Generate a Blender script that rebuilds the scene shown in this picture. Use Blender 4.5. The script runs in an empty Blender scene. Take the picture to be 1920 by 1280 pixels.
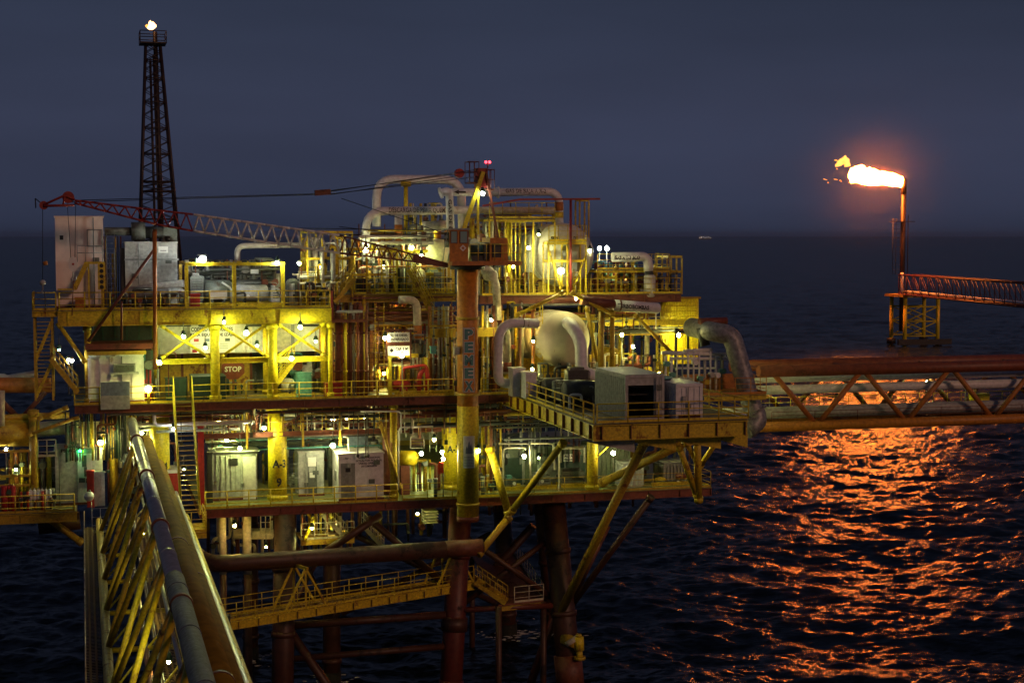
import bpy, math, random
import numpy as np
from mathutils import Vector as V, Matrix
R = math.radians
S = bpy.context.scene
COL = S.collection
# ---------------------------------------------------------------- camera
FP = 3006.0                                   # focal length in pixels of the 1920 px wide photograph
TH = math.atan(805 / FP); PT = math.atan(200 / FP)
H = 32.0
CAM = V((0, 0, H))
FWD = V((math.sin(TH) * math.cos(PT), math.cos(TH) * math.cos(PT), -math.sin(PT)))
RGT = V((math.cos(TH), -math.sin(TH), 0)); UP = RGT.cross(FWD)
cd = bpy.data.cameras.new('camera'); cam = bpy.data.objects.new('camera', cd); COL.objects.link(cam)
cd.sensor_width = 36; cd.lens = FP / 1920 * 36; cd.clip_start = .5; cd.clip_end = 80000
cam.matrix_world = Matrix(((RGT.x, UP.x, -FWD.x, 0), (RGT.y, UP.y, -FWD.y, 0), (RGT.z, UP.z, -FWD.z, H), (0, 0, 0, 1)))
S.camera = cam
# ---------------------------------------------------------------- world, sun, exposure
w = bpy.data.worlds.new("World"); S.world = w; w.use_nodes = True
nt = w.node_tree; nt.nodes.clear()
tc = nt.nodes.new('ShaderNodeTexCoord'); sep = nt.nodes.new('ShaderNodeSeparateXYZ')
nt.links.new(tc.outputs['Generated'], sep.inputs[0])
rmp = nt.nodes.new('ShaderNodeValToRGB'); nt.links.new(sep.outputs['Z'], rmp.inputs[0])
cr = rmp.color_ramp
cr.elements[0].position = 0; cr.elements[0].color = (.026, .034, .064, 1)
cr.elements[1].position = 1; cr.elements[1].color = (.012, .018, .038, 1)
for p_, c_ in ((.02, (.032, .041, .077)), (.07, (.034, .043, .081)), (.15, (.024, .032, .060)), (.4, (.016, .023, .048))):
    e = cr.elements.new(p_); e.color = (*c_, 1)
nz = nt.nodes.new('ShaderNodeTexNoise'); nz.inputs['Scale'].default_value = 2.2; nz.inputs['Detail'].default_value = 4
mp = nt.nodes.new('ShaderNodeMapping'); mp.inputs['Scale'].default_value = (1, 1, 5)
nt.links.new(tc.outputs['Generated'], mp.inputs[0]); nt.links.new(mp.outputs[0], nz.inputs['Vector'])
mr = nt.nodes.new('ShaderNodeMapRange'); mr.inputs['From Min'].default_value = .3; mr.inputs['From Max'].default_value = .7; mr.inputs['To Min'].default_value = .82; mr.inputs['To Max'].default_value = 1.16
nt.links.new(nz.outputs[0], mr.inputs[0])
ml = nt.nodes.new('ShaderNodeVectorMath'); ml.operation = 'SCALE'
nt.links.new(rmp.outputs[0], ml.inputs[0]); nt.links.new(mr.outputs[0], ml.inputs['Scale'])
sky = nt.nodes.new('ShaderNodeTexSky'); sky.sky_type = 'NISHITA'; sky.sun_disc = False
sky.sun_elevation = R(0.5); sky.sun_rotation = R(200)
sc_ = nt.nodes.new('ShaderNodeVectorMath'); sc_.operation = 'SCALE'; sc_.inputs['Scale'].default_value = .002
nt.links.new(sky.outputs[0], sc_.inputs[0])
ad = nt.nodes.new('ShaderNodeVectorMath'); ad.operation = 'ADD'
nt.links.new(ml.outputs[0], ad.inputs[0]); nt.links.new(sc_.outputs[0], ad.inputs[1])
bg = nt.nodes.new('ShaderNodeBackground'); bg.inputs['Strength'].default_value = 1.0
out = nt.nodes.new('ShaderNodeOutputWorld')
nt.links.new(ad.outputs[0], bg.inputs[0]); nt.links.new(bg.outputs[0], out.inputs[0])
sl = bpy.data.lights.new('afterglow', 'SUN'); sl.energy = .5; sl.angle = R(8); sl.color = (1, .50, .30)
so = bpy.data.objects.new('afterglow', sl); COL.objects.link(so)
so.rotation_euler = V((-.38, .85, -.36)).to_track_quat('-Z', 'Y').to_euler()
S.view_settings.view_transform = 'Standard'; S.view_settings.look = 'None'
S.view_settings.exposure = 0; S.view_settings.gamma = 1
c = S.cycles
c.max_bounces = 5; c.diffuse_bounces = 3; c.glossy_bounces = 3; c.transmission_bounces = 2; c.volume_bounces = 0
c.transparent_max_bounces = 4; c.sample_clamp_indirect = 3; c.caustics_reflective = False; c.caustics_refractive = False
c.use_denoising = True; c.use_light_tree = True; c.blur_glossy = .5

# ---------------------------------------------------------------- pixel rays -> places on world planes
def ray(px, py): return FWD + RGT * ((px - 960) / FP) - UP * ((py - 640) / FP)
def P(px, py, Y): d = ray(px, py); return CAM + d * (Y / d.y)
def PZ(px, py, z): d = ray(px, py); return CAM + d * ((z - H) / d.z)
def B(x0, y0, x1, y1, Y, dep, zb=None):
    a = P(x0, y1, Y); b = P(x1, y0, Y)
    return (a.x, Y, a.z if zb is None else zb, b.x, Y + dep, b.z)

# ---------------------------------------------------------------- materials
M = {}
def newmat(n):
    m = bpy.data.materials.new(n); m.use_nodes = True; M[n] = m
    return m, m.node_tree, m.node_tree.nodes['Principled BSDF']
def paint(n, col, rust=.35, rc=(.13, .045, .018), sc=.9, rough=.5, metal=0, var=.35, streak=1.0):
    m, t, b = newmat(n)
    g = t.nodes.new('ShaderNodeNewGeometry')
    mp = t.nodes.new('ShaderNodeMapping'); mp.inputs['Scale'].default_value = (1, 1, streak)
    t.links.new(g.outputs['Position'], mp.inputs[0])
    n1 = t.nodes.new('ShaderNodeTexNoise'); n1.inputs['Scale'].default_value = sc; n1.inputs['Detail'].default_value = 8; n1.inputs['Roughness'].default_value = .72
    t.links.new(mp.outputs[0], n1.inputs['Vector'])
    r1 = t.nodes.new('ShaderNodeMapRange'); r1.interpolation_type = 'SMOOTHSTEP'
    lo = .72 - .34 * rust; r1.inputs['From Min'].default_value = lo; r1.inputs['From Max'].default_value = lo + .1
    t.links.new(n1.outputs[0], r1.inputs[0])
    n2 = t.nodes.new('ShaderNodeTexNoise'); n2.inputs['Scale'].default_value = sc * 5; n2.inputs['Detail'].default_value = 4
    t.links.new(g.outputs['Position'], n2.inputs['Vector'])
    mv = t.nodes.new('ShaderNodeMapRange'); mv.inputs['From Min'].default_value = .3; mv.inputs['From Max'].default_value = .7
    mv.inputs['To Min'].default_value = 1 - var; mv.inputs['To Max'].default_value = 1 + var * .3
    t.links.new(n2.outputs[0], mv.inputs[0])
    vs = t.nodes.new('ShaderNodeVectorMath'); vs.operation = 'SCALE'; vs.inputs[0].default_value = col
    t.links.new(mv.outputs[0], vs.inputs['Scale'])
    mx = t.nodes.new('ShaderNodeMix'); mx.data_type = 'RGBA'
    t.links.new(r1.outputs[0], mx.inputs[0]); t.links.new(vs.outputs[0], mx.inputs[6]); mx.inputs[7].default_value = (*rc, 1)
    t.links.new(mx.outputs[2], b.inputs['Base Color'])
    rr = t.nodes.new('ShaderNodeMapRange'); rr.inputs['To Min'].default_value = rough; rr.inputs['To Max'].default_value = .85
    t.links.new(r1.outputs[0], rr.inputs[0]); t.links.new(rr.outputs[0], b.inputs['Roughness'])
    b.inputs['Metallic'].default_value = metal
    bp = t.nodes.new('ShaderNodeBump'); bp.inputs['Strength'].default_value = .35; bp.inputs['Distance'].default_value = .02
    t.links.new(n2.outputs[0], bp.inputs['Height']); t.links.new(bp.outputs[0], b.inputs['Normal'])
    return m
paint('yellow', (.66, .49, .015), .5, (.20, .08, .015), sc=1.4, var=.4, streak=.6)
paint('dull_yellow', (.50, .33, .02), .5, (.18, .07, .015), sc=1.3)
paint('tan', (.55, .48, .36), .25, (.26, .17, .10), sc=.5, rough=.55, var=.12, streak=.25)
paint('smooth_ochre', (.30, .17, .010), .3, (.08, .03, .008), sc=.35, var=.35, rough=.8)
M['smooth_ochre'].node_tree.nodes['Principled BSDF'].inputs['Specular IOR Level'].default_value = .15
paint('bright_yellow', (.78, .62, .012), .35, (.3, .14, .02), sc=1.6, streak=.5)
paint('pink_lit_white', (.86, .74, .66), .12, (.5, .32, .22), sc=.5, rough=.5, var=.1)  # white paint with the pink evening light put into its colour
paint('orange', (.58, .22, .02), .2, (.24, .08, .02))
paint('rust', (.17, .05, .022), .5, (.06, .02, .012))
paint('red_oxide', (.20, .045, .022), .4, (.08, .03, .015))
paint('jacket_red', (.12, .022, .012), .5, (.03, .012, .008), sc=.6)
paint('jacket', (.065, .022, .010), .55, (.018, .009, .007), sc=.6)
paint('white', (.66, .64, .57), .42, (.30, .18, .09), sc=.8, rough=.5, var=.22, streak=.35)
paint('lilac_white', (.76, .75, .76), .3, (.36, .25, .17), sc=.8, rough=.42, var=.2, streak=.4)
paint('cream', (.62, .56, .42), .3, (.28, .15, .07))
paint('grey', (.26, .27, .26), .3, (.12, .08, .05))
paint('light_grey', (.42, .43, .41), .3, (.2, .13, .08), streak=.4)
paint('dark', (.035, .038, .035), .3, (.06, .03, .02))
paint('dark_green', (.02, .055, .04), .2, (.05, .03, .02))
paint('teal', (.08, .27, .27), .15)
paint('machine', (.10, .115, .10), .4, (.05, .035, .025), sc=2)
paint('red', (.42, .02, .015), .2, (.16, .02, .015))
paint('boom_red', (.30, .03, .02), .3, (.12, .03, .02))
paint('silver', (.50, .50, .47), .15, (.28, .24, .18), rough=.3, metal=.75, var=.25)
paint('duct', (.30, .30, .31), .25, (.16, .13, .11), rough=.5, metal=.3, var=.5)
paint('blue_grey', (.20, .25, .33), .15, (.2, .17, .14))
paint('black', (.008, .008, .008), .1, (.02, .012, .01))
paint('deck', (.16, .13, .05), .5, (.09, .045, .02), sc=1.2, rough=.6)
paint('deck_green', (.19, .2, .06), .4, (.1, .07, .03), sc=1.2, rough=.4)
paint('sign_white', (.8, .8, .76), 0, rough=.4, var=.08)
paint('lettering', (.012, .012, .012), 0, var=.05)
paint('band', (.5, .18, .03), .2)
def grating(n, col):
    m, t, b = newmat(n)
    g = t.nodes.new('ShaderNodeNewGeometry'); s = t.nodes.new('ShaderNodeSeparateXYZ'); t.links.new(g.outputs['Position'], s.inputs[0])
    prev = None
    for ax, f in (('X', 4.0), ('Y', 4.0)):
        a = t.nodes.new('ShaderNodeMath'); a.operation = 'MULTIPLY'; a.inputs[1].default_value = f; t.links.new(s.outputs[ax], a.inputs[0])
        fr = t.nodes.new('ShaderNodeMath'); fr.operation = 'FRACT'; t.links.new(a.outputs[0], fr.inputs[0])
        gt = t.nodes.new('ShaderNodeMath'); gt.operation = 'LESS_THAN'; gt.inputs[1].default_value = .35; t.links.new(fr.outputs[0], gt.inputs[0])
        if prev:
            mm = t.nodes.new('ShaderNodeMath'); mm.operation = 'MAXIMUM'; t.links.new(prev.outputs[0], mm.inputs[0]); t.links.new(gt.outputs[0], mm.inputs[1]); prev = mm
        else: prev = gt
    tr = t.nodes.new('ShaderNodeBsdfTransparent'); ms = t.nodes.new('ShaderNodeMixShader')
    t.links.new(prev.outputs[0], ms.inputs[0]); t.links.new(tr.outputs[0], ms.inputs[1]); t.links.new(b.outputs[0], ms.inputs[2])
    t.links.new(ms.outputs[0], t.nodes['Material Output'].inputs['Surface'])
    b.inputs['Base Color'].default_value = (*col, 1)
grating('grating', (.22, .12, .03))
M['grating'].node_tree.nodes['Principled BSDF'].inputs['Roughness'].default_value = .9
m_, t_, b_ = newmat('glass'); b_.inputs['Base Color'].default_value = (.03, .08, .09, 1); b_.inputs['Roughness'].default_value = .08
m_, t_, b_ = newmat('cab_window'); b_.inputs['Base Color'].default_value = (.25, .4, .38, 1); b_.inputs['Roughness'].default_value = .15
def emis(col, st):
    k = 'glow_%d_%d_%d_%d' % (col[0] * 100, col[1] * 100, col[2] * 100, st * 10)
    if k not in M:
        m, t, b = newmat(k); b.inputs['Base Color'].default_value = (.8, .8, .8, 1)
        b.inputs['Emission Color'].default_value = (*col, 1); b.inputs['Emission Strength'].default_value = st
    return k

# ---------------------------------------------------------------- mesh builder
class MB:
    def __init__(s): s.v = []; s.f = []; s.sm = []
    def add(s, vs, fs, smooth=False):
        o = len(s.v); s.v += [tuple(x) for x in vs]; s.f += [tuple(i + o for i in f) for f in fs]; s.sm += [smooth] * len(fs); return s
    def box(s, x0, y0, z0, x1, y1, z1):
        return s.add([(x0, y0, z0), (x1, y0, z0), (x1, y1, z0), (x0, y1, z0), (x0, y0, z1), (x1, y0, z1), (x1, y1, z1), (x0, y1, z1)],
                     [(0, 3, 2, 1), (4, 5, 6, 7), (0, 1, 5, 4), (1, 2, 6, 5), (2, 3, 7, 6), (3, 0, 4, 7)])
    def fr(s, p, q):
        d = (V(q) - V(p)).normalized(); u = V((0, 0, 1)) if abs(d.z) < .99 else V((0, 1, 0))
        a = d.cross(u).normalized(); return a, a.cross(d).normalized()
    def beam(s, p, q, w, h):
        a, b = s.fr(p, q); p = V(p); q = V(q); vs = []
        for o in (p, q):
            for i, j in ((-1, -1), (1, -1), (1, 1), (-1, 1)): vs.append(o + a * i * w / 2 + b * j * h / 2)
        return s.add(vs, [(0, 1, 2, 3), (7, 6, 5, 4), (0, 4, 5, 1), (1, 5, 6, 2), (2, 6, 7, 3), (3, 7, 4, 0)])
    def ibeam(s, p, q, w, h, t=.05):
        a, b = s.fr(p, q); p = V(p); q = V(q)
        s.beam(p + b * (h / 2 - t / 2), q + b * (h / 2 - t / 2), w, t); s.beam(p - b * (h / 2 - t / 2), q - b * (h / 2 - t / 2), w, t)
        return s.beam(p, q, t, h - 2 * t)
    def tube(s, p, q, r, n=8, r2=None):
        return s.sweep([V(p), V(q)], r, n, r2)
    def sweep(s, pts, r, n=8, r2=None):
        a, b = s.fr(pts[0], pts[1]); vs = []; m = len(pts)
        for k, p in enumerate(pts):
            d = (pts[min(k + 1, m - 1)] - pts[max(k - 1, 0)]).normalized()
            a = (a - d * a.dot(d)).normalized(); b = a.cross(d)
            rr = r if r2 is None else r + (r2 - r) * k / (m - 1)
            for i in range(n):
                t = 2 * math.pi * i / n; vs.append(p + a * math.cos(t) * rr + b * math.sin(t) * rr)
        fs = [(k * n + i, (k + 1) * n + i, (k + 1) * n + (i + 1) % n, k * n + (i + 1) % n) for k in range(m - 1) for i in range(n)]
        s.add(vs, fs, True)
        o = len(s.v) - m * n
        s.f += [tuple(o + i for i in range(n)), tuple(o + (m - 1) * n + i for i in range(n))[::-1]]; s.sm += [False, False]
        return s
    def path(s, pts, r, bend=None, n=10):
        pts = [V(p) for p in pts]; bend = bend or r * 2.6; o = [pts[0]]
        for i in range(1, len(pts) - 1):
            a, b, c_ = pts[i - 1], pts[i], pts[i + 1]; d1 = (a - b); d2 = (c_ - b)
            L = min(bend, d1.length * .48, d2.length * .48); d1.normalize(); d2.normalize()
            p, q = b + d1 * L, b + d2 * L
            for k in range(7):
                t = k / 6; o.append(p * (1 - t) ** 2 + b * 2 * t * (1 - t) + q * t * t)
        o.append(pts[-1]); return s.sweep(o, r, n)
    def dome(s, c0, ax, r, h, n=24, m=7):
        ax = V(ax).normalized(); a, b = s.fr((0, 0, 0), ax); vs = []
        for k in range(m):
            t = math.pi / 2 * k / m
            for i in range(n):
                q = 2 * math.pi * i / n; vs.append(V(c0) + ax * h * math.sin(t) + (a * math.cos(q) + b * math.sin(q)) * r * math.cos(t))
        vs.append(V(c0) + ax * h)
        fs = [(k * n + i, (k + 1) * n + i, (k + 1) * n + (i + 1) % n, k * n + (i + 1) % n) for k in range(m - 1) for i in range(n)]
        fs += [((m - 1) * n + i, m * n, (m - 1) * n + (i + 1) % n) for i in range(n)]
        return s.add(vs, fs, True)
    def ball(s, c0, r, n=8): s.dome(c0, (0, 0, 1), r, r, n, 3); return s.dome(c0, (0, 0, -1), r, r, n, 3)
    def build(s, name, mat, parent=None, label=None):
        me = bpy.data.meshes.new(name); o_ = parent.location if parent else V((0, 0, 0))
        if parent is not None and parent.get('_w'): o_ = V(parent['_w'])
        me.from_pydata([(x - o_.x, y - o_.y, z - o_.z) for x, y, z in s.v], [], s.f)
        me.polygons.foreach_set('use_smooth', s.sm); me.materials.append(M[mat]); me.update()
        o = bpy.data.objects.new(name, me); COL.objects.link(o)
        if parent is not None: o.parent = parent; o['_w'] = tuple(o_)
        if label: o['label'] = label
        return o
def tag(o, label=None, cat=None, group=None, kind=None):
    for k, v in (('label', label), ('category', cat), ('group', group), ('kind', kind)):
        if v: o[k] = v
    return o
def thing(name, label, cat, loc, group=None):
    o = bpy.data.objects.new(name, None); COL.objects.link(o); o.location = V(loc); o.empty_display_size = .3
    return tag(o, label, cat, group)
def obj(name, mb, mat, parent=None, label=None): return mb.build(name, mat, parent, label)

# ---------------------------------------------------------------- lettering
_tm = {}
def textmesh(s, off=.022):
    k_ = s; s = (s, off)
    if s in _tm: return _tm[s]
    cu = bpy.data.curves.new('t', 'FONT'); cu.body = k_; cu.resolution_u = 2; cu.offset = off
    o = bpy.data.objects.new('t', cu); COL.objects.link(o); bpy.context.view_layer.update()
    me = bpy.data.meshes.new_from_object(o.evaluated_get(bpy.context.evaluated_depsgraph_get()))
    vs = [(v.co.x, v.co.y) for v in me.vertices]; fs = [tuple(p.vertices) for p in me.polygons]
    bpy.data.objects.remove(o); bpy.data.curves.remove(cu); bpy.data.meshes.remove(me)
    x0 = min(v[0] for v in vs); x1 = max(v[0] for v in vs); y0 = min(v[1] for v in vs); y1 = max(v[1] for v in vs)
    _tm[s] = ([((a - x0), (b - y0)) for a, b in vs], fs, x1 - x0, y1 - y0); return _tm[s]
def text(s, parent, org, ux, uy, w, h, mat='lettering', curve=None, name='lettering', off=.035, vcurve=None):
    """flat text filling w x h from org; curve=(axis point, axis dir, radius) wraps it on a cylinder"""
    vs, fs, tw, th = textmesh(s, off); ux = V(ux).normalized(); uy = V(uy).normalized(); n = ux.cross(uy); mb = MB(); o = []
    for a, b in vs:
        a = a / tw * w; b = b / th * h
        if vcurve:
            cx_, cy_, rr_ = vcurve; t = (org[0] + a - cx_) / rr_; o.append((cx_ + math.sin(t) * rr_, cy_ - math.cos(t) * rr_, org[2] + b))
        elif curve:
            r = curve; t = (b - h / 2) / r
            o.append(V(org) + ux * a + uy * (h / 2 + math.sin(t) * r) + n * (math.cos(t) * r - r))
        else: o.append(V(org) + ux * a + uy * b)
    mb.add(o, fs); return mb.build(name, mat, parent)
XA = V((1, 0, 0)); YA = V((0, 1, 0)); ZA = V((0, 0, 1))

# ---------------------------------------------------------------- repeated builders
_post = {}
def railing(label, pts, h=1.1, sp=1.7, mat='yellow', kick=True, r=.04, name='railing', group='yellow guard railings along the deck edges'):
    pts = [V(p) for p in pts]; t = thing(name, label, 'railing', pts[0], group)
    for nm, z in (('top_rail', h), ('mid_rail', h * .64), ('low_rail', h * .3)):
        m = MB()
        for a, b in zip(pts, pts[1:]): m.tube(a + ZA * z, b + ZA * z, r if z == h else r * .8, 6)
        obj(nm, m, mat, t)
    if kick:
        m = MB()
        for a, b in zip(pts, pts[1:]): m.beam(a + ZA * .08, b + ZA * .08, .02, .14)
        obj('kick_plate', m, mat, t)
    key = (mat, h, r)
    if key not in _post:
        me = MB().tube((0, 0, 0), (0, 0, h), r * 1.15, 6)
        o = me.build('post', mat); _post[key] = o.data; bpy.data.objects.remove(o)
    for i, (a, b) in enumerate(zip(pts, pts[1:])):
        n = max(1, round((b - a).length / sp))
        for k in range(n + (1 if i == len(pts) - 2 else 0)):
            o = bpy.data.objects.new('post', _post[key]); COL.objects.link(o); o.parent = t; o.location = a.lerp(b, k / n) - pts[0]
    return t
def stair(label, top, bot, width=.9, mat='yellow', hand=True, axis=None, tmat='dull_yellow', step=.24, name='stair', group='yellow steel stairs between decks'):
    top, bot = V(top), V(bot); t = thing(name, label, 'stair', bot, group)
    d = bot - top; a = V(axis).normalized() if axis else V((d.x, d.y, 0)).cross(ZA).normalized(); a = a * width / 2
    for s in (-1, 1): obj('stringer', MB().beam(top + a * s, bot + a * s, .1, .28), mat, t)
    n = min(34, max(4, int(abs(d.z) / step)))
    for k in range(1, n):
        p = top.lerp(bot, k / n); h = V((d.x, d.y, 0)).normalized() * .13 if (abs(d.x) + abs(d.y)) > .05 else V((0, .1, 0))
        obj('tread', MB().beam(p - a * .97, p + a * .97, .26, .035), tmat, t)
    if hand:
        for s in (-1, 1):
            m = MB(); m.tube(top + a * s + ZA, bot + a * s + ZA, .03, 6); m.tube(top + a * s + ZA * .55, bot + a * s + ZA * .55, .025, 6)
            for k in range(0, 7): p = top.lerp(bot, k / 6) + a * s; m.tube(p, p + ZA, .025, 5)
            obj('handrail', m, mat, t)
    return t
def cage_ladder(label, x, y, z0, z1, w=.45, mat='yellow', face=-1):
    t = thing('ladder', label, 'ladder', (x, y, z0), 'fixed steel ladders')
    for s in (-1, 1): obj('rail', MB().tube((x + s * w / 2, y, z0), (x + s * w / 2, y, z1), .035, 6), mat, t)
    m = MB(); z = z0 + .3
    while z < z1: m.tube((x - w / 2, y, z), (x + w / 2, y, z), .022, 5); z += .32
    obj('rungs', m, mat, t); return t
CW = (1, .97, .46); CY = (1, .95, .27); CG = (.86, 1, .28); CO = (1, .66, .13); CWW = (.95, 1, .88)
LG = 'deck lamps with bare bright bulbs'
LM = 1.6
_lr = random.Random(8)
def lamp(px, py, Y, label, st=260, col=CW, kind='hang', r=.13, zl=.0, name='deck_lamp', group=LG, pos=None):
    p = V(pos) if pos else P(px, py, Y); t = thing(name, label, 'lamp', p, group); k_ = _lr.uniform(.68, 1.02); r *= k_; st = st / k_ ** 1.6
    obj('bulb', MB().ball(p, r * 1.05, 8), emis(col, round(st * LM / 20) * 20), t)
    if kind == 'hang':
        m = MB(); m.tube(p + ZA * (r + .02), p + ZA * (r + .3), .17, 8, .09); obj('hood', m, 'dark_green', t)
        obj('stem', MB().tube(p + ZA * (r + .3), p + ZA * (r + .3 + (zl or .5)), .03, 5), 'grey', t)
    elif kind == 'post':
        obj('pole', MB().tube(p - ZA * (r + .05), p - ZA * (zl or 2.4), .045, 6), 'grey', t)
        obj('hood', MB().tube(p + ZA * (r + .02), p + ZA * (r + .16), .15, 8, .06), 'grey', t)
        obj('collar', MB().tube(p - ZA * (r + .05), p - ZA * (r - .01), .09, 8), 'grey', t)
    elif kind == 'wall':
        obj('bracket', MB().path([p + YA * .6 + ZA * .25, p + ZA * (r + .3), p + ZA * (r + .12)], .03, n=6), 'grey', t)
        obj('hood', MB().tube(p + ZA * (r + .02), p + ZA * (r + .2), .16, 8, .07), 'dark_green', t)
    return t
def flood(px, py, Y, label, st=120, col=CWW, w=.5, h=.36, zl=2.0, pos=None, name='floodlight'):
    p = V(pos) if pos else P(px, py, Y); t = thing(name, label, 'floodlight', p, 'floodlights on posts')
    obj('lens', MB().ball(p, w * .42, 12), emis(col, st), t)
    obj('housing', MB().box(p.x - w / 2 - .04, p.y - .16, p.z + w * .43, p.x + w / 2 + .04, p.y + .2, p.z + w * .43 + .1), 'grey', t)
    obj('post', MB().tube((p.x, p.y, p.z - w * .43), (p.x, p.y, p.z - zl), .06, 6), 'yellow', t)
    return t
def pipe(label, pts, r, mat='white', bands=(), bend=None, name='process_pipe', group=None, n=12, flanges=()):
    pts = [V(p) for p in pts]; t = thing(name, label, 'pipe', pts[0], group)
    obj('run', MB().path(pts, r, bend, n), mat, t)
    for i, f0, f1, bm in bands:
        a = pts[i].lerp(pts[i + 1], f0); b = pts[i].lerp(pts[i + 1], f1); obj('band', MB().tube(a, b, r + .012, n), bm, t)
    for i, f in flanges:
        a = pts[i].lerp(pts[i + 1], f); d = (pts[i + 1] - pts[i]).normalized()
        obj('flange', MB().tube(a - d * .06, a + d * .06, r * 1.35 + .03, n), mat, t)
    return t
def cabin(name, label, cat, bx, mat='white', ribs=0, door=None, roof=None, group=None):
    x0, y0, z0, x1, y1, z1 = bx; t = thing(name, label, cat, ((x0 + x1) / 2, (y0 + y1) / 2, z0), group)
    obj('wall', MB().box(*bx), mat, t)
    obj('roof', MB().box(x0 - .06, y0 - .06, z1 + .002, x1 + .06, y1 + .06, z1 + .1), roof or mat, t)
    if ribs:
        m = MB(); n = int((x1 - x0) / ribs)
        for k in range(n + 1):
            x = x0 + (x1 - x0) * k / n
            if door and door[0] - .1 < (x - x0) / (x1 - x0) < door[1] + .1: continue
            m.box(x - .05, y0 - .1, z0 + .08, x + .05, y0 - .002, z1 - .08)
        k = int((y1 - y0) / ribs)
        for i in range(k + 1):
            y = y0 + (y1 - y0) * i / k; m.box(x0 - .1, y - .05, z0 + .08, x0 - .002, y + .05, z1 - .08)
        obj('corrugation', m, mat, t)
    if door:
        a, b, hm, dm = door; da, db = x0 + (x1 - x0) * a, x0 + (x1 - x0) * b; zt = z0 + min(hm, z1 - z0 - .1)
        d = obj('door', MB().box(da, y0 - .09, z0 + .05, db, y0 - .002, zt), dm, t)
        obj('handle', MB().box(db - .16, y0 - .1, z0 + 1, db - .1, y0 - .052, z0 + 1.2), 'dark', d)
        obj('window', MB().box(da + (db - da) * .3, y0 - .07, zt - .75, db - (db - da) * .3, y0 - .052, zt - .35), 'glass', d)
    return t
# ================================================================ SEA, HAZE
def make_sea():
    rng = np.random.default_rng(5)
    def tile(Lt, N, wind, amp, kmin, kmax, ang):
        k = 2 * np.pi * np.fft.fftfreq(N, Lt / N); kx, ky = np.meshgrid(k, k, indexing='ij'); kk = np.hypot(kx, ky); kk[0, 0] = 1
        th = np.arctan2(ky, kx) - ang
        L = wind ** 2 / 9.81; ph = np.exp(-1 / (kk * L) ** 2) / kk ** 4 * (.12 + np.cos(th) ** 2)
        ph[(kk < kmin) | (kk > kmax)] = 0; ph[0, 0] = 0
        h = np.fft.ifft2((rng.normal(size=(N, N)) + 1j * rng.normal(size=(N, N))) * np.sqrt(ph)).real
        return h / h.std() * amp
    T1 = tile(210., 512, 6.5, .22, .02, 4, R(62)); T2 = tile(47., 512, 4, .085, 1.2, 20, R(80))
    def samp(T, Lt, x, y):
        N = T.shape[0]; u = (x / Lt * N) % N; v = (y / Lt * N) % N; i = u.astype(int); j = v.astype(int); fu = u - i; fv = v - j
        i %= N; j %= N; i2 = (i + 1) % N; j2 = (j + 1) % N
        return T[i, j] * (1 - fu) * (1 - fv) + T[i2, j] * fu * (1 - fv) + T[i, j2] * (1 - fu) * fv + T[i2, j2] * fu * fv
    az = np.concatenate([np.linspace(-np.pi + TH, -R(24) + TH, 40)[:-1], np.linspace(-R(24), R(24), 1150) + TH, np.linspace(R(24) + TH, np.pi + TH, 40)[1:]])
    ang = np.concatenate([np.linspace(R(89), R(18), 25)[:-1], np.linspace(R(18), R(.9), 760), R(1) * np.geomspace(.88, .055, 60)])
    r = H / np.tan(ang); r = np.concatenate([[0.01], r[1:]])
    A, Rr = np.meshgrid(az, r, indexing='ij'); X = Rr * np.sin(A); Y = Rr * np.cos(A)
    Z = (samp(T1, 210., X, Y) + samp(T2, 47., X, Y)) * np.clip((9000 - Rr) / 8000, 0, 1)
    na, nr = A.shape
    co = np.stack([X, Y, Z], -1).reshape(-1, 3).astype(np.float32)
    i, j = np.meshgrid(np.arange(na - 1), np.arange(nr - 1), indexing='ij'); a = (i * nr + j).ravel()
    q = np.stack([a, a + 1, a + nr + 1, a + nr], 1)
    me = bpy.data.meshes.new('sea'); me.vertices.add(len(co)); me.vertices.foreach_set('co', co.ravel())
    me.loops.add(q.size); me.loops.foreach_set('vertex_index', q.ravel().astype(np.int32))
    me.polygons.add(len(q)); me.polygons.foreach_set('loop_start', (np.arange(len(q)) * 4).astype(np.int32))
    try: me.polygons.foreach_set('loop_total', np.full(len(q), 4, np.int32))
    except Exception: pass
    me.polygons.foreach_set('use_smooth', np.ones(len(q), bool)); me.update(calc_edges=True)
    m, t, b = newmat('sea_water')
    b.inputs['Base Color'].default_value = (.0015, .004, .010, 1); b.inputs['Specular IOR Level'].default_value = .36; b.inputs['Roughness'].default_value = .25; b.inputs['IOR'].default_value = 1.33
    g = t.nodes.new('ShaderNodeNewGeometry'); mp = t.nodes.new('ShaderNodeMapping'); mp.inputs['Scale'].default_value = (.45, 1, 1); mp.inputs['Rotation'].default_value = (0, 0, R(-22))
    t.links.new(g.outputs['Position'], mp.inputs[0]); prev = None
    for s, d, de in ((3.2, .11, 6), (.6, .4, 3)):
        n = t.nodes.new('ShaderNodeTexNoise'); n.inputs['Scale'].default_value = s; n.inputs['Detail'].default_value = de; t.links.new(mp.outputs[0], n.inputs['Vector'])
        bp = t.nodes.new('ShaderNodeBump'); bp.inputs['Strength'].default_value = 1; bp.inputs['Distance'].default_value = d
        t.links.new(n.outputs[0], bp.inputs['Height'])
        if prev: t.links.new(prev.outputs[0], bp.inputs['Normal'])
        prev = bp
    t.links.new(prev.outputs[0], b.inputs['Normal'])
    me.materials.append(m); o = bpy.data.objects.new('sea', me); COL.objects.link(o)
    tag(o, 'dark blue choppy open sea reaching the horizon', 'sea', kind='structure')
make_sea()
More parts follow.
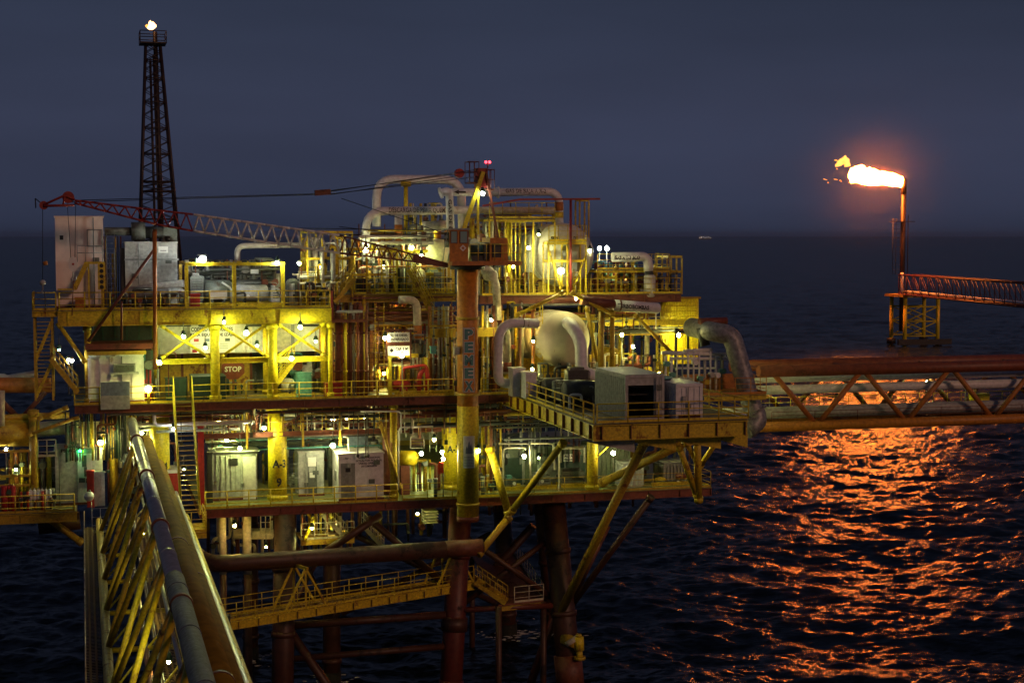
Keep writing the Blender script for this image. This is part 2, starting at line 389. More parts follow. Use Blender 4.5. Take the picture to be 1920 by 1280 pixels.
def make_haze():
    mb = MB().box(-32000, -32000, -3, 32000, 36000, 76); m = bpy.data.materials.new('haze'); M['haze'] = m; m.use_nodes = True; t = m.node_tree; t.nodes.clear()
    o = t.nodes.new('ShaderNodeOutputMaterial'); v = t.nodes.new('ShaderNodeVolumePrincipled'); v.inputs['Density'].default_value = HAZE
    v.inputs['Color'].default_value = (.7, .75, .9, 1); v.inputs['Anisotropy'].default_value = .45; t.links.new(v.outputs[0], o.inputs['Volume'])
    h = mb.build('haze', 'haze'); tag(h, 'thin evening haze over the sea', 'haze', kind='stuff')
HAZE = .00003
make_haze()

# ================================================================ DECKS
YF = 103.5
zC, zM, zU, zR = 14.45, 21.35, 27.3, 28.0
def xp(px, Y=YF, py=700): return P(px, py, Y).x
def ibar(name, p, q, w, h, mat, t): return obj(name, MB().ibeam(p, q, w, h), mat, t)
def deck(name, label, x0, x1, y0, y1, z, gh=.75, mat='yellow', top='deck', under=4.2, colm='dull_yellow', stiff=2.3, cat='deck'):
    t = thing(name, label, cat, (x0, y0, z - gh), 'platform decks')
    obj('plating', MB().box(x0, y0, z - .05, x1, y1, z), top, t)
    zc = z - .053 - gh / 2
    for nm, p, q in (('front_girder', (x0, y0 + .15, zc), (x1, y0 + .15, zc)), ('back_girder', (x0, y1 - .15, zc), (x1, y1 - .15, zc))): ibar(nm, p, q, .3, gh, mat, t)
    for nm, x in (('side_girder', x0 + .15), ('side_girder', x1 - .15)): ibar(nm, (x, y0 + .31, zc), (x, y1 - .31, zc), .3, gh, mat, t)
    if stiff:
        x = x0 + .6
        while x < x1: obj('stiffener', MB().box(x - .015, y0 - .0, zc - gh / 2 + .05, x + .015, y0 + .12, zc + gh / 2 - .05), mat, t); x += stiff
    n = int((x1 - x0) / under)
    for k in range(1, n):
        x = x0 + (x1 - x0) * k / n; ibar('cross_beam', (x, y0 + .32, zc - .0), (x, y1 - .32, zc), .22, gh * .8, colm, t)
    n = int((y1 - y0) / 3.2)
    for k in range(1, n):
        y = y0 + (y1 - y0) * k / n; obj('joist', MB().beam((x0 + .35, y, z - .17), (x1 - .35, y, z - .17), .1, .2), colm, t)
    return t
XL, XM, XR = xp(-60), xp(385), xp(1335, YF, 920)
deck('cellar_deck', 'lowest rust edged deck carrying the cabins above the jacket legs', xp(375, YF, 960), XR, YF, 137, zC, .55, 'red_oxide', 'deck_green')
deck('side_deck', 'yellow edged low deck at the far left beside the bridge landing', -11.5, -.6, YF + .5, 125, zC + .15, .6, 'dull_yellow', 'deck')
XMR = xp(955, YF, 755)
deck('main_deck', 'long middle deck with rusty edge running behind the crane column', xp(140, YF, 770), XMR, YF, 137, zM, .5, 'rust', 'deck')
deck('main_deck', 'middle deck behind the round vessels right of the crane', XMR + .02, xp(1330, 108, 740), 108, 136, zM, .6, 'dull_yellow', 'deck')
UX0, UX1 = xp(108, YF, 590), xp(622, YF, 590)
deck('upper_deck', 'bright yellow upper deck carrying the engine module at left', UX0, UX1, YF, 121, zU, .95, 'yellow', 'deck', stiff=4.4)
deck('upper_deck', 'top deck with pipework behind the crane boom', UX1 + .3, xp(850, 108), 107, 134, zR, .5, 'dull_yellow', 'deck')
deck('upper_deck', 'top deck holding the large round vessel with the ladder', xp(900, 108), xp(1278, 108, 550), 108, 132, zR - .2, .55, 'rust', 'deck')
deck('balcony_deck', 'small balcony platform over the stair tower at far left', xp(60, YF + .3, 590), UX0 - .03, YF + .3, 107.2, zU, .35, 'yellow', 'deck', under=9)
# protruding deck with containers: front edge at pixel (1115,794)-(1400,795)
p0 = PZ(1113, 794, zM); PY = p0.y; PX0 = p0.x; PX1 = P(1403, 795, PY).x
def prot_deck():
    t = thing('container_deck', 'yellow girder deck jutting forward under the grey containers', 'deck', (PX0, PY, zM - .9), 'platform decks')
    xa = XMR
    obj('plating', MB().box(xa + .1, PY, zM - .07, PX1, 107.9, zM - .02), 'deck', t)
    zc = zM - .55
    ibar('front_girder', (PX0, PY + .15, zc), (PX1, PY + .15, zc), .35, .9, 'yellow', t)
    ibar('side_girder', (PX0 + .16, PY + .35, zc), (PX0 + .16, 107.5, zc), .3, .9, 'yellow', t)
    ibar('side_girder', (PX1 - .16, PY + .35, zc), (PX1 - .16, 107.5, zc), .3, .9, 'yellow', t)
    x = PX0 + .5
    while x < PX1: obj('stiffener', MB().box(x - .02, PY - .03, zc - .42, x + .02, PY + .14, zc + .42), 'rust', t); x += 1.75
    y = PY + .8
    while y < 107: obj('stiffener', MB().box(PX0 - .03, y - .02, zc - .42, PX0 + .14, y + .02, zc + .42), 'rust', t); y += 1.75
    for k in range(1, 6):
        y = PY + k * 2.6; ibar('cross_beam', (PX0 + .33, y, zc), (PX1 - .33, y, zc), .2, .7, 'yellow', t)
    return t
CD = prot_deck()
# railings
railing('yellow railing on the main deck edge between stair and crane column', [(xp(360, YF, 750), YF, zM), (xp(850, YF, 745), YF, zM)])
railing('short railing on the main deck edge right of the crane column', [(xp(902, YF, 745), YF, zM), (XMR, YF, zM)])
railing('railing along the slanting side of the container deck', [(PX0, 103.3, zM), (PX0, PY, zM)], sp=1.9)
railing('railing along the front of the container deck', [(PX0 + .2, PY, zM), (PX1, PY, zM), (PX1, 100, zM)], sp=1.9)
railing('railing on the main deck edge in front of the white hut', [(xp(140, YF, 770), YF, zM), (xp(326, YF, 770), YF, zM)])
railing('pale yellow railing along the front of the engine module deck', [(UX0 + .1, YF + .05, zU), (UX1 - .1, YF + .05, zU)], mat='yellow', sp=1.5)
railing('railing round the balcony above the stair tower', [(UX0 - .1, YF + .35, zU), (xp(60, YF + .3, 590) + .05, YF + .35, zU), (xp(60, YF + .3, 590) + .05, 107, zU)], sp=1.4)
railing('railing along the cellar deck from stair to crane column', [(xp(385, YF, 960), YF, zC), (xp(745, YF, 940), YF, zC)], sp=1.45)
railing('thin railing along the cellar deck below the crane column', [(xp(755, YF, 940), YF, zC), (xp(940, YF, 940), YF, zC)], sp=1.9, r=.022)
railing('thin railing along the cellar deck under the container deck', [(xp(945, YF, 940), YF, zC), (XR - .1, YF, zC), (XR - .1, 108, zC)], sp=2.2, r=.022, mat='dull_yellow')
railing('railing along the left side deck by the life ring', [(-11.4, YF + .55, zC + .15), (-.75, YF + .55, zC + .15)], mat='dull_yellow', sp=1.7)
railing('railing on the top deck in front of the pipework', [(xp(665, 107, 545), 107, zR), (xp(852, 107, 545), 107, zR)], sp=1.5)
railing('tall railing on the top deck beneath the large vessel', [(xp(905, 108, 545), 108, zR - .2), (xp(1276, 108, 550), 108, zR - .2), (xp(1276, 108, 550), 114, zR - .2)], sp=1.1, r=.026)

# ================================================================ COLUMNS, LEGS, BRACES
def column(label, px, py, Y, z0, z1, r, mat='yellow', name='column', group='yellow tubular columns', collars=()):
    x = P(px, py, Y).x; t = thing(name, label, 'column', (x, Y, z0), group)
    obj('shaft', MB().tube((x, Y, z0), (x, Y, z1), r, 20), mat, t)
    for z in (z0 + .05, z1 - .4): obj('collar', MB().tube((x, Y, z), (x, Y, z + .3), r + .08, 20), mat, t)
    return t, x
t, ax3 = column('leg marked A-3 standing between the grey cabins', 520, 860, 106, zC, zM - .6, .62, 'bright_yellow')
text('A-3', t, (ax3 - .42, 0, zC + 2.2), XA, ZA, 1.0, .55, vcurve=(ax3, 106, .635), off=.045)
text('9', t, (ax3 - .15, 0, zC + .95), XA, ZA, .36, .6, vcurve=(ax3, 106, .635), off=.045)
t, ax = column('leg marked 4 half hidden behind the long stair', 300, 860, 106, zC, zM - .6, .62, 'bright_yellow')
text('A-4', t, (ax - .5, 0, zC + 2.3), XA, ZA, 1.0, .55, vcurve=(ax, 106, .635))
t, ax = column('leg marked A-2 behind the crane column', 846, 860, 107.5, zC, zM - .6, .66, 'bright_yellow')
text('A-2', t, (ax - .45, 0, zC + 2.6), XA, ZA, .9, .5, vcurve=(ax, 107.5, .675))
column('plain yellow leg under the container deck', 1111, 850, 104.6, zC, zM - .95, .38, 'yellow')
column('slim yellow column left of the green walled room', 738, 860, 104.6, zC, zM - .5, .24, 'yellow')
column('dark rusty column behind the slim yellow one', 728, 860, 106.4, zC, zM - .5, .4, 'rust')
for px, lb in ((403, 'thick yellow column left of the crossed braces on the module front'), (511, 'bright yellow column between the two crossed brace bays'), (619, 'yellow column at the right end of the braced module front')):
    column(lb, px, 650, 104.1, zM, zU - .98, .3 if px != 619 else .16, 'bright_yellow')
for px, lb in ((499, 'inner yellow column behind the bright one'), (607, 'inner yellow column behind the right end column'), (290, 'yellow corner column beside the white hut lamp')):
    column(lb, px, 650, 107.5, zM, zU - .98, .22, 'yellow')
column('pale corner column under the left end of the upper deck', 164, 650, 104.6, zM, zU - .98, .2, 'dull_yellow')
def brace(label, p, q, r, mat='yellow', name='brace', group='diagonal tube braces of the platform', sleeve=None):
    p, q = V(p), V(q); t = thing(name, label, 'brace', p, group); obj('tube', MB().tube(p, q, r, 12), mat, t)
    for a, b in ((p, q), (q, p)):
        d = (b - a).normalized(); obj('end_plate', MB().tube(a, a + d * .35, r * 1.25, 12), sleeve or mat, t)
    return t
def xbrace(pa, pb, lb):
    za, zb = zU - 1.05, zM + 2.75
    xa, xb = xp(pa, 104.1, 640), xp(pb, 104.1, 640)
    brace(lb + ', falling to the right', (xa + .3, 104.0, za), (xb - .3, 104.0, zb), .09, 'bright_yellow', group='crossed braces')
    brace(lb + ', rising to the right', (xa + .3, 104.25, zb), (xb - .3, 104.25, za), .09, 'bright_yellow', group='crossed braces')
xbrace(292, 403, 'crossed brace in the first bay beside the white hut'); xbrace(403, 511, 'crossed brace in the bay with the colour code board'); xbrace(511, 619, 'crossed brace in the bay above the small stair')
t = thing('tie_beam', 'horizontal yellow beam halfway up the braced module front', 'beam', (xp(292, 104.1), 104.1, zM + 2.5))
obj('beam', MB().ibeam((xp(292, 104.1), 104.5, zM + 2.55), (xp(619, 104.1), 104.5, zM + 2.55), .3, .34), 'bright_yellow', t)
# braces under the container deck
zb = zM - 1.0
brace('yellow strut leaning from the main deck down to the cellar deck node', P(918, 838, 103), P(955, 966, 102.2), .26, 'yellow')
brace('strut rising from that node up to the slanting deck side', P(958, 960, 102.2), P(1057, 828, 97), .22, 'yellow')
brace('long dark strut from the right jacket leg up to the container deck', P(1045, 1160, 104), P(1212, 822, 95), .3, 'dull_yellow')
brace('long tube strut rising right across the lower deck front', P(1128, 905, 103), P(1292, 826, 95), .28, 'dull_yellow')
brace('rusty strut beside it running down to the sea', P(1060, 1150, 104.4), P(1222, 930, 99.6), .22, 'jacket')
brace('strut from the crane column foot down left to the pipe', P(955, 968, 102.2), P(896, 1040, 101), .24, 'dull_yellow')
nd = P(1310, 940, 97)
brace('upright strut of the corner tripod under the deck end', nd, P(1307, 822, 95.5), .24, 'yellow', group='corner tripod struts')
brace('right leaning strut of the corner tripod', nd + ZA * 2.2, P(1352, 814, 95), .18, 'yellow', group='corner tripod struts')
brace('left leaning strut of the corner tripod', nd + V((-.1, 0, .3)), P(1272, 835, 95.6), .2, 'yellow', group='corner tripod struts')
brace('short inner strut of the corner tripod', nd + ZA * 2.2, P(1282, 818, 95.3), .15, 'yellow', group='corner tripod struts')
# gussets below the container deck
for i, (a, b) in enumerate(((1085, 1190), (1150, 1268), (1220, 1352), (1315, 1402))):
    u = P(a, 812, PY + 1.0 + i * .1); v_ = P(b, 812, PY + 1.0 + i * .1); z = zM - 1.02
    m = MB(); m.add([(u.x, u.y, z), (v_.x, u.y, z), (v_.x, u.y, z - .85), (u.x, u.y + .12, z), (v_.x, u.y + .12, z), (v_.x, u.y + .12, z - .85)], [(0, 1, 2), (5, 4, 3), (0, 3, 4, 1), (1, 4, 5, 2), (2, 5, 3, 0)])
    obj('gusset', m, 'light_grey' if i == 0 else 'yellow', CD, 'pale triangular plate below the girder' if i == 0 else None)
# jacket legs
JK = thing('jacket', 'rusty tubular jacket of legs and braces standing in the sea', 'platform jacket', (12, 104, -3))
def leg(label, px0, py0, px1, py1, Y0, Y1, r, mat='jacket', collar=None):
    a = P(px0, py0, Y0); b = P(px1, py1, Y1); d = (b - a).normalized(); b2 = b + d * ((-3.0 - b.z) / d.z)
    a2 = a + d * ((zC - .62 - a.z) / d.z); t = obj('leg', MB().tube(a2, b2, r, 24), mat, JK, label)
    for k in (.2, .45, .7):
        p = a2.lerp(b2, k); obj('collar', MB().tube(p, p + d * .35, r + .09, 24), mat, t)
    if collar:
        p = a2 + d * ((collar[0] - a2.z) / d.z); obj('sleeve', MB().tube(p, p + d * collar[1], r + .14, 24), collar[2], t)
    return t
leg('dark jacket leg beside the long horizontal pipe at left', 535, 970, 530, 1270, 104, 103, .72)
leg('second jacket leg close behind the left one', 622, 1000, 622, 1270, 112, 111.5, .62, 'jacket')
leg('red rusted jacket leg in the middle with a worn collar', 862, 985, 848, 1240, 105, 104, .75, 'jacket_red', (6.2, .9, 'jacket'))
leg('right jacket leg holding the yellow valve near the water', 1040, 970, 1065, 1235, 105, 103.5, .82, 'jacket', (3.3, 2.4, 'rust'))
leg('far jacket leg behind the boat landing', 942, 970, 955, 1240, 122, 122, .7, 'jacket')
leg('far jacket leg at the back left', 470, 1080, 470, 1250, 120, 120, .55, 'jacket')
leg('far jacket leg at the back right behind the braces', 1020, 1000, 1045, 1240, 121, 122, .6, 'jacket')
def jb(label, a, b, r, mat='jacket'): obj('brace', MB().tube(a, b, r, 12), mat, JK, label)
jb('thin red horizontal brace between the middle and right legs', P(865, 1143, 104), P(1045, 1134, 104), .2, 'jacket_red')
jb('rusty horizontal brace below the walkway at left', P(540, 1172, 104), P(835, 1152, 104), .26)
jb('diagonal brace dipping into the sea left of the middle leg', P(545, 1185, 104), V((xp(690, 104, 1280), 104, -2)), .3)
jb('diagonal brace with yellow patch falling left from the right leg', P(1040, 1150, 104), V((xp(975, 108, 1260), 108, -2)), .3, 'rust')
jb('slanting brace under the module left of the middle leg', P(690, 970, 104.5), P(840, 1100, 105), .24)
jb('brace rising right under the cellar deck', P(600, 1040, 104.5), P(715, 965, 104.5), .26, 'jacket')
jb('dark brace behind the boat landing rising to the right', P(1000, 985, 115), P(850, 1150, 118), .32)
jb('brace between the far legs low over the water', P(560, 1120, 121), P(955, 1080, 122), .26)
jb('far diagonal brace going down to the right leg', P(640, 990, 118), P(930, 1130, 121), .24)
jb('far diagonal brace crossing it', P(920, 1000, 121), P(640, 1150, 120), .24)
jb('thin crossing brace between the left legs', P(545, 1000, 106), P(618, 1150, 111), .16)
jb('thin crossing brace between the left legs going back', P(618, 1010, 111), P(545, 1140, 105), .16)
jb('long brace between middle and right legs', P(865, 1000, 105), P(1035, 1120, 104.5), .2)
jb('brace crossing it between middle and right legs', P(1030, 1010, 105), P(870, 1130, 105), .2)
jb('low tube close to the water between left and middle legs', P(540, 1235, 104), P(845, 1210, 104), .22)
jb('steep brace right of the right leg', P(1052, 1165, 104), P(1140, 985, 104), .2, 'rust')
def foam():
    rn = random.Random(12); mb = MB()
    for ch in [c_ for c_ in JK.children if c_.name.startswith('leg')]:
        vs = [V(v.co) + V(JK.location) for v in ch.data.vertices[24:48]]; b_ = sum(vs, V((0, 0, 0))) / len(vs); tp = sum([V(v.co) + V(JK.location) for v in ch.data.vertices[:24]], V((0, 0, 0))) / 24
        f_ = (0 - b_.z) / (tp.z - b_.z); c_ = b_.lerp(tp, f_); rr = (vs[0] - b_).length
        for k in range(70):
            a_ = rn.uniform(0, 6.28); d_ = rr + rn.expovariate(1.6); s_ = rn.uniform(.03, .14); x, y = c_.x + math.cos(a_) * d_, c_.y + math.sin(a_) * d_ - .2; z = .12 + rn.uniform(0, .22); n_ = 6
            ring = [(x + math.cos(6.283 * i / n_) * s_ * rn.uniform(1, 3.4), y + math.sin(6.283 * i / n_) * s_ * rn.uniform(.6, 1.3), z + rn.uniform(-.03, .03)) for i in range(n_)]
            mb.add(ring + [(x, y, z + .05)], [(i, (i + 1) % n_, n_) for i in range(n_)], True)
        g_ = MB().tube(c_ - (tp - b_).normalized() * .8, c_ + (tp - b_).normalized() * 1.1, rr + .05, 24); obj('growth_band', g_, 'growth', ch)
    tag(obj('foam', mb, 'foam'), 'broken white foam around the jacket legs', 'foam', kind='stuff')
paint('foam', (.6, .62, .62), 0, rough=.8); paint('growth', (.012, .014, .009), .5, (.05, .035, .02), sc=4, rough=.9)
foam()
# long pipe under deck
pipe('thick rust stained pipe lying across under the cellar deck', [P(368, 1062, 100.5) + V((0, 4, .2)), P(390, 1058, 101.3), P(905, 1025, 101.3)], .55, 'jacket', bands=((1, .86, .995, 'rust'),), n=20)
# pale conductors
for i, (px, r) in enumerate(((417, .24), (463, .28))):
    a = P(px, 960, 106.5); z1 = P(px, 1075, 106.5).z; 
    t = thing('conductor', ('narrow pale conductor tube under the deck at left', 'thicker pale conductor tube beside the hanging ladder')[i], 'conductor', (a.x, 106.5, -3), 'lamp lit conductor tubes')
    obj('tube', MB().tube((a.x, 106.5, zC - .65), (a.x, 106.5, z1), r, 16), 'cream', t); obj('lower_tube', MB().tube((a.x, 106.5, z1), (a.x, 106.5, -3), r * .9, 16), 'jacket', t)
pipe('short pale pipe seen between the conductor tubes', [P(436, 1000, 109), P(512, 1000, 109)], .38, 'cream')

# ================================================================ FOREGROUND BRIDGE
def near_bridge():
    t = thing('foot_bridge', 'triangular tube bridge running from the camera to the platform', 'bridge', (3, 60, zC), None)
    zt, zb = 20.3, 14.2; xt, xl, xr = 2.85, .75, 6.0; y0, y1 = 14., 102.9
    obj('top_chord', MB().tube((xt, 53, zt), (xt, y1, zt), .30, 24), 'silver', t)
    obj('top_chord', MB().tube((xt, y0, zt), (xt, 55, zt), .335, 24), 'lilac_duct', t, 'lilac grey wrapped near half of the top tube')
    for k in range(15): yy = y0 + 3 + k * 6; rr = .335 if yy < 55 else .30; obj('weld_band', MB().tube((xt, yy, zt), (xt, yy + .12, zt), rr + .018, 24), 'lilac_duct' if yy < 55 else 'silver', t)
    for k in range(6): yy = y0 + 9 + k * 14; obj('clamp', MB().tube((xt, yy, zt), (xt, yy + .3, zt), .375, 24), 'rust', t)
    obj('bottom_chord', MB().tube((xl, y0, zb), (xl, y1 - .6, zb), .22, 12), 'dull_yellow', t)
    obj('bottom_chord', MB().tube((xr, y0, zb), (xr, y1 - .6, zb), .26, 14), 'yellow', t)
    k = 0; y = y0
    while y < y1 - 7:
        m = y + 3.5
        obj('diagonal', MB().tube((xl, y, zb), (xt, m, zt), .125, 12), 'yellow', t)
        obj('diagonal', MB().tube((xl, y + 7, zb), (xt, m, zt), .125, 12), 'dull_yellow', t)
        obj('diagonal', MB().tube((xr, y, zb), (xt, m, zt), .125, 12), 'yellow', t)
        obj('diagonal', MB().tube((xr, y + 7, zb), (xt, m, zt), .125, 12), 'dull_yellow', t)
        obj('cross_tube', MB().tube((xl, y, zb), (xr, y, zb), .12, 8), 'yellow', t)
        obj('middle_brace', MB().tube((xl, y, zb), (3.4, y + 3.5, 16.4), .05, 8), 'yellow', t); obj('middle_brace', MB().tube((xr, y, zb), (3.4, y + 3.5, 16.4), .05, 8), 'yellow', t)
        y += 7
    obj('walkway_grating', MB().box(2.7, y0, zb + .1, 4.2, y1 - .6, zb + .16), 'grating', t)
    for x in (2.7, 4.2):
        m = MB()
        for z in (.5, 1.1): m.tube((x, y0, zb + z), (x, y1 - .6, zb + z), .025, 5)
        obj('handrail', m, 'light_grey', t)
        yy = y0 + .5
        while yy < y1: obj('handrail_post', MB().tube((x, yy, zb + .12), (x, yy, zb + 1.1), .025, 5), 'light_grey', t); yy += 2.7
    m = MB(); y = y0
    m.tube((-.15, y0, zb + .9), (-.15, y1 - 2, zb + .9), .03, 6); m.tube((-.15, y0, zb + .4), (-.15, y1 - 2, zb + .4), .03, 6)
    while y < y1 - 2: m.tube((-.15, y, zb - .1), (-.15, y, zb + .9), .025, 5); y += .9
    obj('side_rail', m, 'rust', t)
    obj('side_walkway', MB().box(-.15, y0, zb - .16, .5, y1 - 2, zb - .1), 'grating', t)
    return t
m__ = M_ = paint('lilac_duct', (.15, .135, .20), .2, (.2, .17, .15), rough=.65, metal=0, var=.5, sc=1.5)
M_.node_tree.nodes['Principled BSDF'].inputs['Specular IOR Level'].default_value = .2
near_bridge()
pipe('upper broad ochre pipe along the right face of the near bridge', [(3.58, 14, 19.2), (3.58, 101, 19.2)], .44, 'smooth_ochre', n=20, group='pipes carried by the near bridge', bands=((0, .14, .143, 'rust'), (0, .36, .363, 'rust'), (0, .6, .603, 'rust')))
pipe('lower broad ochre pipe along the right face of the near bridge', [(4.32, 14, 17.7), (4.32, 101, 17.7)], .44, 'smooth_ochre', n=20, group='pipes carried by the near bridge', bands=((0, .14, .143, 'rust'), (0, .36, .363, 'rust'), (0, .6, .603, 'rust')))
pipe('thin bright pipe outside the broad ochre pipe', [(5.42, 14, 15.9), (5.42, 101.5, 15.9)], .13, 'silver', group='pipes carried by the near bridge')
pipe('slim black cable pipe just left of the silver top tube', [(2.62, 14, 19.2), (2.62, 101.5, 19.2)], .07, 'silver', group='pipes carried by the near bridge')
pipe('second slim bright pipe inside the bridge', [(3.4, 14, 17.2), (3.4, 101.5, 17.2)], .1, 'silver', group='pipes carried by the near bridge')
pipe('grey pipe low inside the near bridge', [(2.2, 14, 15.4), (2.2, 101.5, 15.4)], .13, 'rust', group='pipes carried by the near bridge')
for i, y in enumerate((44, 52.0, 61, 74, 88)):
    lamp(0, 0, 0, ['nearest lamp inside the foot bridge', 'second lamp inside the foot bridge', 'third lamp inside the foot bridge', 'fourth lamp inside the foot bridge', 'farthest lamp inside the foot bridge'][i], 170, CY, 'hang', .085, group='lamps inside the foot bridge', pos=(2.9, y, 15.9))
lamp(283, 1125, 62, 'bright lamp hung among the bridge diagonals', 200, CW, 'hang', .09, group='lamps inside the foot bridge', zl=.2)
lamp(304, 1199, 56, 'brighter lamp hung lower among the bridge diagonals', 260, CY, 'hang', .09, group='lamps inside the foot bridge', zl=.2)
stair('long steep yellow stair from the main deck down to the bridge landing', P(345, 738, 101.5) + V((0, 1.4, 0)), P(358, 965, 100.9), 1.15, 'bright_yellow', axis=(1, 0, 0), hand=True, step=.3)
lx0, lx1 = xp(330, 100.5, 990), xp(386, 100.5, 990)
t = thing('landing', 'small caged landing at the foot of the long stair', 'landing', (lx0, 100, zC - .9))
obj('plate', MB().box(lx0, 99.9, zC - .9, lx1, 103.3, zC - .82), 'dull_yellow', t)
obj('edge_beam', MB().beam((lx0, 99.95, zC - 1.05), (lx1, 99.95, zC - 1.05), .1, .28), 'yellow', t)
railing('railing round the small landing at the stair foot', [(lx0, 103.2, zC - .82), (lx0, 100, zC - .82), (lx1, 100, zC - .82), (lx1, 103.2, zC - .82)], sp=.9, r=.025, h=1.25)
x0_ = xp(172, 101, 950)
railing('small pale railing left of the bridge at the landing', [(x0_, 102.8, zC - .6), (x0_, 100.2, zC - .6), (x0_ + 1.0, 100.2, zC - .6)], sp=.6, r=.02, h=1.5, mat='light_grey')

# ================================================================ RIGHT BRIDGE
def right_bridge():
    Y0, Y1 = 104.5, 109.5; x0, x1 = xp(1405, 106, 790), xp(2250, 106, 790); zt, zb = P(1440, 696, Y0).z, P(1440, 800, Y0).z
    t = thing('pipe_bridge', 'long rusty truss bridge leaving the platform to the right', 'bridge', (x0, Y0, zb))
    for Y, mt in ((Y0, 'rust'), (Y1, 'rust')):
        obj('top_chord', MB().tube((x0, Y, zt), (x1, Y, zt), .42, 18), 'jacket2', t)
        obj('bottom_chord', MB().tube((x0, Y, zb), (x1, Y, zb), .36, 18), 'orange', t)
        pw = 3.55; n = int((x1 - x0) / pw); x = x0 + 1.0
        for k in range(n):
            a = (x + pw * k, Y, zt if k % 2 == 0 else zb); b = (x + pw * (k + 1), Y, zb if k % 2 == 0 else zt)
            obj('diagonal', MB().tube(a, b, .19, 10), 'band' if Y == Y0 else 'rust', t)
    x = x0 + 1
    while x < x1: obj('cross_tube', MB().tube((x, Y0, zb), (x, Y1, zb), .14, 8), 'rust', t); obj('cross_tube', MB().tube((x, Y0, zt), (x, Y1, zt), .12, 8), 'rust', t); x += 7.1
    obj('walkway_grating', MB().box(x0, Y1 - 2.2, zb + .45, x1, Y1 - .6, zb + .5), 'grating', t)
    g = 'pipes carried by the right bridge'
    for (py, Y, r, mt, lb) in ((712, 105.6, .22, 'lilac_white', 'upper thin white pipe on the right bridge'), (731, 105.8, .33, 'lilac_white', 'thick white pipe on the upper level of the right bridge'), (774, 105.9, .44, 'light_grey', 'broad pale pipe on the lower level of the right bridge')):
        z = P(1440, py, Y).z; pipe(lb, [(x0 - 3, Y, z), (x1, Y, z)], r, mt, group=g, n=16)
    railing('pale yellow railing on the far side of the right bridge', [(x0 + 1, Y1 - .6, zb + .5), (x0 + 34, Y1 - .6, zb + .5)], mat='bright_yellow', sp=1.2, r=.025)
    railing('thin railing along the near edge of the right bridge', [(x0 + 1, Y0 - .1, zb + .35), (x1, Y0 - .1, zb + .35)], mat='rust', sp=3.5, r=.025, h=.7, kick=False)
    for i, px in enumerate((1443, 1737, 1811)):
        lamp(px, (737, 716, 726)[i], 109, ('green lit lamp at the platform end of the right bridge', 'bright lamp post in the middle of the right bridge', 'lamp post towards the right end of the right bridge')[i], (110, 150, 60)[i], CG, 'post', .1, zl=1.6, group='lamp posts on the right bridge')
    t = thing('float_box', 'yellow green box slung inside the right bridge', 'box', P(1840, 745, 108))
    p = P(1840, 745, 108); obj('box', MB().box(p.x - .7, p.y, p.z - .25, p.x + .7, p.y + .6, p.z + .2), 'bright_yellow', t); obj('lid', MB().box(p.x - .75, p.y - .05, p.z + .203, p.x + .75, p.y + .65, p.z + .27), 'yellow', t)
paint('jacket2', (.24, .06, .025), .4, (.1, .03, .015), sc=.6)
right_bridge()

paint('burnt', (.035, .014, .008), .4, (.012, .008, .006))
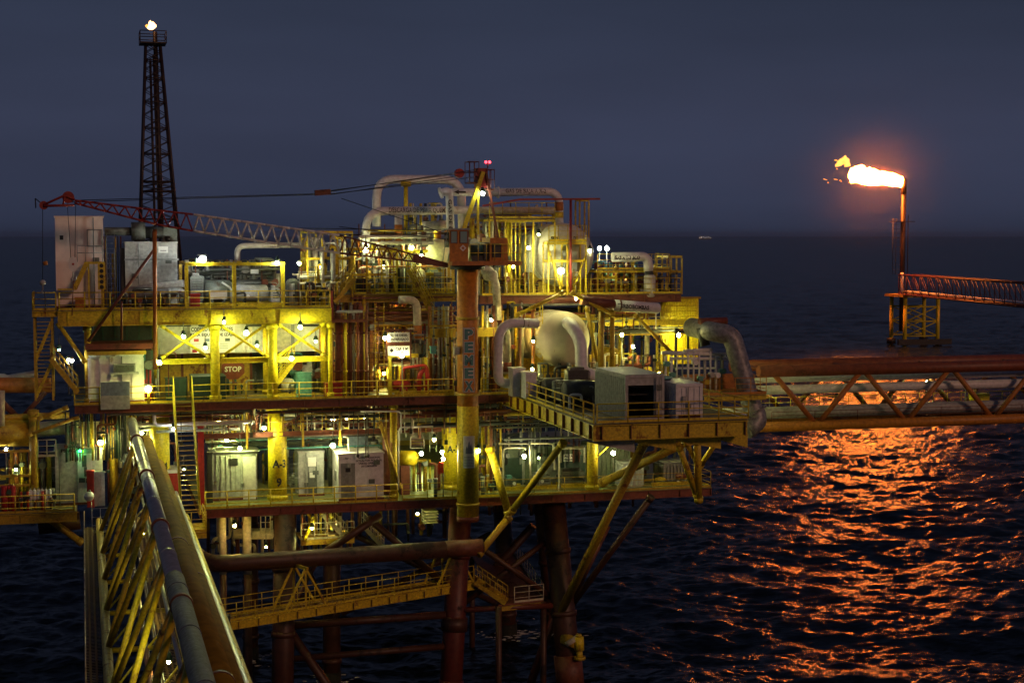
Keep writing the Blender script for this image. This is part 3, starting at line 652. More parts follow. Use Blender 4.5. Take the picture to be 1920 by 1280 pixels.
# ================================================================ FLARE TRIPOD
FY = 420.
def flare():
    Yt = P(1690, 640, FY).y; base = P(1712, 666, FY); sx = P(1692, 500, FY).x
    zt = P(1692, 338, FY).z; zd = P(1710, 556, FY).z; xl, xr = P(1684, 600, FY).x, P(1745, 600, FY).x
    t = thing('flare_stack', 'tall dark flare stack standing in the sea at right', 'flare stack', (sx, FY, 0))
    obj('stack', MB().tube((sx, FY, zd - 10), (sx, FY, zt), .72, 16), 'burnt', t)
    obj('tip', MB().tube((sx, FY, zt - 4), (sx, FY, zt + .5), .85, 16, .75), 'burnt', t)
    obj('pale_pipe', MB().tube((sx - .7, FY - 1.2, zd), (sx - .7, FY - 1.2, zd + 7), .45, 12), 'lilac_white', t)
    m = MB()
    for s in (-3.2, -2.2): m.tube((sx + s, FY, zt - 27), (sx + s, FY, zt - 11), .08, 5)
    z = zt - 27
    while z < zt - 11: m.tube((sx - 3.2, FY, z), (sx - .5, FY, z), .05, 4); z += 1.3
    obj('ladder_cage', m, 'dark', t)
    obj('ring_platform', MB().box(sx - 3.3, FY - 1.5, zt - 12, sx + 3, FY + 1.5, zt - 11.8), 'burnt', t)
    obj('tall_pipe', MB().tube((sx + 1.6, FY, zd), (sx + 1.6, FY, zt - 10), .14, 6), 'burnt', t)
    b = thing('flare_support', 'yellow braced frame carrying the flare stack above the water', 'support frame', ((xl + xr) / 2, FY, 0))  # bright yellow paint stands in for flame light on this frame
    for x in (xl, xr):
        for y in (FY - 4, FY + 4):
            obj('leg', MB().tube((x, y, -3), (x, y, zd), .58, 12), 'bright_yellow', b); obj('foot', MB().tube((x, y, .2), (x, y, 1.9), 1.3, 12), 'black', b)
    for y in (FY - 4, FY + 4):
        for f in (.2, .5, .8): obj('tie', MB().tube((xl, y, zd * f), (xr, y, zd * f), .2, 8), 'bright_yellow', b)
        for f in (.2, .5):
            obj('diagonal', MB().tube((xl, y, zd * f), (xr, y, zd * (f + .3)), .16, 8), 'bright_yellow', b); obj('diagonal', MB().tube((xr, y, zd * f), (xl, y, zd * (f + .3)), .16, 8), 'bright_yellow', b)
    obj('platform', MB().box(xl - 1.5, FY - 5.5, zd, xr + 1.2, FY + 5.5, zd + .8), 'dull_yellow', b)
    obj('fender', MB().box(xl - 3, FY - 6, .4, xr + 3.5, FY - 5.2, 2.0), 'black', b)
    # approach truss running towards the camera to the right
    a0 = P(1697, 556, FY); q0 = V((xl, FY, zd + .8)); dz = 5.6; end = PZ(1990, 583, zd + .8)
    k = thing('flare_bridge', 'red brown truss bridge leading right from the flare base', 'bridge', q0)
    d = (end - q0); d.z = 0; n = 17; s = V((-d.y, d.x, 0)).normalized() * 4
    for off in (V((0, 0, 0)), s):
        obj('top_chord', MB().tube(q0 + ZA * dz + off, q0 + d + ZA * dz + off, .22, 8), 'jacket_red', k); obj('bottom_chord', MB().tube(q0 + off, q0 + d + off, .26, 8), 'jacket_red', k)
        for i in range(n + 1):
            p = q0 + d * (i / n) + off
            obj('upright', MB().tube(p, p + ZA * dz, .14, 6), 'jacket_red', k)
            if i < n: obj('diagonal', MB().tube(p + ZA * dz, q0 + d * ((i + 1) / n) + off, .11, 6), 'rust', k)
    for i, o_ in enumerate((1.3, 2.3)):
        pipe(('pale pipe along the flare bridge', 'second pale pipe along the flare bridge')[i], [q0 + s * (o_ / 4) + ZA * .8, q0 + d + s * (o_ / 4) + ZA * .8], .3, 'lilac_white', group='pipes on the flare bridge')
    return sx, zt
FSX, FZT = flare()
def blob(label, ctrl, seed, mat, name='gas_flame', n=28, m=40, rough=.25):
    """flame body swept along ctrl=[(point, radius up, radius down)] with ragged surface"""
    from mathutils import noise
    mb = MB(); vs = []; K = len(ctrl) - 1
    for j in range(m + 1):
        f = j / m * K; i = min(int(f), K - 1); u = f - i; u = u * u * (3 - 2 * u)
        p = V(ctrl[i][0]).lerp(V(ctrl[i + 1][0]), u); ra = ctrl[i][1] * (1 - u) + ctrl[i + 1][1] * u; rb = ctrl[i][2] * (1 - u) + ctrl[i + 1][2] * u
        for q in range(n):
            a = 2 * math.pi * q / n; ca, sa = math.cos(a), math.sin(a); r = ra if sa > 0 else rb
            w_ = V((0, ca * (ra + rb) / 2, sa * r)); pp = p + w_
            s = 1 + rough * noise.fractal(pp * .55 + V((seed, 0, 0)), .9, 2.2, 4) * (1.4 if sa > 0 else .5)
            x_ = rough * 1.6 * noise.noise(pp * .7 + V((0, seed, 0)))
            vs.append(p + w_ * s + V((x_, 0, 0)))
    fs = [(j * n + q, j * n + (q + 1) % n, (j + 1) * n + (q + 1) % n, (j + 1) * n + q) for j in range(m) for q in range(n)]
    fs += [tuple(range(n))[::-1], tuple(m * n + q for q in range(n))]
    mb.add(vs, fs, True); return mb
def fire_mat(n, c1, c2, st):
    m, t, b = newmat(n); b.inputs['Base Color'].default_value = (0, 0, 0, 1); b.inputs['Roughness'].default_value = 1
    ns = t.nodes.new('ShaderNodeTexNoise'); ns.inputs['Scale'].default_value = .5; ns.inputs['Detail'].default_value = 5
    g = t.nodes.new('ShaderNodeNewGeometry'); t.links.new(g.outputs['Position'], ns.inputs['Vector'])
    mx = t.nodes.new('ShaderNodeMix'); mx.data_type = 'RGBA'; mx.inputs[6].default_value = (*c1, 1); mx.inputs[7].default_value = (*c2, 1)
    t.links.new(ns.outputs[0], mx.inputs[0]); t.links.new(mx.outputs[2], b.inputs['Emission Color']); b.inputs['Emission Strength'].default_value = st
fire_mat('fire', (1, .20, .020), (1, .25, .035), 185)
fire_mat('fire_thin', (1, .2, .015), (1, .55, .10), 1.5)
q = lambda px, py: P(px, py, FY)
t = thing('gas_flame', 'huge white hot flame streaming left from the sea flare stack', 'flame', q(1690, 340))
obj('flame_body', blob('', [(q(1691, 337), 1.0, .6), (q(1688, 338), 1.3, 2.1), (q(1676, 338), 1.7, 1.7), (q(1655, 336), 2.5, 1.7), (q(1630, 334), 2.6, 2.0), (q(1612, 330), 2.9, 2.1), (q(1598, 330), 2.2, 1.9), (q(1594, 331), 1.0, 1.0)], 3, 'fire', rough=.35), 'fire', t)
obj('detached_lick', blob('', [(q(1568, 311), .2, .2), (q(1574, 308), .9, .5), (q(1581, 302), 1.2, .8), (q(1588, 304), .9, 1.2), (q(1594, 311), .25, .2)], 9, 'fire', rough=.9), 'fire_mid', t) if fire_mat('fire_mid', (1, .22, .02), (1, .6, .12), 2.2) is None else None
for i, (a, b_) in enumerate(((1553, 342), (1546, 336), (1567, 336), (1574, 339), (1589, 342), (1571, 316), (1564, 301), (1592, 318))):
    obj('spark', blob('', [(q(a, b_), .08, .08), (q(a + 2, b_ + .5), .25, .2), (q(a + 4, b_ + 1), .06, .06)], i, 'fire', n=8, m=8, rough=.9), 'fire_thin', t)

def vol(n, col, dens, ecol, est, scale, lo, hi, c0, rad):
    m = bpy.data.materials.new(n); m.use_nodes = True; M[n] = m; t = m.node_tree; t.nodes.clear(); o = t.nodes.new('ShaderNodeOutputMaterial'); v = t.nodes.new('ShaderNodeVolumePrincipled')
    v.inputs['Color'].default_value = (*col, 1); v.inputs['Emission Color'].default_value = (*ecol, 1); v.inputs['Anisotropy'].default_value = .2
    g = t.nodes.new('ShaderNodeNewGeometry'); ns = t.nodes.new('ShaderNodeTexNoise'); ns.inputs['Scale'].default_value = scale; ns.inputs['Detail'].default_value = 3; t.links.new(g.outputs['Position'], ns.inputs['Vector'])
    r = t.nodes.new('ShaderNodeMapRange'); r.inputs['From Min'].default_value = lo; r.inputs['From Max'].default_value = hi; t.links.new(ns.outputs[0], r.inputs[0])
    sb = t.nodes.new('ShaderNodeVectorMath'); sb.operation = 'SUBTRACT'; sb.inputs[1].default_value = c0; t.links.new(g.outputs['Position'], sb.inputs[0])
    dv = t.nodes.new('ShaderNodeVectorMath'); dv.operation = 'DIVIDE'; dv.inputs[1].default_value = rad; t.links.new(sb.outputs[0], dv.inputs[0]); ln = t.nodes.new('ShaderNodeVectorMath'); ln.operation = 'LENGTH'; t.links.new(dv.outputs[0], ln.inputs[0])
    fo = t.nodes.new('ShaderNodeMapRange'); fo.interpolation_type = 'SMOOTHSTEP'; fo.inputs['From Min'].default_value = 1; fo.inputs['From Max'].default_value = .1; t.links.new(ln.outputs['Value'], fo.inputs[0])
    mu = t.nodes.new('ShaderNodeMath'); mu.operation = 'MULTIPLY'; t.links.new(r.outputs[0], mu.inputs[0]); t.links.new(fo.outputs[0], mu.inputs[1])
    for nm, k in (('Density', dens), ('Emission Strength', est)):
        q_ = t.nodes.new('ShaderNodeMath'); q_.operation = 'MULTIPLY'; q_.inputs[1].default_value = k; t.links.new(mu.outputs[0], q_.inputs[0]); t.links.new(q_.outputs[0], v.inputs[nm])
    t.links.new(v.outputs[0], o.inputs['Volume'])
fc = q(1645, 334); vol('flame_gas', (0, 0, 0), 0, (1, .20, .02), .5, .45, .35, .7, tuple(fc), (11.5, 4, 4.2))
mb = MB(); mb.dome(fc, ZA, 1, 1, 20, 6); mb.dome(fc, -ZA, 1, 1, 20, 6); mb.v = [(fc.x + (x - fc.x) * 11.5, fc.y + (y - fc.y) * 4, fc.z + (z - fc.z) * 4.2) for x, y, z in mb.v]
obj('flame_edge', mb, 'flame_gas', bpy.data.objects['gas_flame'])
sc0 = q(1640, 335); vol('smoke', (.8, .75, .75), .0011, (0, 0, 0), 0, .05, .0, .6, tuple(sc0), (34, 24, 24))  # scattering volume added to give the flame its orange halo
mb = MB(); mb.dome(sc0, ZA, 1, 1, 24, 8); mb.dome(sc0, -ZA, 1, 1, 24, 8); mb.v = [(sc0.x + (x - sc0.x) * 34, sc0.y + (y - sc0.y) * 24, sc0.z + (z - sc0.z) * 24) for x, y, z in mb.v]
tag(obj('smoke', mb, 'smoke'), 'added thin scattering volume for the orange halo around the sea flare', 'smoke', kind='stuff')
sc1 = q(1470, 322); vol('dark_smoke', (.25, .2, .2), .006, (0, 0, 0), 0, .06, .42, .75, tuple(sc1), (26, 12, 8))
mb = MB(); mb.dome(sc1, ZA, 1, 1, 24, 8); mb.dome(sc1, -ZA, 1, 1, 24, 8); mb.v = [(sc1.x + (x - sc1.x) * 26, sc1.y + (y - sc1.y) * 12, sc1.z + (z - sc1.z) * 8) for x, y, z in mb.v]
tag(obj('smoke_trail', mb, 'dark_smoke'), 'faint dark smoke drifting left from the sea flare', 'smoke', kind='stuff')
# ================================================================ LEFT FLARE TOWER
def tower():
    Y = 150.; xa, xb = P(262, 455, Y).x, P(334, 455, Y).x; za = P(300, 455, Y).z; ta, tb = P(273, 84, Y).x, P(300, 84, Y).x; zt = P(287, 84, Y).z
    cx, ct = (xa + xb) / 2, (ta + tb) / 2; hw, ht = (xb - xa) / 2, (tb - ta) / 2
    def cn(f, sx, sy):
        x = (cx + (ct - cx) * f); h = hw + (ht - hw) * f; return V((x + sx * h, Y + sy * h, za + (zt - za) * f))
    f0 = (zR - 2 - za) / (zt - za)
    t = thing('flare_tower', 'tall dark lattice tower with a small flame on top', 'lattice tower', cn(f0, 0, 0))
    C = ((-1, -1), (1, -1), (1, 1), (-1, 1)); lv = [f0, .0, .12, .26, .31, .45, .58, .71, .83, .92, 1.0]
    for s in C: obj('leg', MB().tube(cn(f0, *s), cn(1, *s), .12, 8), 'dark_tower', t)
    for i, (a, b) in enumerate(zip(lv, lv[1:])):
        m = MB()
        for k in range(4):
            s, u = C[k], C[(k + 1) % 4]; md = (a + b) / 2
            m.tube(cn(b, *s), cn(b, *u), .06, 5)
            for (c0, c1) in ((a, md), (md, b)): m.tube(cn(c0, *s), cn(c1, *u), .036, 5); m.tube(cn(c0, *u), cn(c1, *s), .036, 5)
        obj('lattice', m, 'dark_tower', t)
    for dx, r, f1 in ((-.35, .11, .92), (.3, .2, 1.065), (.05, .08, .95)): obj('riser', MB().tube(cn(f0, 0, 0) + V((dx, 0, 0)), V((ct + dx * .7, Y, za + (zt - za) * f1)), r, 10), 'dark_tower', t)
    obj('top_platform', MB().box(ct - 1.15, Y - 1.3, zt, ct + 1.15, Y + 1.3, zt + .12), 'dark_tower', t)
    m = MB()
    for z in (.55, 1.1):
        for a, b in (((-1.15, -1.3), (1.15, -1.3)), ((1.15, -1.3), (1.15, 1.3)), ((1.15, 1.3), (-1.15, 1.3)), ((-1.15, 1.3), (-1.15, -1.3))): m.tube((ct + a[0], Y + a[1], zt + z), (ct + b[0], Y + b[1], zt + z), .04, 5)
    for a in ((-1.15, -1.3), (0, -1.3), (1.15, -1.3), (1.15, 1.3), (-1.15, 1.3)): m.tube((ct + a[0], Y + a[1], zt), (ct + a[0], Y + a[1], zt + 1.1), .04, 5)
    obj('top_railing', m, 'dark_tower', t)
    q = lambda px, py: P(px, py, Y); f = thing('pilot_flame', 'small flickering flame on top of the lattice tower', 'flame', q(283, 55))
    z0 = q(284, 55)
    def up(pts, sd, nm, mt, rg=.7):
        from mathutils import noise
        mb = MB(); n, mm = 12, 14; vs = []; K = len(pts) - 1
        for j in range(mm + 1):
            g = j / mm * K; i = min(int(g), K - 1); u = g - i; p = V(pts[i][0]).lerp(V(pts[i + 1][0]), u); r = pts[i][1] * (1 - u) + pts[i + 1][1] * u
            for k in range(n):
                a = 2 * math.pi * k / n; w_ = V((math.cos(a), math.sin(a), 0)) * r; vs.append(p + w_ * (1 + rg * noise.noise((p + w_) * 1.3 + V((sd, 0, 0)))) + V((.3 * rg * noise.noise(p * 2), 0, 0)))
        mb.add(vs, [(j * n + k, j * n + (k + 1) % n, (j + 1) * n + (k + 1) % n, (j + 1) * n + k) for j in range(mm) for k in range(n)], True); obj(nm, mb, mt, f)
    up([(q(282, 56), .12), (q(280, 52), .38), (q(284, 47), .42), (q(281, 43), .2), (q(282, 39), .03)], 2, 'flame_body', 'fire_small')
    up([(q(288, 53), .1), (q(290, 49), .26), (q(289, 44), .16), (q(288, 41), .02)], 5, 'flame_lick', 'fire_small')
    up([(q(276, 52), .08), (q(275, 49), .16), (q(276, 46), .02)], 7, 'flame_lick', 'fire_mid')
fire_mat('fire_small', (1, .35, .12), (1, .55, .25), 6)
paint('dark_tower', (.035, .018, .014), .4, (.07, .04, .015), sc=.25)
tower()
# ================================================================ CLUTTER BUILDERS
def manifold(label, px0, px1, Y, z0, z1, n, mats, seed, dY=1.2, r=(.05, .13), name='pipe_manifold', group='clusters of process piping'):
    rn = random.Random(seed); x0, x1 = xp(px0, Y), xp(px1, Y); t = thing(name, label, 'piping', ((x0 + x1) / 2, Y, z0), group)
    for k in range(n):
        x = x0 + (x1 - x0) * (k + rn.uniform(.2, .8)) / n; y = Y + rn.uniform(0, dY); rr = rn.uniform(*r); mt = rn.choice(mats); zt = z1 if rn.random() < .55 else rn.uniform(z0 + (z1 - z0) * .5, z1)
        pts = [(x, y, z0), (x, y, zt)]
        if rn.random() < .55:
            dx = rn.uniform(-.9, .9) * (x1 - x0) * .4; dx = max(x0 - x, min(x1 - x, dx)); zz = rn.uniform(z0 + .6, zt - .4) if rn.random() < .5 else zt
            if abs(dx) > .4: pts = [(x, y, z0), (x, y, zz), (x + dx, y, zz)] + ([(x + dx, y, z1)] if rn.random() < .5 and zz < z1 - .5 else [])
        o = obj('pipe', MB().path(pts, rr, n=8), mt, t)
        if rn.random() < .6:
            zv = rn.uniform(z0 + .5, min(zt, pts[1][2]) - .2)
            v = MB(); v.tube((x, y, zv - rr * 1.3), (x, y, zv + rr * 1.3), rr * 1.9, 8); v.tube((x, y, zv), (x, y - rr * 3.4, zv), rr * .4, 6); v.tube((x, y - rr * 3.2, zv), (x, y - rr * 3.6, zv), rr * 1.5, 10)
            obj('valve', v, rn.choice(['red_oxide', 'dark', 'grey', 'machine', 'dark', 'dark_green', 'rust']), t)
    return t
def runs(label, px0, px1, Y, z0, z1, n, mats, seed, r=(.05, .14), dY=2., name='pipe_rack', group='horizontal pipe racks under the decks'):
    rn = random.Random(seed); x0, x1 = xp(px0, Y), xp(px1, Y); t = thing(name, label, 'piping', ((x0 + x1) / 2, Y, z0), group)
    for k in range(n):
        z = rn.uniform(z0, z1); y = Y + rn.uniform(0, dY); a = x0 + (x1 - x0) * rn.uniform(0, .25); b = x1 - (x1 - x0) * rn.uniform(0, .25); rr = rn.uniform(*r)
        pts = [(a, y, z), (b, y, z)]
        if rn.random() < .4: pts.append((b, y, z + rn.uniform(-1.2, 1.2)))
        if rn.random() < .3: pts.insert(0, (a, y, z + rn.uniform(-1.0, 1.0)))
        obj('pipe', MB().path(pts, rr, n=8), rn.choice(mats), t)
    x = x0 + .5
    while x < x1: obj('hanger', MB().tube((x, Y + dY * .5, z0 - .1), (x, Y + dY * .5, z1 + .35), .045, 5), 'rust', t); x += rn.uniform(1.6, 3.2)
    return t
def skid(label, bx, seed, body='machine', acc='grey', name='machine_skid', group='machinery skids', frame='yellow'):
    rn = random.Random(seed); x0, y0, z0, x1, y1, z1 = bx; W_, Hh = x1 - x0, z1 - z0; t = thing(name, label, 'machinery', ((x0 + x1) / 2, (y0 + y1) / 2, z0), group)
    for y in (y0, y1): obj('base_beam', MB().ibeam((x0, y, z0 + .13), (x1, y, z0 + .13), .16, .24), frame, t)
    x = x0
    while x < x1 - .5:
        L = min(rn.uniform(.8, 2.2), x1 - x); h = Hh * rn.uniform(.35, .95); k = rn.random(); ym = (y0 + y1) / 2; d = (y1 - y0) * .4
        if k < .35:
            rr = min(h / 2, L * .45, .7); m = MB(); m.tube((x + .1, ym, z0 + .3 + rr), (x + L - .2, ym, z0 + .3 + rr), rr, 16); m.dome((x + L - .2, ym, z0 + .3 + rr), XA, rr, rr * .4, 16, 4); m.dome((x + .1, ym, z0 + .3 + rr), -XA, rr, rr * .4, 16, 4); obj('drum', m, rn.choice([body, acc]), t)
            obj('saddle', MB().box(x + L * .2, ym - rr * .7, z0 + .25, x + L * .3, ym + rr * .7, z0 + .35 + rr * .4), body, t); obj('saddle', MB().box(x + L * .65, ym - rr * .7, z0 + .25, x + L * .75, ym + rr * .7, z0 + .35 + rr * .4), body, t)
        elif k < .7:
            obj('casing', MB().box(x + .05, ym - d, z0 + .26, x + L - .1, ym + d, z0 + h), rn.choice([body, body, acc]), t)
            m = MB(); zz = z0 + .5
            while zz < z0 + h - .2: m.box(x + .15, ym - d - .03, zz, x + L - .2, ym - d - .003, zz + .05); zz += .16
            obj('louvre', m, 'dark', t); obj('cap', MB().box(x + .2, ym - d * .6, z0 + h + .002, x + L - .35, ym + d * .6, z0 + h + .18), acc, t)
        else:
            rr = min(.45, L * .4); m = MB(); m.tube((x + L / 2, ym, z0 + .26), (x + L / 2, ym, z0 + h * .85), rr, 14); m.dome((x + L / 2, ym, z0 + h * .85), ZA, rr, rr * .5, 14, 4); obj('pot', m, rn.choice([body, acc]), t)
        p = x + rn.uniform(.1, L); q_ = x + rn.uniform(-.5, L); obj('pipe', MB().path([(p, y0 - .02, z0 + .2), (p, y0 - .02, z0 + h * rn.uniform(.5, 1.05)), (q_, y0 + .3, z0 + h * rn.uniform(.6, 1.0))], rn.uniform(.03, .08), n=7), rn.choice([acc, 'dark', body, 'light_grey']), t)
        if rn.random() < .5: obj('gauge', MB().tube((p + .2, y0 - .02, z0 + h * .6), (p + .2, y0 + .05, z0 + h * .6), .12, 10), 'sign_white', t)
        x += L + rn.uniform(.02, .25)
    return t
def vessel(label, c0, ax, r, L, mat='white', hd=.5, name='pressure_vessel', group=None, saddles=True, zb=None, seams=3):
    c0 = V(c0); ax = V(ax).normalized(); t = thing(name, label, 'vessel', (c0.x, c0.y, (zb if zb is not None else c0.z - r)), group)
    obj('shell', MB().tube(c0, c0 + ax * L, r, 40), mat, t)
    obj('head', MB().dome(c0 + ax * .003, -ax, r, r * hd, 40, 9), mat, t); obj('head', MB().dome(c0 + ax * L, ax, r, r * hd, 40, 9), mat, t)
    for k in range(seams): p = c0 + ax * (L * (k + .02) / seams); obj('seam', MB().tube(p, p + ax * .09, r + .02, 40), mat, t)
    if saddles and zb is not None:
        for k in (.15, .8):
            p = c0 + ax * L * k; w_ = ax.cross(ZA) * r * .85
            m = MB(); m.beam(V((p.x, p.y, zb)), V((p.x, p.y, c0.z - r * .55)), abs(w_.x) * 2 + .35 if abs(w_.x) > .1 else .35, .3 if abs(w_.x) > .1 else r * 1.7); obj('saddle', m, 'dull_yellow', t)
    return t
def board(label, px0, py0, px1, py1, Y, lines, mat='sign_white', lm='lettering', cat='sign', name='sign_board', fill=.8, wid=.9, legs=None):
    x0, y_, z0, x1, _, z1 = B(px0, py0, px1, py1, Y, .05); t = thing(name, label, cat, ((x0 + x1) / 2, Y, z0))
    obj('panel', MB().box(x0, Y, z0, x1, Y + .05, z1), mat, t)
    n = len(lines); hh = (z1 - z0) / n
    for i, l in enumerate(lines):
        if not l: continue
        s, f = (l if isinstance(l, tuple) else (l, wid)); w_ = (x1 - x0) * f
        text(s, t, ((x0 + x1) / 2 - w_ / 2, Y - .006, z1 - hh * (i + .5) - hh * fill / 2), XA, ZA, w_, hh * fill, lm)
    for px in (legs or ()):
        x = xp(px, Y); obj('post', MB().tube((x, Y + .09, z0 - 1.6), (x, Y + .09, z1), .04, 6), 'rust', t)
    return t
def barrel(label, x, y, z, mat='blue_grey', group='oil drums'):
    t = thing('drum', label, 'drum', (x, y, z), group); obj('body', MB().tube((x, y, z), (x, y, z + .88), .29, 16), mat, t)
    for k in (.28, .58): obj('ring', MB().tube((x, y, z + k), (x, y, z + k + .03), .305, 16), mat, t)
    return t
def crate(label, bx, mat='dark_green', name='equipment_box', cat='box', group=None, lid=True):
    x0, y0, z0, x1, y1, z1 = bx; t = thing(name, label, cat, ((x0 + x1) / 2, y0, z0), group)
    obj('body', MB().box(*bx), mat, t); obj('lid', MB().box(x0 - .04, y0 - .04, z1 + .002, x1 + .04, y1 + .04, z1 + .08), mat, t)
    m = MB()
    for k in range(1, 4): x = x0 + (x1 - x0) * k / 4; m.box(x - .03, y0 - .04, z0 + .05, x + .03, y0 - .002, z1 - .05)
    obj('ribs', m, mat, t); return t

# ================================================================ UPPER LEFT DECK
bx = B(106, 408, 193, 577, 106.5, 3.2, zU); t = cabin('duct_house', 'tall white windowless duct house with pinkish light put into its paint', 'duct house', bx, 'pink_lit_white')
x0, y0, z0, x1, y1, z1 = bx
a = P(164, 462, 106.5); b = P(191, 431, 106.5); m = MB()
for p, q_ in (((a.x, a.z), (b.x, a.z)), ((b.x, a.z), (b.x, b.z)), ((b.x, b.z), (a.x, b.z)), ((a.x, b.z), (a.x, a.z))): m.beam((p[0], 106.46, p[1]), (q_[0], 106.46, q_[1]), .04, .05)
obj('hatch_frame', m, 'grey', t)
a = P(166, 570, 106.5); b = P(184, 505, 106.5); obj('door', MB().box(a.x, 106.44, a.z, b.x, 106.497, b.z), 'pink_lit_white', t)
t = thing('stair', 'short yellow steps with top landing in front of the duct house', 'stair', (a.x, 105.5, zU), 'yellow steel stairs between decks')
a = P(140, 541, 105.6); b = P(163, 492, 105.6); c_ = P(196, 491, 105.6)
for y in (105.2, 105.95): obj('stringer', MB().beam((a.x, y, a.z), (b.x, y, b.z), .07, .3), 'yellow', t)
for k in range(1, 7): p = a.lerp(b, k / 7); obj('tread', MB().box(p.x - .12, 105.24, p.z, p.x + .12, 105.9, p.z + .04), 'dull_yellow', t)
obj('landing', MB().box(b.x - .1, 105.2, b.z - .1, c_.x, 105.95, b.z + .05), 'yellow', t)
for x in (b.x + .1, c_.x - .1): obj('post', MB().beam((x, 105.9, zU), (x, 105.9, b.z - .1), .1, .1), 'yellow', t)
obj('low_platform', MB().box(P(108, 541, 105.6).x, 105.2, a.z - .08, a.x + .1, 106.2, a.z), 'yellow', t)
m = MB(); a = P(145, 474, 105.3); b = P(192, 474, 105.3)
for z in (a.z, a.z + .45): m.tube((a.x, 105.2, z), (b.x, 105.2, z), .025, 5)
for k in range(4): x = a.x + (b.x - a.x) * k / 3; m.tube((x, 105.2, a.z - .6), (x, 105.2, a.z + .45), .025, 5)
obj('handrail', m, 'light_grey', t)
x0, y0, z0, x1, y1, z1 = B(184, 493, 197, 543, 104.9, .2); t = thing('gauge_board', 'narrow yellow panel with a column of dark round holes', 'panel', ((x0 + x1) / 2, 104.9, z0)); obj('panel', MB().box(x0, y0, z0, x1, y1, z1), 'yellow', t)
for k in range(5): z = z0 + (z1 - z0) * (k + .5) / 5; obj('hole', MB().tube(((x0 + x1) / 2, 104.86, z), ((x0 + x1) / 2, 104.897, z), .13, 12), 'black', t)
obj('leg', MB().beam(((x0 + x1) / 2, 105.15, zU), ((x0 + x1) / 2, 105.15, z1), .1, .1), 'dull_yellow', t)
# filter house
bx = B(236, 456, 332, 577, 108, 4, zU); t = cabin('filter_house', 'large pale grey filter house with a sign and seam lines', 'filter house', bx, 'light_grey')
x0, y0, z0, x1, y1, z1 = bx; zm = P(300, 488, 108).z
obj('ledge', MB().box(x0 - .05, y0 - .18, zm, x1 + .1, y0 - .002, zm + .12), 'grey', t)
obj('ledge', MB().box(x0 - .05, y0 - .12, z0 + 1.15, x1 + .1, y0 - .002, z0 + 1.2), 'grey', t)
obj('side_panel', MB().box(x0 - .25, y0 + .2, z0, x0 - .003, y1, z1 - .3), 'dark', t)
a = P(297, 474, 108); b = P(315, 462, 108); pl = obj('plate', MB().box(a.x, 107.94, a.z, b.x, 107.997, b.z), 'sign_white', t); obj('emblem', MB().box(a.x + .12, 107.92, a.z + .12, b.x - .12, 107.937, a.z + .17), 'grey', pl)
for k in range(3): x = x0 + .8 + k * 1.0; obj('roof_vent', MB().tube((x, y0 + 1, z1 + .1), (x, y0 + 1, z1 + .45), .18, 10), 'dark', t)
pipe('fat grey pipe bending round the foot of the filter house', [P(240, 546, 106.6), P(336, 532, 106.6), P(352, 532, 108.5)], .26, 'light_grey', group='large pipes beside the filter house')
pipe('second fat grey pipe lower at the filter house foot', [P(240, 556, 106.3), P(345, 544, 106.3), P(352, 575, 106.3)], .24, 'grey', group='large pipes beside the filter house')
t = thing('silencer', 'dark round exhaust silencer with duct above the filter house', 'silencer', P(258, 447, 109))
a = P(196, 434, 109); b = P(332, 434, 109)
obj('duct', MB().tube(a, P(247, 434, 109), .28, 14), 'machine', t); obj('drum', MB().tube(P(246, 434, 109), P(272, 434, 109), .62, 20), 'machine', t); obj('outlet', MB().tube(P(272, 436, 109), P(306, 436, 109), .4, 16), 'dark', t)
obj('box', MB().box(*B(304, 425, 332, 455, 109, 1.6)), 'machine', t); obj('support', MB().beam(P(258, 450, 109), P(258, 470, 109), .3, .3), 'dark', t)
cage_ladder('thin ladder between the duct house and the filter house', xp(211, 106), 106, zU, P(211, 440, 106).z, .5, 'grey')
manifold('thin dark pipes between duct house and filter house', 196, 232, 108.5, zU, zU + 4.6, 9, ['dark', 'grey', 'yellow', 'rust'], 11, r=(.03, .08))
# portal frame + engines
zp = P(440, 492, 104.6).z
t = thing('portal_frame', 'yellow portal frame over the dark engine module', 'frame', (xp(352, 104.6), 104.6, zU))
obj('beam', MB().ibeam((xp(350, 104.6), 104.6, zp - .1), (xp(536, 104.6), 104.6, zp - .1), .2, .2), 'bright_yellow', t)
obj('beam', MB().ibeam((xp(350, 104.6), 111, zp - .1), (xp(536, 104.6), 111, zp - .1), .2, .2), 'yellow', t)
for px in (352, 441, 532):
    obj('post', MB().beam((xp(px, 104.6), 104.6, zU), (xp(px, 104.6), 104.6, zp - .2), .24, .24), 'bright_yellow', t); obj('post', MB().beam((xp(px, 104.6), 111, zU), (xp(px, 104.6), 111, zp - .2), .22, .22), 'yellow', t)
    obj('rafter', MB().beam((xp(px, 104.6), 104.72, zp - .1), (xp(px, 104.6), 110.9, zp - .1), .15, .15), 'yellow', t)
bx = B(356, 500, 437, 577, 106.4, 2.6, zU); skid('dark engine skid in the left bay of the portal frame', bx, 21, 'machine', 'grey')
bx = B(446, 503, 528, 577, 106.4, 2.6, zU); skid('dark compressor skid in the right bay of the portal frame', bx, 22, 'machine', 'light_grey')
manifold('tangle of dark pipes behind the engines', 356, 528, 109.8, zU, zU + 3.0, 26, ['machine', 'dark', 'grey', 'dark', 'light_grey'], 23, r=(.05, .2))
runs('dark pipe runs over the engines', 356, 528, 109.0, zU + 1.0, zU + 2.7, 9, ['machine', 'dark', 'grey'], 24, dY=1)
board('small white plate on the dark compressor', 470, 505, 485, 513, 106.2, [''])
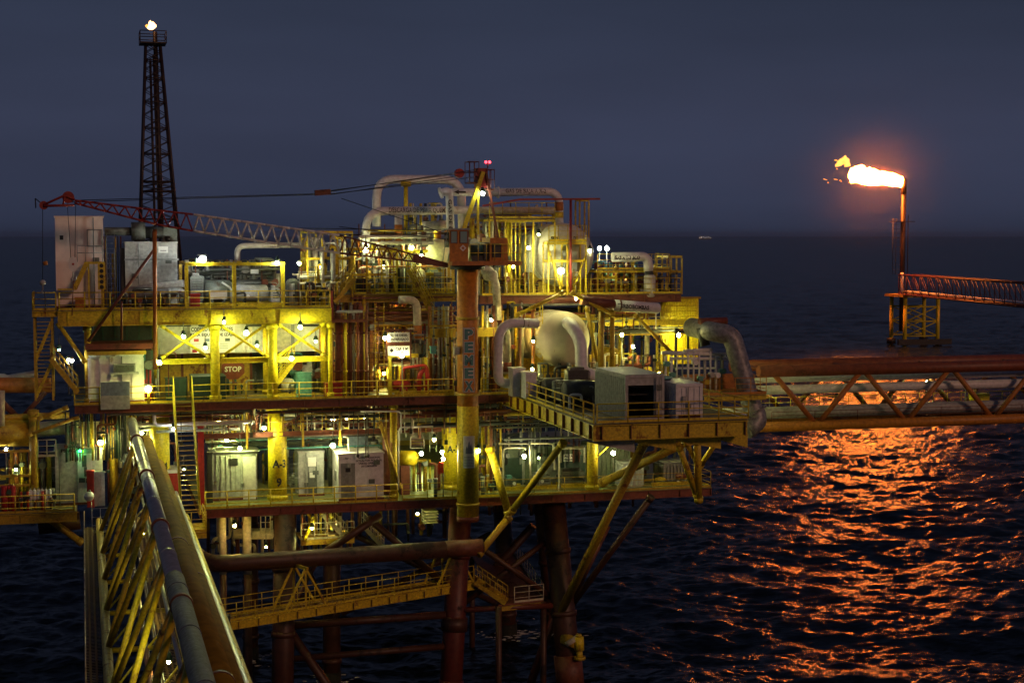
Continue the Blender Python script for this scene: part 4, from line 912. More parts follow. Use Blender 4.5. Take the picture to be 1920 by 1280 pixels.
board('small pale plate on the dark engine', 394, 544, 426, 561, 105.2, ['']); crate('red box at the foot of the portal frame', B(357, 553, 375, 575, 105, .8, zU), 'red', 'fire_box'); crate('orange red chest behind the railing near the duct house', B(141, 560, 160, 577, 105, .8, zU), 'orange', 'chest')
pipe('dark elbow exhaust beside the right portal post', [P(538, 573, 107), P(541, 527, 107), P(556, 527, 107), P(556, 560, 107)], .2, 'machine')
pipe('white stand pipe running level over the engines behind', [P(445, 500, 112), P(445, 461, 112), P(602, 459, 112)], .2, 'white', group='white pipes of the upper deck')
pipe('white upright pipe with rounded top by the post lamp', [P(586, 556, 107), P(584, 524, 107), P(592, 518, 107)], .17, 'white', group='white pipes of the upper deck')
board('yellow box lid on the deck edge', 483, 569, 511, 578, 103.4, [''], 'bright_yellow', cat='plate', name='kick_panel')
manifold('white and yellow pipes under the boom end', 570, 650, 109, zU, zU + 4.5, 18, ['white', 'yellow', 'cream', 'grey', 'dull_yellow'], 25, r=(.05, .16))
manifold('tall pale pipes beside the yellow ladder frame', 596, 640, 106.5, zU, zU + 3.9, 9, ['white', 'light_grey', 'yellow'], 26, r=(.08, .17))
runs('short pipe runs at the right end of the left deck', 556, 650, 106, zU + .3, zU + 2.2, 9, ['white', 'yellow', 'grey', 'cream', 'rust'], 27)
# stair tower far left
sx0, sx1 = xp(62, YF + .6, 640), xp(98, YF + .6, 640)
t = thing('stair_tower', 'open yellow stair tower hanging under the balcony at far left', 'stair tower', (sx0, YF + .6, zM + .3))
for x in (sx0 + .1, sx1):
    for y in (YF + .6, YF + 3.2): obj('post', MB().beam((x, y, zM + .3), (x, y, zU - .4), .13, .13), 'dull_yellow', t)
m = MB(); z = zM + .9
while z < zU - .5: m.beam((sx0 + .1, YF + .7, z), (sx1, YF + .7, z), .04, .04); z += .24
obj('treads', m, 'dull_yellow', t)
for a_, b_ in ((0, .45), (.45, .95)): obj('stringer', MB().beam((sx0 + .1, YF + .62, zM + .5 + 5 * a_), (sx1, YF + .62, zM + .5 + 5 * b_), .05, .2), 'yellow', t)
stair('lower stair flight left of the white hut', P(95, 672, YF + .4), P(146, 735, YF + .4), .9, 'dull_yellow', step=.26)
brace('yellow knee brace under the left end of the upper deck', P(108, 605, YF + .4), P(160, 680, YF + .4), .13, 'yellow', group='crossed braces')

# ================================================================ LEFT SIDE: LIFTING FRAME, HUT
t = thing('boom_rest', 'brown lifting post with long diagonal strut before the filter house', 'post', P(290, 700, 102.4))
obj('post', MB().tube(P(291, 692, 102.4), P(290, 430, 102.4), .13, 10), 'band', t)
obj('strut', MB().tube(P(289, 468, 102.5), P(165, 640, 102.5), .1, 8), 'rust', t)
obj('outrigger', MB().tube(P(228, 565, 102.5), P(228, 640, 102.5), .07, 6), 'rust', t)
bx = B(160, 643, 290, 656, YF, 4); t = thing('hut_canopy', 'rusty red platform with yellow fascia over the white hut', 'canopy', bx[:3]); obj('slab', MB().box(*bx), 'red_oxide', t)
bx = B(163, 657, 274, 666, YF + .1, 3.6); obj('fascia', MB().box(*bx), 'dull_yellow', t)
bx = B(170, 603, 283, 643, 106.4, .3); t = thing('shadow_panel', 'dark panel painted as the shade of the open bay above the white hut', 'panel', bx[:3]); obj('panel', MB().box(*bx), 'dark', t)  # dark sheet stands in for the shade inside the open bay
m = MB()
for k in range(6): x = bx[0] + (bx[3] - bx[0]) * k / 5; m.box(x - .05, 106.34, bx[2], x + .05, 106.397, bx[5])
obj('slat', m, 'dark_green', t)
bx = B(169, 667, 268, 754, YF + .9, 2.6, zM); t = cabin('site_hut', 'white ribbed site hut with an air conditioner on its wall', 'hut', bx, 'lilac_white', ribs=.62)
bx = B(213, 682, 254, 699, YF + .35, .45); t = thing('air_conditioner', 'old grey air conditioner unit on the white hut', 'air conditioner', bx[:3]); obj('casing', MB().box(*bx), 'grey', t); obj('shelf', MB().box(bx[0] - .2, bx[1] - .1, bx[2] - .1, bx[3] + .2, bx[4], bx[2] - .003), 'light_grey', t)
obj('grille', MB().box(bx[0] + .1, bx[1] - .03, bx[2] + .08, bx[3] - .1, bx[1] - .002, bx[5] - .08), 'machine', t)
bx = B(189, 715, 243, 768, YF - .25, .1); t = thing('panel_board', 'blue grey upper and pale lower board leaning outside the white hut', 'panel', bx[:3]); zc = (bx[2] + bx[5]) / 2
obj('upper_panel', MB().box(bx[0], bx[1], zc, bx[3], bx[4], bx[5]), 'blue_grey', t); obj('lower_panel', MB().box(bx[0], bx[1], bx[2], bx[3], bx[4], zc - .003), 'light_grey', t)
manifold('dark green bottles and pipes right of the white hut', 271, 288, 105.5, zM, zM + 3.2, 5, ['dark_green', 'dark', 'teal'], 31, r=(.1, .2))
crate('dark green box under the goose neck pipe', B(312, 712, 349, 745, 105.0, 1.4, zM), 'dark_green', 'tool_chest')
crate('large dark green container behind the railing corner', B(360, 707, 423, 752, 104.4, 2.2, zM), 'dark_green', 'tool_chest')
pipe('thin goose neck vent pipe above the dark green box', [P(316, 742, 104.6), P(316, 662, 104.6), P(330, 660, 104.6), P(331, 680, 104.6)], .04, 'rust', bend=.6)
bx = B(299, 655, 470, 752, 111, .2, zM); t = thing('bulkhead', 'brown patched bulkhead behind the green boxes and stop sign', 'wall', bx[:3]); obj('wall', MB().box(*bx), 'dull_yellow', t)
for k in range(5): x = bx[0] + (bx[3] - bx[0]) * k / 4; obj('frame', MB().box(x - .08, 110.85, bx[2], x + .08, 110.997, bx[5]), 'rust', t)
bx = B(471, 655, 622, 752, 112.6, .2, zM); t = thing('bulkhead', 'dark machinery bulkhead behind the pumps under the switch room', 'wall', bx[:3]); obj('wall', MB().box(*bx), 'machine', t)
for k in range(6): x = bx[0] + (bx[3] - bx[0]) * k / 5; obj('frame', MB().box(x - .08, 112.45, bx[2], x + .08, 112.597, bx[5]), 'dull_yellow', t)
# white switch room with boards
bx = B(293, 604, 622, 667, 108.5, 4, zM + 2.75); t = cabin('switch_room', 'long cream white switch room behind the crossed yellow braces', 'room', bx, 'white')
for px0, px1, mt in ((468, 545, 'cream'), (352, 358, 'cream'), (546, 552, 'grey'), (474, 486, 'cream'), (599, 606, 'band')):
    a = P(px0, 655, 108.4); b = P(px1, 608, 108.4); obj('panel', MB().box(a.x, 108.43, a.z, b.x, 108.495, b.z), mt, t)
for px in (335, 485, 580, 395): a = P(px, 612, 108.3); obj('cable_tray', MB().box(a.x - .8, 108.2, a.z, a.x + .8, 108.43, a.z + .12), 'dark', t)
obj('door', MB().box(P(473, 655, 108.4).x, 108.38, bx[2] + .05, P(496, 655, 108.4).x, 108.427, bx[2] + 1.9), 'light_grey', t)
x0, y0, z0, x1, y1, z1 = B(357, 610, 440, 662, 108.2, .06); t = thing('colour_code_board', 'white colour code board with coloured squares behind the braces', 'sign', (x0, y0, z0)); obj('panel', MB().box(x0, y0, z0, x1, y1, z1), 'sign_white', t)
Wd = x1 - x0; Hd = z1 - z0
text('CODIGO DE COLORES', t, (x0 + Wd * .02, y0 - .01, z1 - Hd * .20), XA, ZA, Wd * .94, Hd * .15); text('PARA EQUIPO DE IZAJE', t, (x0 + Wd * .0, y0 - .01, z1 - Hd * .42), XA, ZA, Wd * .98, Hd * .15)
for fx, fz, mt in ((.08, .42, 'red'), (.32, .42, 'blue_grey'), (.78, .42, 'dark_green'), (.04, .02, 'red')): obj('colour_square', MB().box(x0 + Wd * fx, y0 - .02, z0 + Hd * fz, x0 + Wd * (fx + .11), y0 - .003, z0 + Hd * (fz + .11)), mt, t)
for k in range(3):
    for i in range(3): obj('small_print', MB().box(x0 + Wd * (.04 + .3 * i), y0 - .012, z0 + Hd * (.16 + .08 * k), x0 + Wd * (.24 + .3 * i), y0 - .003, z0 + Hd * (.175 + .08 * k)), 'grey', t)
# stop sign
p = P(437, 692, 106.6); t = thing('stop_sign', 'dark red eight sided stop sign in the shade beside the green container', 'sign', p)
m = MB(); n8 = [(math.cos(R(22.5 + 45 * k)), math.sin(R(22.5 + 45 * k))) for k in range(8)]; rr = .72
m.add([(p.x + a * rr * 1.12, p.y, p.z + b * rr) for a, b in n8] + [(p.x + a * rr * 1.12, p.y + .05, p.z + b * rr) for a, b in n8], [tuple(range(8)), tuple(range(15, 7, -1))] + [(k, k + 8, (k + 1) % 8 + 8, (k + 1) % 8) for k in range(8)]); obj('plate', m, 'red_oxide', t)
text('STOP', t, (p.x - .55, p.y - .02, p.z - .17), XA, ZA, 1.1, .36, 'sign_white'); obj('post', MB().tube((p.x, p.y + .1, zM), (p.x, p.y + .1, p.z), .05, 6), 'rust', t)
stair('short yellow stair with handrails beside the stop sign', P(551, 676, 106.0), P(503, 738, 106.0), .9, 'bright_yellow', step=.26)
skid('dark pump skid with pale fittings below the crossed braces', B(520, 700, 590, 750, 105.5, 1.8, zM), 33, 'machine', 'light_grey')
manifold('dark equipment pipes behind the pump skid', 520, 612, 108, zM, zM + 2.6, 16, ['machine', 'dark', 'teal', 'dark_green', 'grey'], 34, r=(.06, .22))
board('pale notice board with emblems above the pump skid', 566, 684, 585, 706, 107.6, ['', ''], 'light_grey')
crate('red chest behind the railing left of the brown riser pipes', B(612, 720, 641, 746, 104.3, 1.1, zM), 'red', 'fire_box')
crate('teal and white switch cabinets by the pump skid', B(556, 700, 584, 740, 105.1, .35, zM), 'teal', 'switch_cabinet')

# ================================================================ CENTRE: RISERS, SIGN, PIPES
rl = ['boom_red', 'rust', 'band', 'bright_yellow', 'rust', 'light_grey', 'red_oxide', 'rust', 'bright_yellow', 'rust', 'red_oxide']
for i, (px, r_) in enumerate(((622, .13), (634, .2), (641, .08), (648, .1), (657, .12), (664, .06), (671, .1), (678, .13), (683, .09), (687, .11))):
    names = ['dark red riser at the end of the braced module', 'thick brown riser next to the dark red one', 'thin orange riser beside the thick brown one', 'yellow riser between brown pipes', 'brown riser in the middle of the riser row', 'thin silvery riser among the brown ones', 'dark red thin riser right of the silvery one', 'brown riser near the slim stair', 'slim yellow riser beside it', 'brown last riser before the stair']
    z1 = P(px, 545 if i == 0 else 585, 104.6).z
    pipe(names[i], [(xp(px, 104.5 + .3 * (i % 3)), 104.5 + .3 * (i % 3), zM), (xp(px, 104.5 + .3 * (i % 3)), 104.5 + .3 * (i % 3), z1)], r_, rl[i], name='riser', group='vertical riser pipes right of the braced module', flanges=((0, .3), (0, .75)))
manifold('dense rusty piping behind the riser row', 625, 700, 107, zM, zU + .6, 24, ['rust', 'band', 'yellow', 'red_oxide', 'light_grey', 'dull_yellow'], 35, r=(.05, .15))
manifold('lit tangle of pipes above the round sign stair', 690, 800, 108.5, zM, zR - .6, 34, ['rust', 'yellow', 'cream', 'band', 'dull_yellow', 'red_oxide'], 36, r=(.05, .17), dY=3)
runs('rusty level pipes above the diesel sign', 640, 860, 106.6, zM + 4.1, zR - .7, 16, ['rust', 'yellow', 'red_oxide', 'cream', 'dull_yellow'], 37, dY=2.6)
runs('level pipes halfway behind the crane column', 700, 940, 107.5, zM + 1.2, zM + 4.0, 14, ['rust', 'cream', 'dull_yellow', 'red_oxide', 'white'], 38, dY=2.6)
cage_ladder('rusty ladder rising left of the diesel sign', xp(699, 104.6), 104.6, zM, zR - .6, .75, 'rust')
cage_ladder('lit ladder behind the rusty one', xp(712, 106.4), 106.4, zM + 1, zR - .6, .6, 'yellow')
t = thing('landing', 'dark caged mid landing above the riser row', 'landing', (xp(626, 104), 104, zR - 1.7)); obj('plate', MB().box(xp(626, 104), 104, zR - 1.72, xp(690, 104), 107, zR - 1.66), 'rust', t); obj('pale_beam', MB().tube((xp(632, 104), 103.95, P(650, 584, 104).z), (xp(680, 104), 103.95, P(650, 584, 104).z), .09, 8), 'light_grey', t)
railing('rusty railing of the mid landing above the riser row', [(xp(626, 104), 104, zR - 1.66), (xp(690, 104), 104, zR - 1.66)], mat='rust', sp=.7, r=.025)
t = thing('diesel_tank_sign', 'pair of white tank boards on a brown frame left of the crane column', 'sign', P(747, 668, 104.2))
for i, (y0_, y1_) in enumerate(((623, 641), (648, 667))):
    a = P(727, y1_, 104.2); b = P(768, y0_, 104.2); obj('panel', MB().box(a.x, 104.2, a.z, b.x, 104.25, b.z), 'sign_white', t)
    w_ = b.x - a.x; h_ = b.z - a.z
    if i == 0: text('TQ. DE DIESEL', t, (a.x + w_ * .06, 104.19, a.z + h_ * .52), XA, ZA, w_ * .86, h_ * .32); text('CENTRIFUGADO', t, (a.x + w_ * .05, 104.19, a.z + h_ * .12), XA, ZA, w_ * .9, h_ * .3)
    else:
        text('CAP. 8 M³', t, (a.x + w_ * .36, 104.19, a.z + h_ * .5), XA, ZA, w_ * .58, h_ * .34)
        cx_, cz_ = a.x + w_ * .18, a.z + h_ * .55; m = MB(); s_ = h_ * .22
        m.add([(cx_ - s_, 104.19, cz_), (cx_, 104.19, cz_ - s_), (cx_ + s_, 104.19, cz_), (cx_, 104.19, cz_ + s_)], [(0, 1, 2, 3)]); obj('diamond', m, 'lettering', t)
a = P(725, 669, 104.3); b = P(770, 620, 104.3); m = MB()
for x in (a.x, (a.x + b.x) / 2, b.x): m.beam((x, 104.32, a.z - .2), (x, 104.32, b.z + .1), .08, .08)
m.beam((a.x, 104.32, b.z), (b.x, 104.32, b.z), .08, .08); m.beam((a.x, 104.32, (a.z + b.z) / 2), (b.x, 104.32, (a.z + b.z) / 2), .08, .2); obj('frame', m, 'rust', t)
pipe('pale pipe with orange bands curving down right of the diesel sign', [P(748, 562, 105.6), P(781, 562, 105.6), P(785, 668, 105.6)], .27, 'cream', bands=((1, .45, .68, 'band'),), bend=1.0, n=18)
pipe('dark elbow below the banded pale pipe', [P(772, 640, 105.2), P(796, 640, 105.2), P(796, 666, 105.2), P(786, 668, 105.2)], .12, 'dark')
for i, (px, r_, mt) in enumerate(((806, .12, 'band'), (812, .07, 'light_grey'), (823, .09, 'light_grey'), (829, .05, 'white'), (838, .16, 'cream'), (846, .1, 'red_oxide'), (905, .1, 'dull_yellow'), (914, .07, 'light_grey'), (925, .14, 'rust'))):
    nm = ['orange brown', 'thin grey', 'second thicker grey', 'slim white', 'broad cream', 'dark red', 'dull ochre', 'narrow grey', 'rusty brown'][i] + (' riser pipe left of the crane column' if px < 880 else ' riser pipe right of the crane column')
    pipe(nm, [(xp(px, 105.5), 105.5, zM), (xp(px, 105.5), 105.5, zR - .8)], r_, mt, name='riser', group='riser pipes beside the crane column', flanges=((0, .4),))
t = thing('hose_reel_stand', 'low yellow frame with red hose reels before the diesel sign', 'frame', (xp(729, 105), 105, zM))
for px in (731, 798): obj('post', MB().beam((xp(px, 105), 105, zM), (xp(px, 105), 105, zM + 2.45), .22, .22), 'bright_yellow', t)
obj('beam', MB().beam((xp(727, 105), 105, zM + 2.6), (xp(784, 105), 105, zM + 2.6), .24, .26), 'bright_yellow', t)
pipe('bright red bent fire pipe under the yellow frame', [P(752, 735, 104.4), P(754, 690, 104.4), P(800, 684, 104.4), P(800, 735, 104.4)], .11, 'red', group='red fire water pipes')
pipe('red fire pipe with curl beside the first', [P(785, 735, 104.6), P(787, 700, 104.6), P(799, 690, 104.6), P(803, 715, 104.6)], .16, 'red', group='red fire water pipes')
skid('dark red fire pump skid under the diesel sign', B(740, 705, 800, 748, 104.9, 1.6, zM), 41, 'red_oxide', 'red')
skid('rusty pump skid left of the crane column', B(806, 712, 850, 748, 105.0, 1.6, zM), 42, 'rust', 'machine')
manifold('red and orange pipework left of the crane column', 800, 858, 106.2, zM, zM + 4.6, 14, ['red_oxide', 'band', 'rust', 'red', 'cream'], 43, r=(.06, .16))
manifold('orange lit pipework right of the crane column', 900, 950, 106.5, zM, zM + 5.4, 14, ['band', 'rust', 'cream', 'yellow', 'dark'], 44, r=(.06, .2))
for i, (px, py) in enumerate(((813, 658), (857, 660))):
    crate(('small teal box painted for the green light left of the crane sign', 'small white box on the crane column edge')[i], B(px - 5, py - 7, px + 5, py + 5, 102.0 if i else 104.0, .3), ('teal', 'light_grey')[i], 'junction_box', 'box')  # first box is teal in place of a small green light
# upper centre stairs
stair('steep stair from the top deck left of the crane column', P(768, 505, 106.5), P(812, 590, 105.9), .8, 'yellow', step=.3)
stair('stair with pale handrails beneath the dark boom', P(660, 522, 106.5), P(622, 566, 106), .8, 'dull_yellow', step=.3)
t = thing('landing', 'dark wide landing behind the crane column between the two decks', 'landing', (xp(800, 105), 105, zR - 2.5)); obj('plate', MB().box(xp(812, 105.5), 105.5, zR - 2.2, xp(862, 105.5), 108, zR - 2.1), 'rust', t); obj('girder', MB().ibeam((xp(806, 105.4), 105.4, zR - 2.6), (xp(940, 105.4), 105.4, zR - 2.6), .2, .6), 'dull_yellow', t)
railing('ochre railing of the landing behind the crane column', [(xp(806, 105.4), 105.3, zR - 2.2), (xp(860, 105.4), 105.3, zR - 2.2)], mat='dull_yellow', sp=.8, r=.025)

# ================================================================ TOP DECK PIPEWORK
CPY = 111.
pipe('big white pipe looping highest over the top deck', [P(706, 425, CPY), P(706, 336, CPY), P(864, 337, CPY), P(867, 430, CPY)], .31, 'lilac_white', bend=1.3, n=20, group='big white pipes of the top deck')
c1 = P(690, 455, 109.5); t = pipe('white lettered pipe bending down at its left end', [P(686, 490, 109.5), P(686, 396, 109.5), P(880, 394, 109.5)], .29, 'lilac_white', bend=1.3, n=20, group='big white pipes of the top deck')
a = P(728, 399.5, 109.5); b = P(833, 399.5, 109.5)
text('DESCARGA DE PSV A QUEM', t, (a.x, 109.5 - .31, a.z - .02), XA, ZA, b.x - a.x, .4, curve=.32, off=.01)
pipe('white upright pipe with an orange band under the lettered pipe', [P(747, 402, 109.8), P(747, 490, 109.8)], .27, 'lilac_white', bands=((0, .22, .45, 'band'),), group='big white pipes of the top deck', n=18)
t = pipe('white lettered upright pipe close behind the crane mast', [P(826, 362, 106.8), P(842, 357, 106.8), P(846, 455, 106.8)], .27, 'lilac_white', bend=.7, n=18, group='big white pipes of the top deck', flanges=((0, .02),))
a = P(838, 374, 106.5); text('GAS DE BAJA', t, (a.x, 106.5, a.z), V((0.03, 0, -1)), XA, 2.9, .36, curve=.32, off=.02)
t = pipe('white pipe with a black arrow behind the crane mast', [P(846, 360, 108.6), P(905, 361, 108.6)], .28, 'lilac_white', n=18, group='big white pipes of the top deck')
a = P(851, 360, 108.3); m = MB(); m.add([(a.x, 108.29, a.z), (a.x + .35, 108.29, a.z + .16), (a.x + .35, 108.29, a.z + .06), (a.x + .85, 108.29, a.z + .06), (a.x + .85, 108.29, a.z - .06), (a.x + .35, 108.29, a.z - .06), (a.x + .35, 108.29, a.z - .16)], [(0, 6, 5, 2, 1), (2, 5, 4, 3)]); obj('arrow', m, 'lettering', t)
t = pipe('white lettered pipe right of the mast bending down to the vessel', [P(905, 361, 111), P(1048, 359, 111), P(1049, 425, 111)], .29, 'lilac_white', bend=.9, n=20, bands=((1, .3, .55, 'band'), (1, .58, .75, 'yellow')), group='big white pipes of the top deck', flanges=((0, .2),))
a = P(946, 364, 111); text('GAS DE BAJA A R-2', t, (a.x, 110.7, a.z), XA, ZA, 3.0, .38, curve=.32, off=.015)
pipe('level cream pipe under the lettered pipes', [P(880, 394, 110), P(1040, 394, 110)], .24, 'cream', n=16)
pipe('stout cream duct running into the left valve group', [P(795, 425, 108.5), P(850, 422, 108.5)], .36, 'cream', n=16)
t = thing('pipe_support', 'yellow upright supporting the highest white pipe', 'support', P(761, 490, 110.9)); obj('post', MB().tube(P(761, 440, 110.9), P(761, 346, 110.9), .15, 10), 'bright_yellow', t); obj('saddle', MB().tube(P(752, 345, 110.6), P(770, 345, 110.6), .18, 8), 'yellow', t)
manifold('crowded yellow and white pipes under the big pipes', 670, 760, 109, zR, zR + 3.6, 26, ['white', 'yellow', 'cream', 'dull_yellow', 'grey', 'band'], 51, r=(.05, .19), dY=3)
manifold('crowded pipes and valves left of the crane cab', 755, 850, 110, zR, zR + 4.6, 30, ['white', 'yellow', 'cream', 'rust', 'grey', 'band'], 52, r=(.05, .18), dY=3)
runs('level pipes and trays left of the crane cab', 668, 850, 108.4, zR + .5, zR + 4.4, 20, ['yellow', 'cream', 'rust', 'white', 'band'], 53, dY=3)
manifold('rusty piping behind the crane machinery house', 880, 960, 110, zR - .2, zR + 5.2, 24, ['rust', 'cream', 'yellow', 'white', 'dull_yellow', 'dark'], 54, r=(.05, .2), dY=3)
vessel('small pale green lit vessel behind the crane cab', (P(828, 480, 109.5).x, 109.5, P(828, 476, 109.5).z), (0, 1, 0), 1.05, 5, 'cream', zb=zR, group='horizontal vessels')
vessel('white drum lying under the boom heel', P(690, 470, 112), (0, 1, 0), .85, 4, 'white', zb=zR, group='horizontal vessels')
vessel('cream round ended drum lying behind the top railing', P(700, 520, 109), (1, 0, 0), .55, 3.4, 'cream', zb=zR, group='horizontal vessels')
vessel('pale valve drum right of the crane column top', P(924, 517, 105.8), (0, 1, 0), .38, 1.4, 'cream', zb=None, seams=1)
pipe('cream bent duct below the pale valve drum', [P(903, 507, 106), P(918, 505, 106), P(930, 530, 106), P(934, 600, 106)], .28, 'cream')
skid('pale compressor parts behind the top railing', B(770, 500, 848, 548, 109, 2, zR), 55, 'cream', 'grey')
bx = B(668, 525, 688, 545, 107.6, .6, zR); crate('dark blue box on the top deck by the railing', bx, 'black', 'equipment_box')
def frame(label, px0, px1, py0, Y0, Y1, zb, mat='yellow', levels=(), posts=3, cat='frame'):
    xa, xb = xp(px0, Y0), xp(px1, Y0); zt = P(px0, py0, Y0).z; t = thing('steel_frame', label, cat, (xa, Y0, zb), 'yellow steel frames of the top deck')
    for k in range(posts):
        x = xa + (xb - xa) * k / (posts - 1)
        for Y in (Y0, Y1): obj('post', MB().beam((x, Y, zb), (x, Y, zt), .1, .1), mat, t)
    for z in (zt, *levels):
        for Y in (Y0, Y1): obj('beam', MB().beam((xa, Y, z + .1), (xb, Y, z + .1), .1, .16), mat, t)
        for x in (xa, xb): obj('tie', MB().beam((x, Y0 + .08, z + .1), (x, Y1 - .08, z + .1), .12, .16), mat, t)
    return t, xa, xb, zt
t, xa, xb, zt = frame('yellow gallery frame left of the large vessel', 918, 1040, 416, 108.6, 112, zR - .2, posts=4); obj('floor', MB().box(xa, 108.7, zt + .21, xb, 111.9, zt + .25), 'deck', t)
railing('railing of the gallery above the large vessel', [(xa, 108.6, zt + .25), (xb, 108.6, zt + .25)], sp=.9, r=.025)
t, xa, xb, zt = frame('yellow access frame in front of the large vessel', 1028, 1098, 459, 107.3, 108.6, zR - .2, posts=3, levels=(P(1050, 492, 107.3).z,)); obj('floor', MB().box(xa, 107.2, zt + .21, xb, 108.6, zt + .25), 'yellow', t)
railing('railing of the access frame before the large vessel', [(xa, 107.2, zt + .25), (xb, 107.2, zt + .25), (xb, 108.5, zt + .25)], sp=.7, r=.025)
brace('slanting yellow strut of the vessel access frame', P(1030, 470, 107.2), P(1052, 545, 107.2), .06, 'yellow', group='crossed braces'); brace('second slanting strut of the vessel access frame', P(1098, 480, 107.2), P(1080, 530, 107.2), .05, 'yellow', group='crossed braces')
t, xa, xb, zt = frame('tall thin yellow frame right of the large vessel', 1086, 1103, 378, 110.3, 111.3, zR - .2, 'dull_yellow', posts=2)
t, xa, xb, zt = frame('yellow posts between the cab and the large vessel', 948, 985, 418, 110, 111.6, zR - .2, posts=3)
t, xa, xb, zt = frame('yellow frame at the left above the dark boom', 660, 745, 470, 107.6, 110, zR, posts=4, levels=(zR + 1.2,))
frame('yellow pipe frame above the engine deck end', 578, 662, 438, 107.0, 110, zU, posts=4, levels=(zU + 1.6, zU + 3.0))
frame('yellow frame under the white lettered pipe', 690, 850, 440, 111.5, 114, zR, 'dull_yellow', posts=6, levels=(zR + 1.7,))
cage_ladder('bright ladder on the deck below the large vessel', xp(1082, 107.2), 107.2, zR - .2, P(1082, 505, 107.2).z, .5, 'bright_yellow')
vc = P(1056, 478, 109.6)
t = vessel('large white round ended vessel high on the right', vc, (0, 1, 0), 2.25, 9, 'white', zb=zR - .2, hd=.45, group='large white vessels', seams=5)
for k, (s_, w_) in enumerate((('SEPARADOR DE', 2.0), ('BALANCE R-1', 1.8))):
    text(s_, t, (vc.x - w_ / 2 - .15, vc.y - .86, vc.z + 1.05 - k * .42), XA, V((0, .3, 1)), w_, .28)
t_ = thing('man_hole', 'grey man way cover on the large vessel head', 'hatch', vc + V((0.1, -1.05, -.2))); obj('cover', MB().tube((vc.x + .1, vc.y - 1.35, vc.z - .3), (vc.x + .1, vc.y - .8, vc.z - .3), .45, 18), 'light_grey', t_); obj('box', MB().box(vc.x - .5, vc.y - 1.7, vc.z - 1.2, vc.x + .5, vc.y - 1.37, vc.z + .3), 'grey', t_)
t = thing('monorail', 'dark red hoist beam on a post above the large vessel', 'hoist beam', P(1070, 545, 106.8))
obj('post', MB().tube(P(1070, 548, 106.8), P(1070, 374, 106.8), .09, 8), 'boom_red', t); obj('beam', MB().beam(P(975, 374, 106.8), P(1125, 373, 106.8), .12, .13), 'boom_red', t); obj('arm', MB().beam(P(905, 386, 106.8), P(975, 374, 106.8), .12, .13), 'boom_red', t)
# right top
t, xa, xb, zt = frame('yellow platform frame at the right end of the top deck', 1120, 1254, 512, 109, 112.4, zR - .2, posts=5); obj('floor', MB().box(xa, 109.1, zt + .21, xb, 112.3, zt + .25), 'deck', t)
railing('railing on the right end platform of the top deck', [(xa, 109, zt + .25), (xb, 109, zt + .25), (xb, 112, zt + .25)], sp=1.3, r=.026)
t, xa, xb, zt = frame('outer yellow cage frame at the top deck corner', 1257, 1277, 484, 109, 112, zR - .3, posts=3, levels=(P(1260, 512, 109).z,))
t = pipe('short white lettered pipe bending down at the top deck end', [P(1148, 482, 108.4), P(1214, 481, 108.4), P(1216, 508, 108.4)], .34, 'lilac_white', bend=.9, n=20)
a = P(1152, 487, 108.1); text('GAS A T-3 BCO', t, (a.x, 108.05, a.z), XA, ZA, 1.9, .3, curve=.35)
pipe('dark middle section under the short white pipe', [P(1216, 508, 108.4), P(1219, 523, 108.4)], .3, 'dark'); 
vessel('small white pot valve below the short white pipe', P(1218, 540, 108.4) + ZA * -.5, (0, 0, 1), .42, 1.3, 'white', saddles=False, seams=1)
manifold('brown and yellow pipes at the right end of the top deck', 1112, 1205, 110, zR - .2, zR + 2.0, 22, ['rust', 'yellow', 'red_oxide', 'dull_yellow', 'teal', 'grey'], 56, r=(.05, .18), dY=2)
runs('level brown pipes at the right end of the top deck', 1110, 1250, 109.6, zR + .2, zR + 1.6, 9, ['rust', 'red_oxide', 'white', 'yellow'], 57)
manifold('crowded pipes beneath the large vessel', 930, 1110, 110.5, zR - .2, zR + 1.3, 22, ['rust', 'yellow', 'cream', 'dull_yellow', 'grey'], 58, r=(.05, .15), dY=3)

# ================================================================ RIGHT: LOWER VESSEL, WALLS
vc = P(1055, 636, 105.4)
t = vessel('large pale round vessel on a yellow cradle behind the containers', vc, (0, 1, 0), 1.92, 9, 'tan', zb=zM, hd=.5, group='large white vessels', seams=5)
text('SEPARADOR', t, (vc.x - .85, vc.y - .75, vc.z - .85), XA, V((0, -.25, 1)), 1.3, .2, 'red_oxide'); text('R-2', t, (vc.x - .5, vc.y - .7, vc.z - 1.1), XA, V((0, -.3, 1)), .6, .2, 'red_oxide')
m = MB(); m.box(vc.x - 1.7, vc.y - .3, zM, vc.x + 1.3, vc.y + .6, zM + .75); obj('cradle', m, 'bright_yellow', t); obj('nozzle', MB().tube((vc.x + .3, vc.y - 1.1, vc.z + .95), (vc.x + .3, vc.y - .2, vc.z + .95), .5, 18), 'cream', t)
a = P(1069, 606, 104.2); pipe('thick white pipe curving from the round vessel down to the filters', [a + YA * .6, P(1070, 607, 103.4), P(1090, 640, 102.6), P(1090, 700, 102.2), P(1126, 706, 102.0)], .44, 'lilac_white', bend=1.6, n=22, group='thick white pipes before the round vessel')
pipe('thick white pipe bent like a bracket left of the round vessel', [P(1008, 606, 103.0) , P(935, 604, 102.6), P(934, 716, 102.6), P(962, 720, 102.6)], .32, 'lilac_white', bend=1.35, n=20, bands=((0, .38, .4, 'dark'),), group='thick white pipes before the round vessel')
pipe('pale vertical duct inside the bracket shaped pipe', [P(950, 700, 106), P(949, 628, 106), P(944, 612, 106)], .34, 'cream', bands=((0, .05, .3, 'rust'),))
vessel('smaller cream vessel glowing behind the round vessel', P(992, 637, 109.0), (0, 1, 0), 1.3, 5, 'cream', zb=zM, group='horizontal vessels')
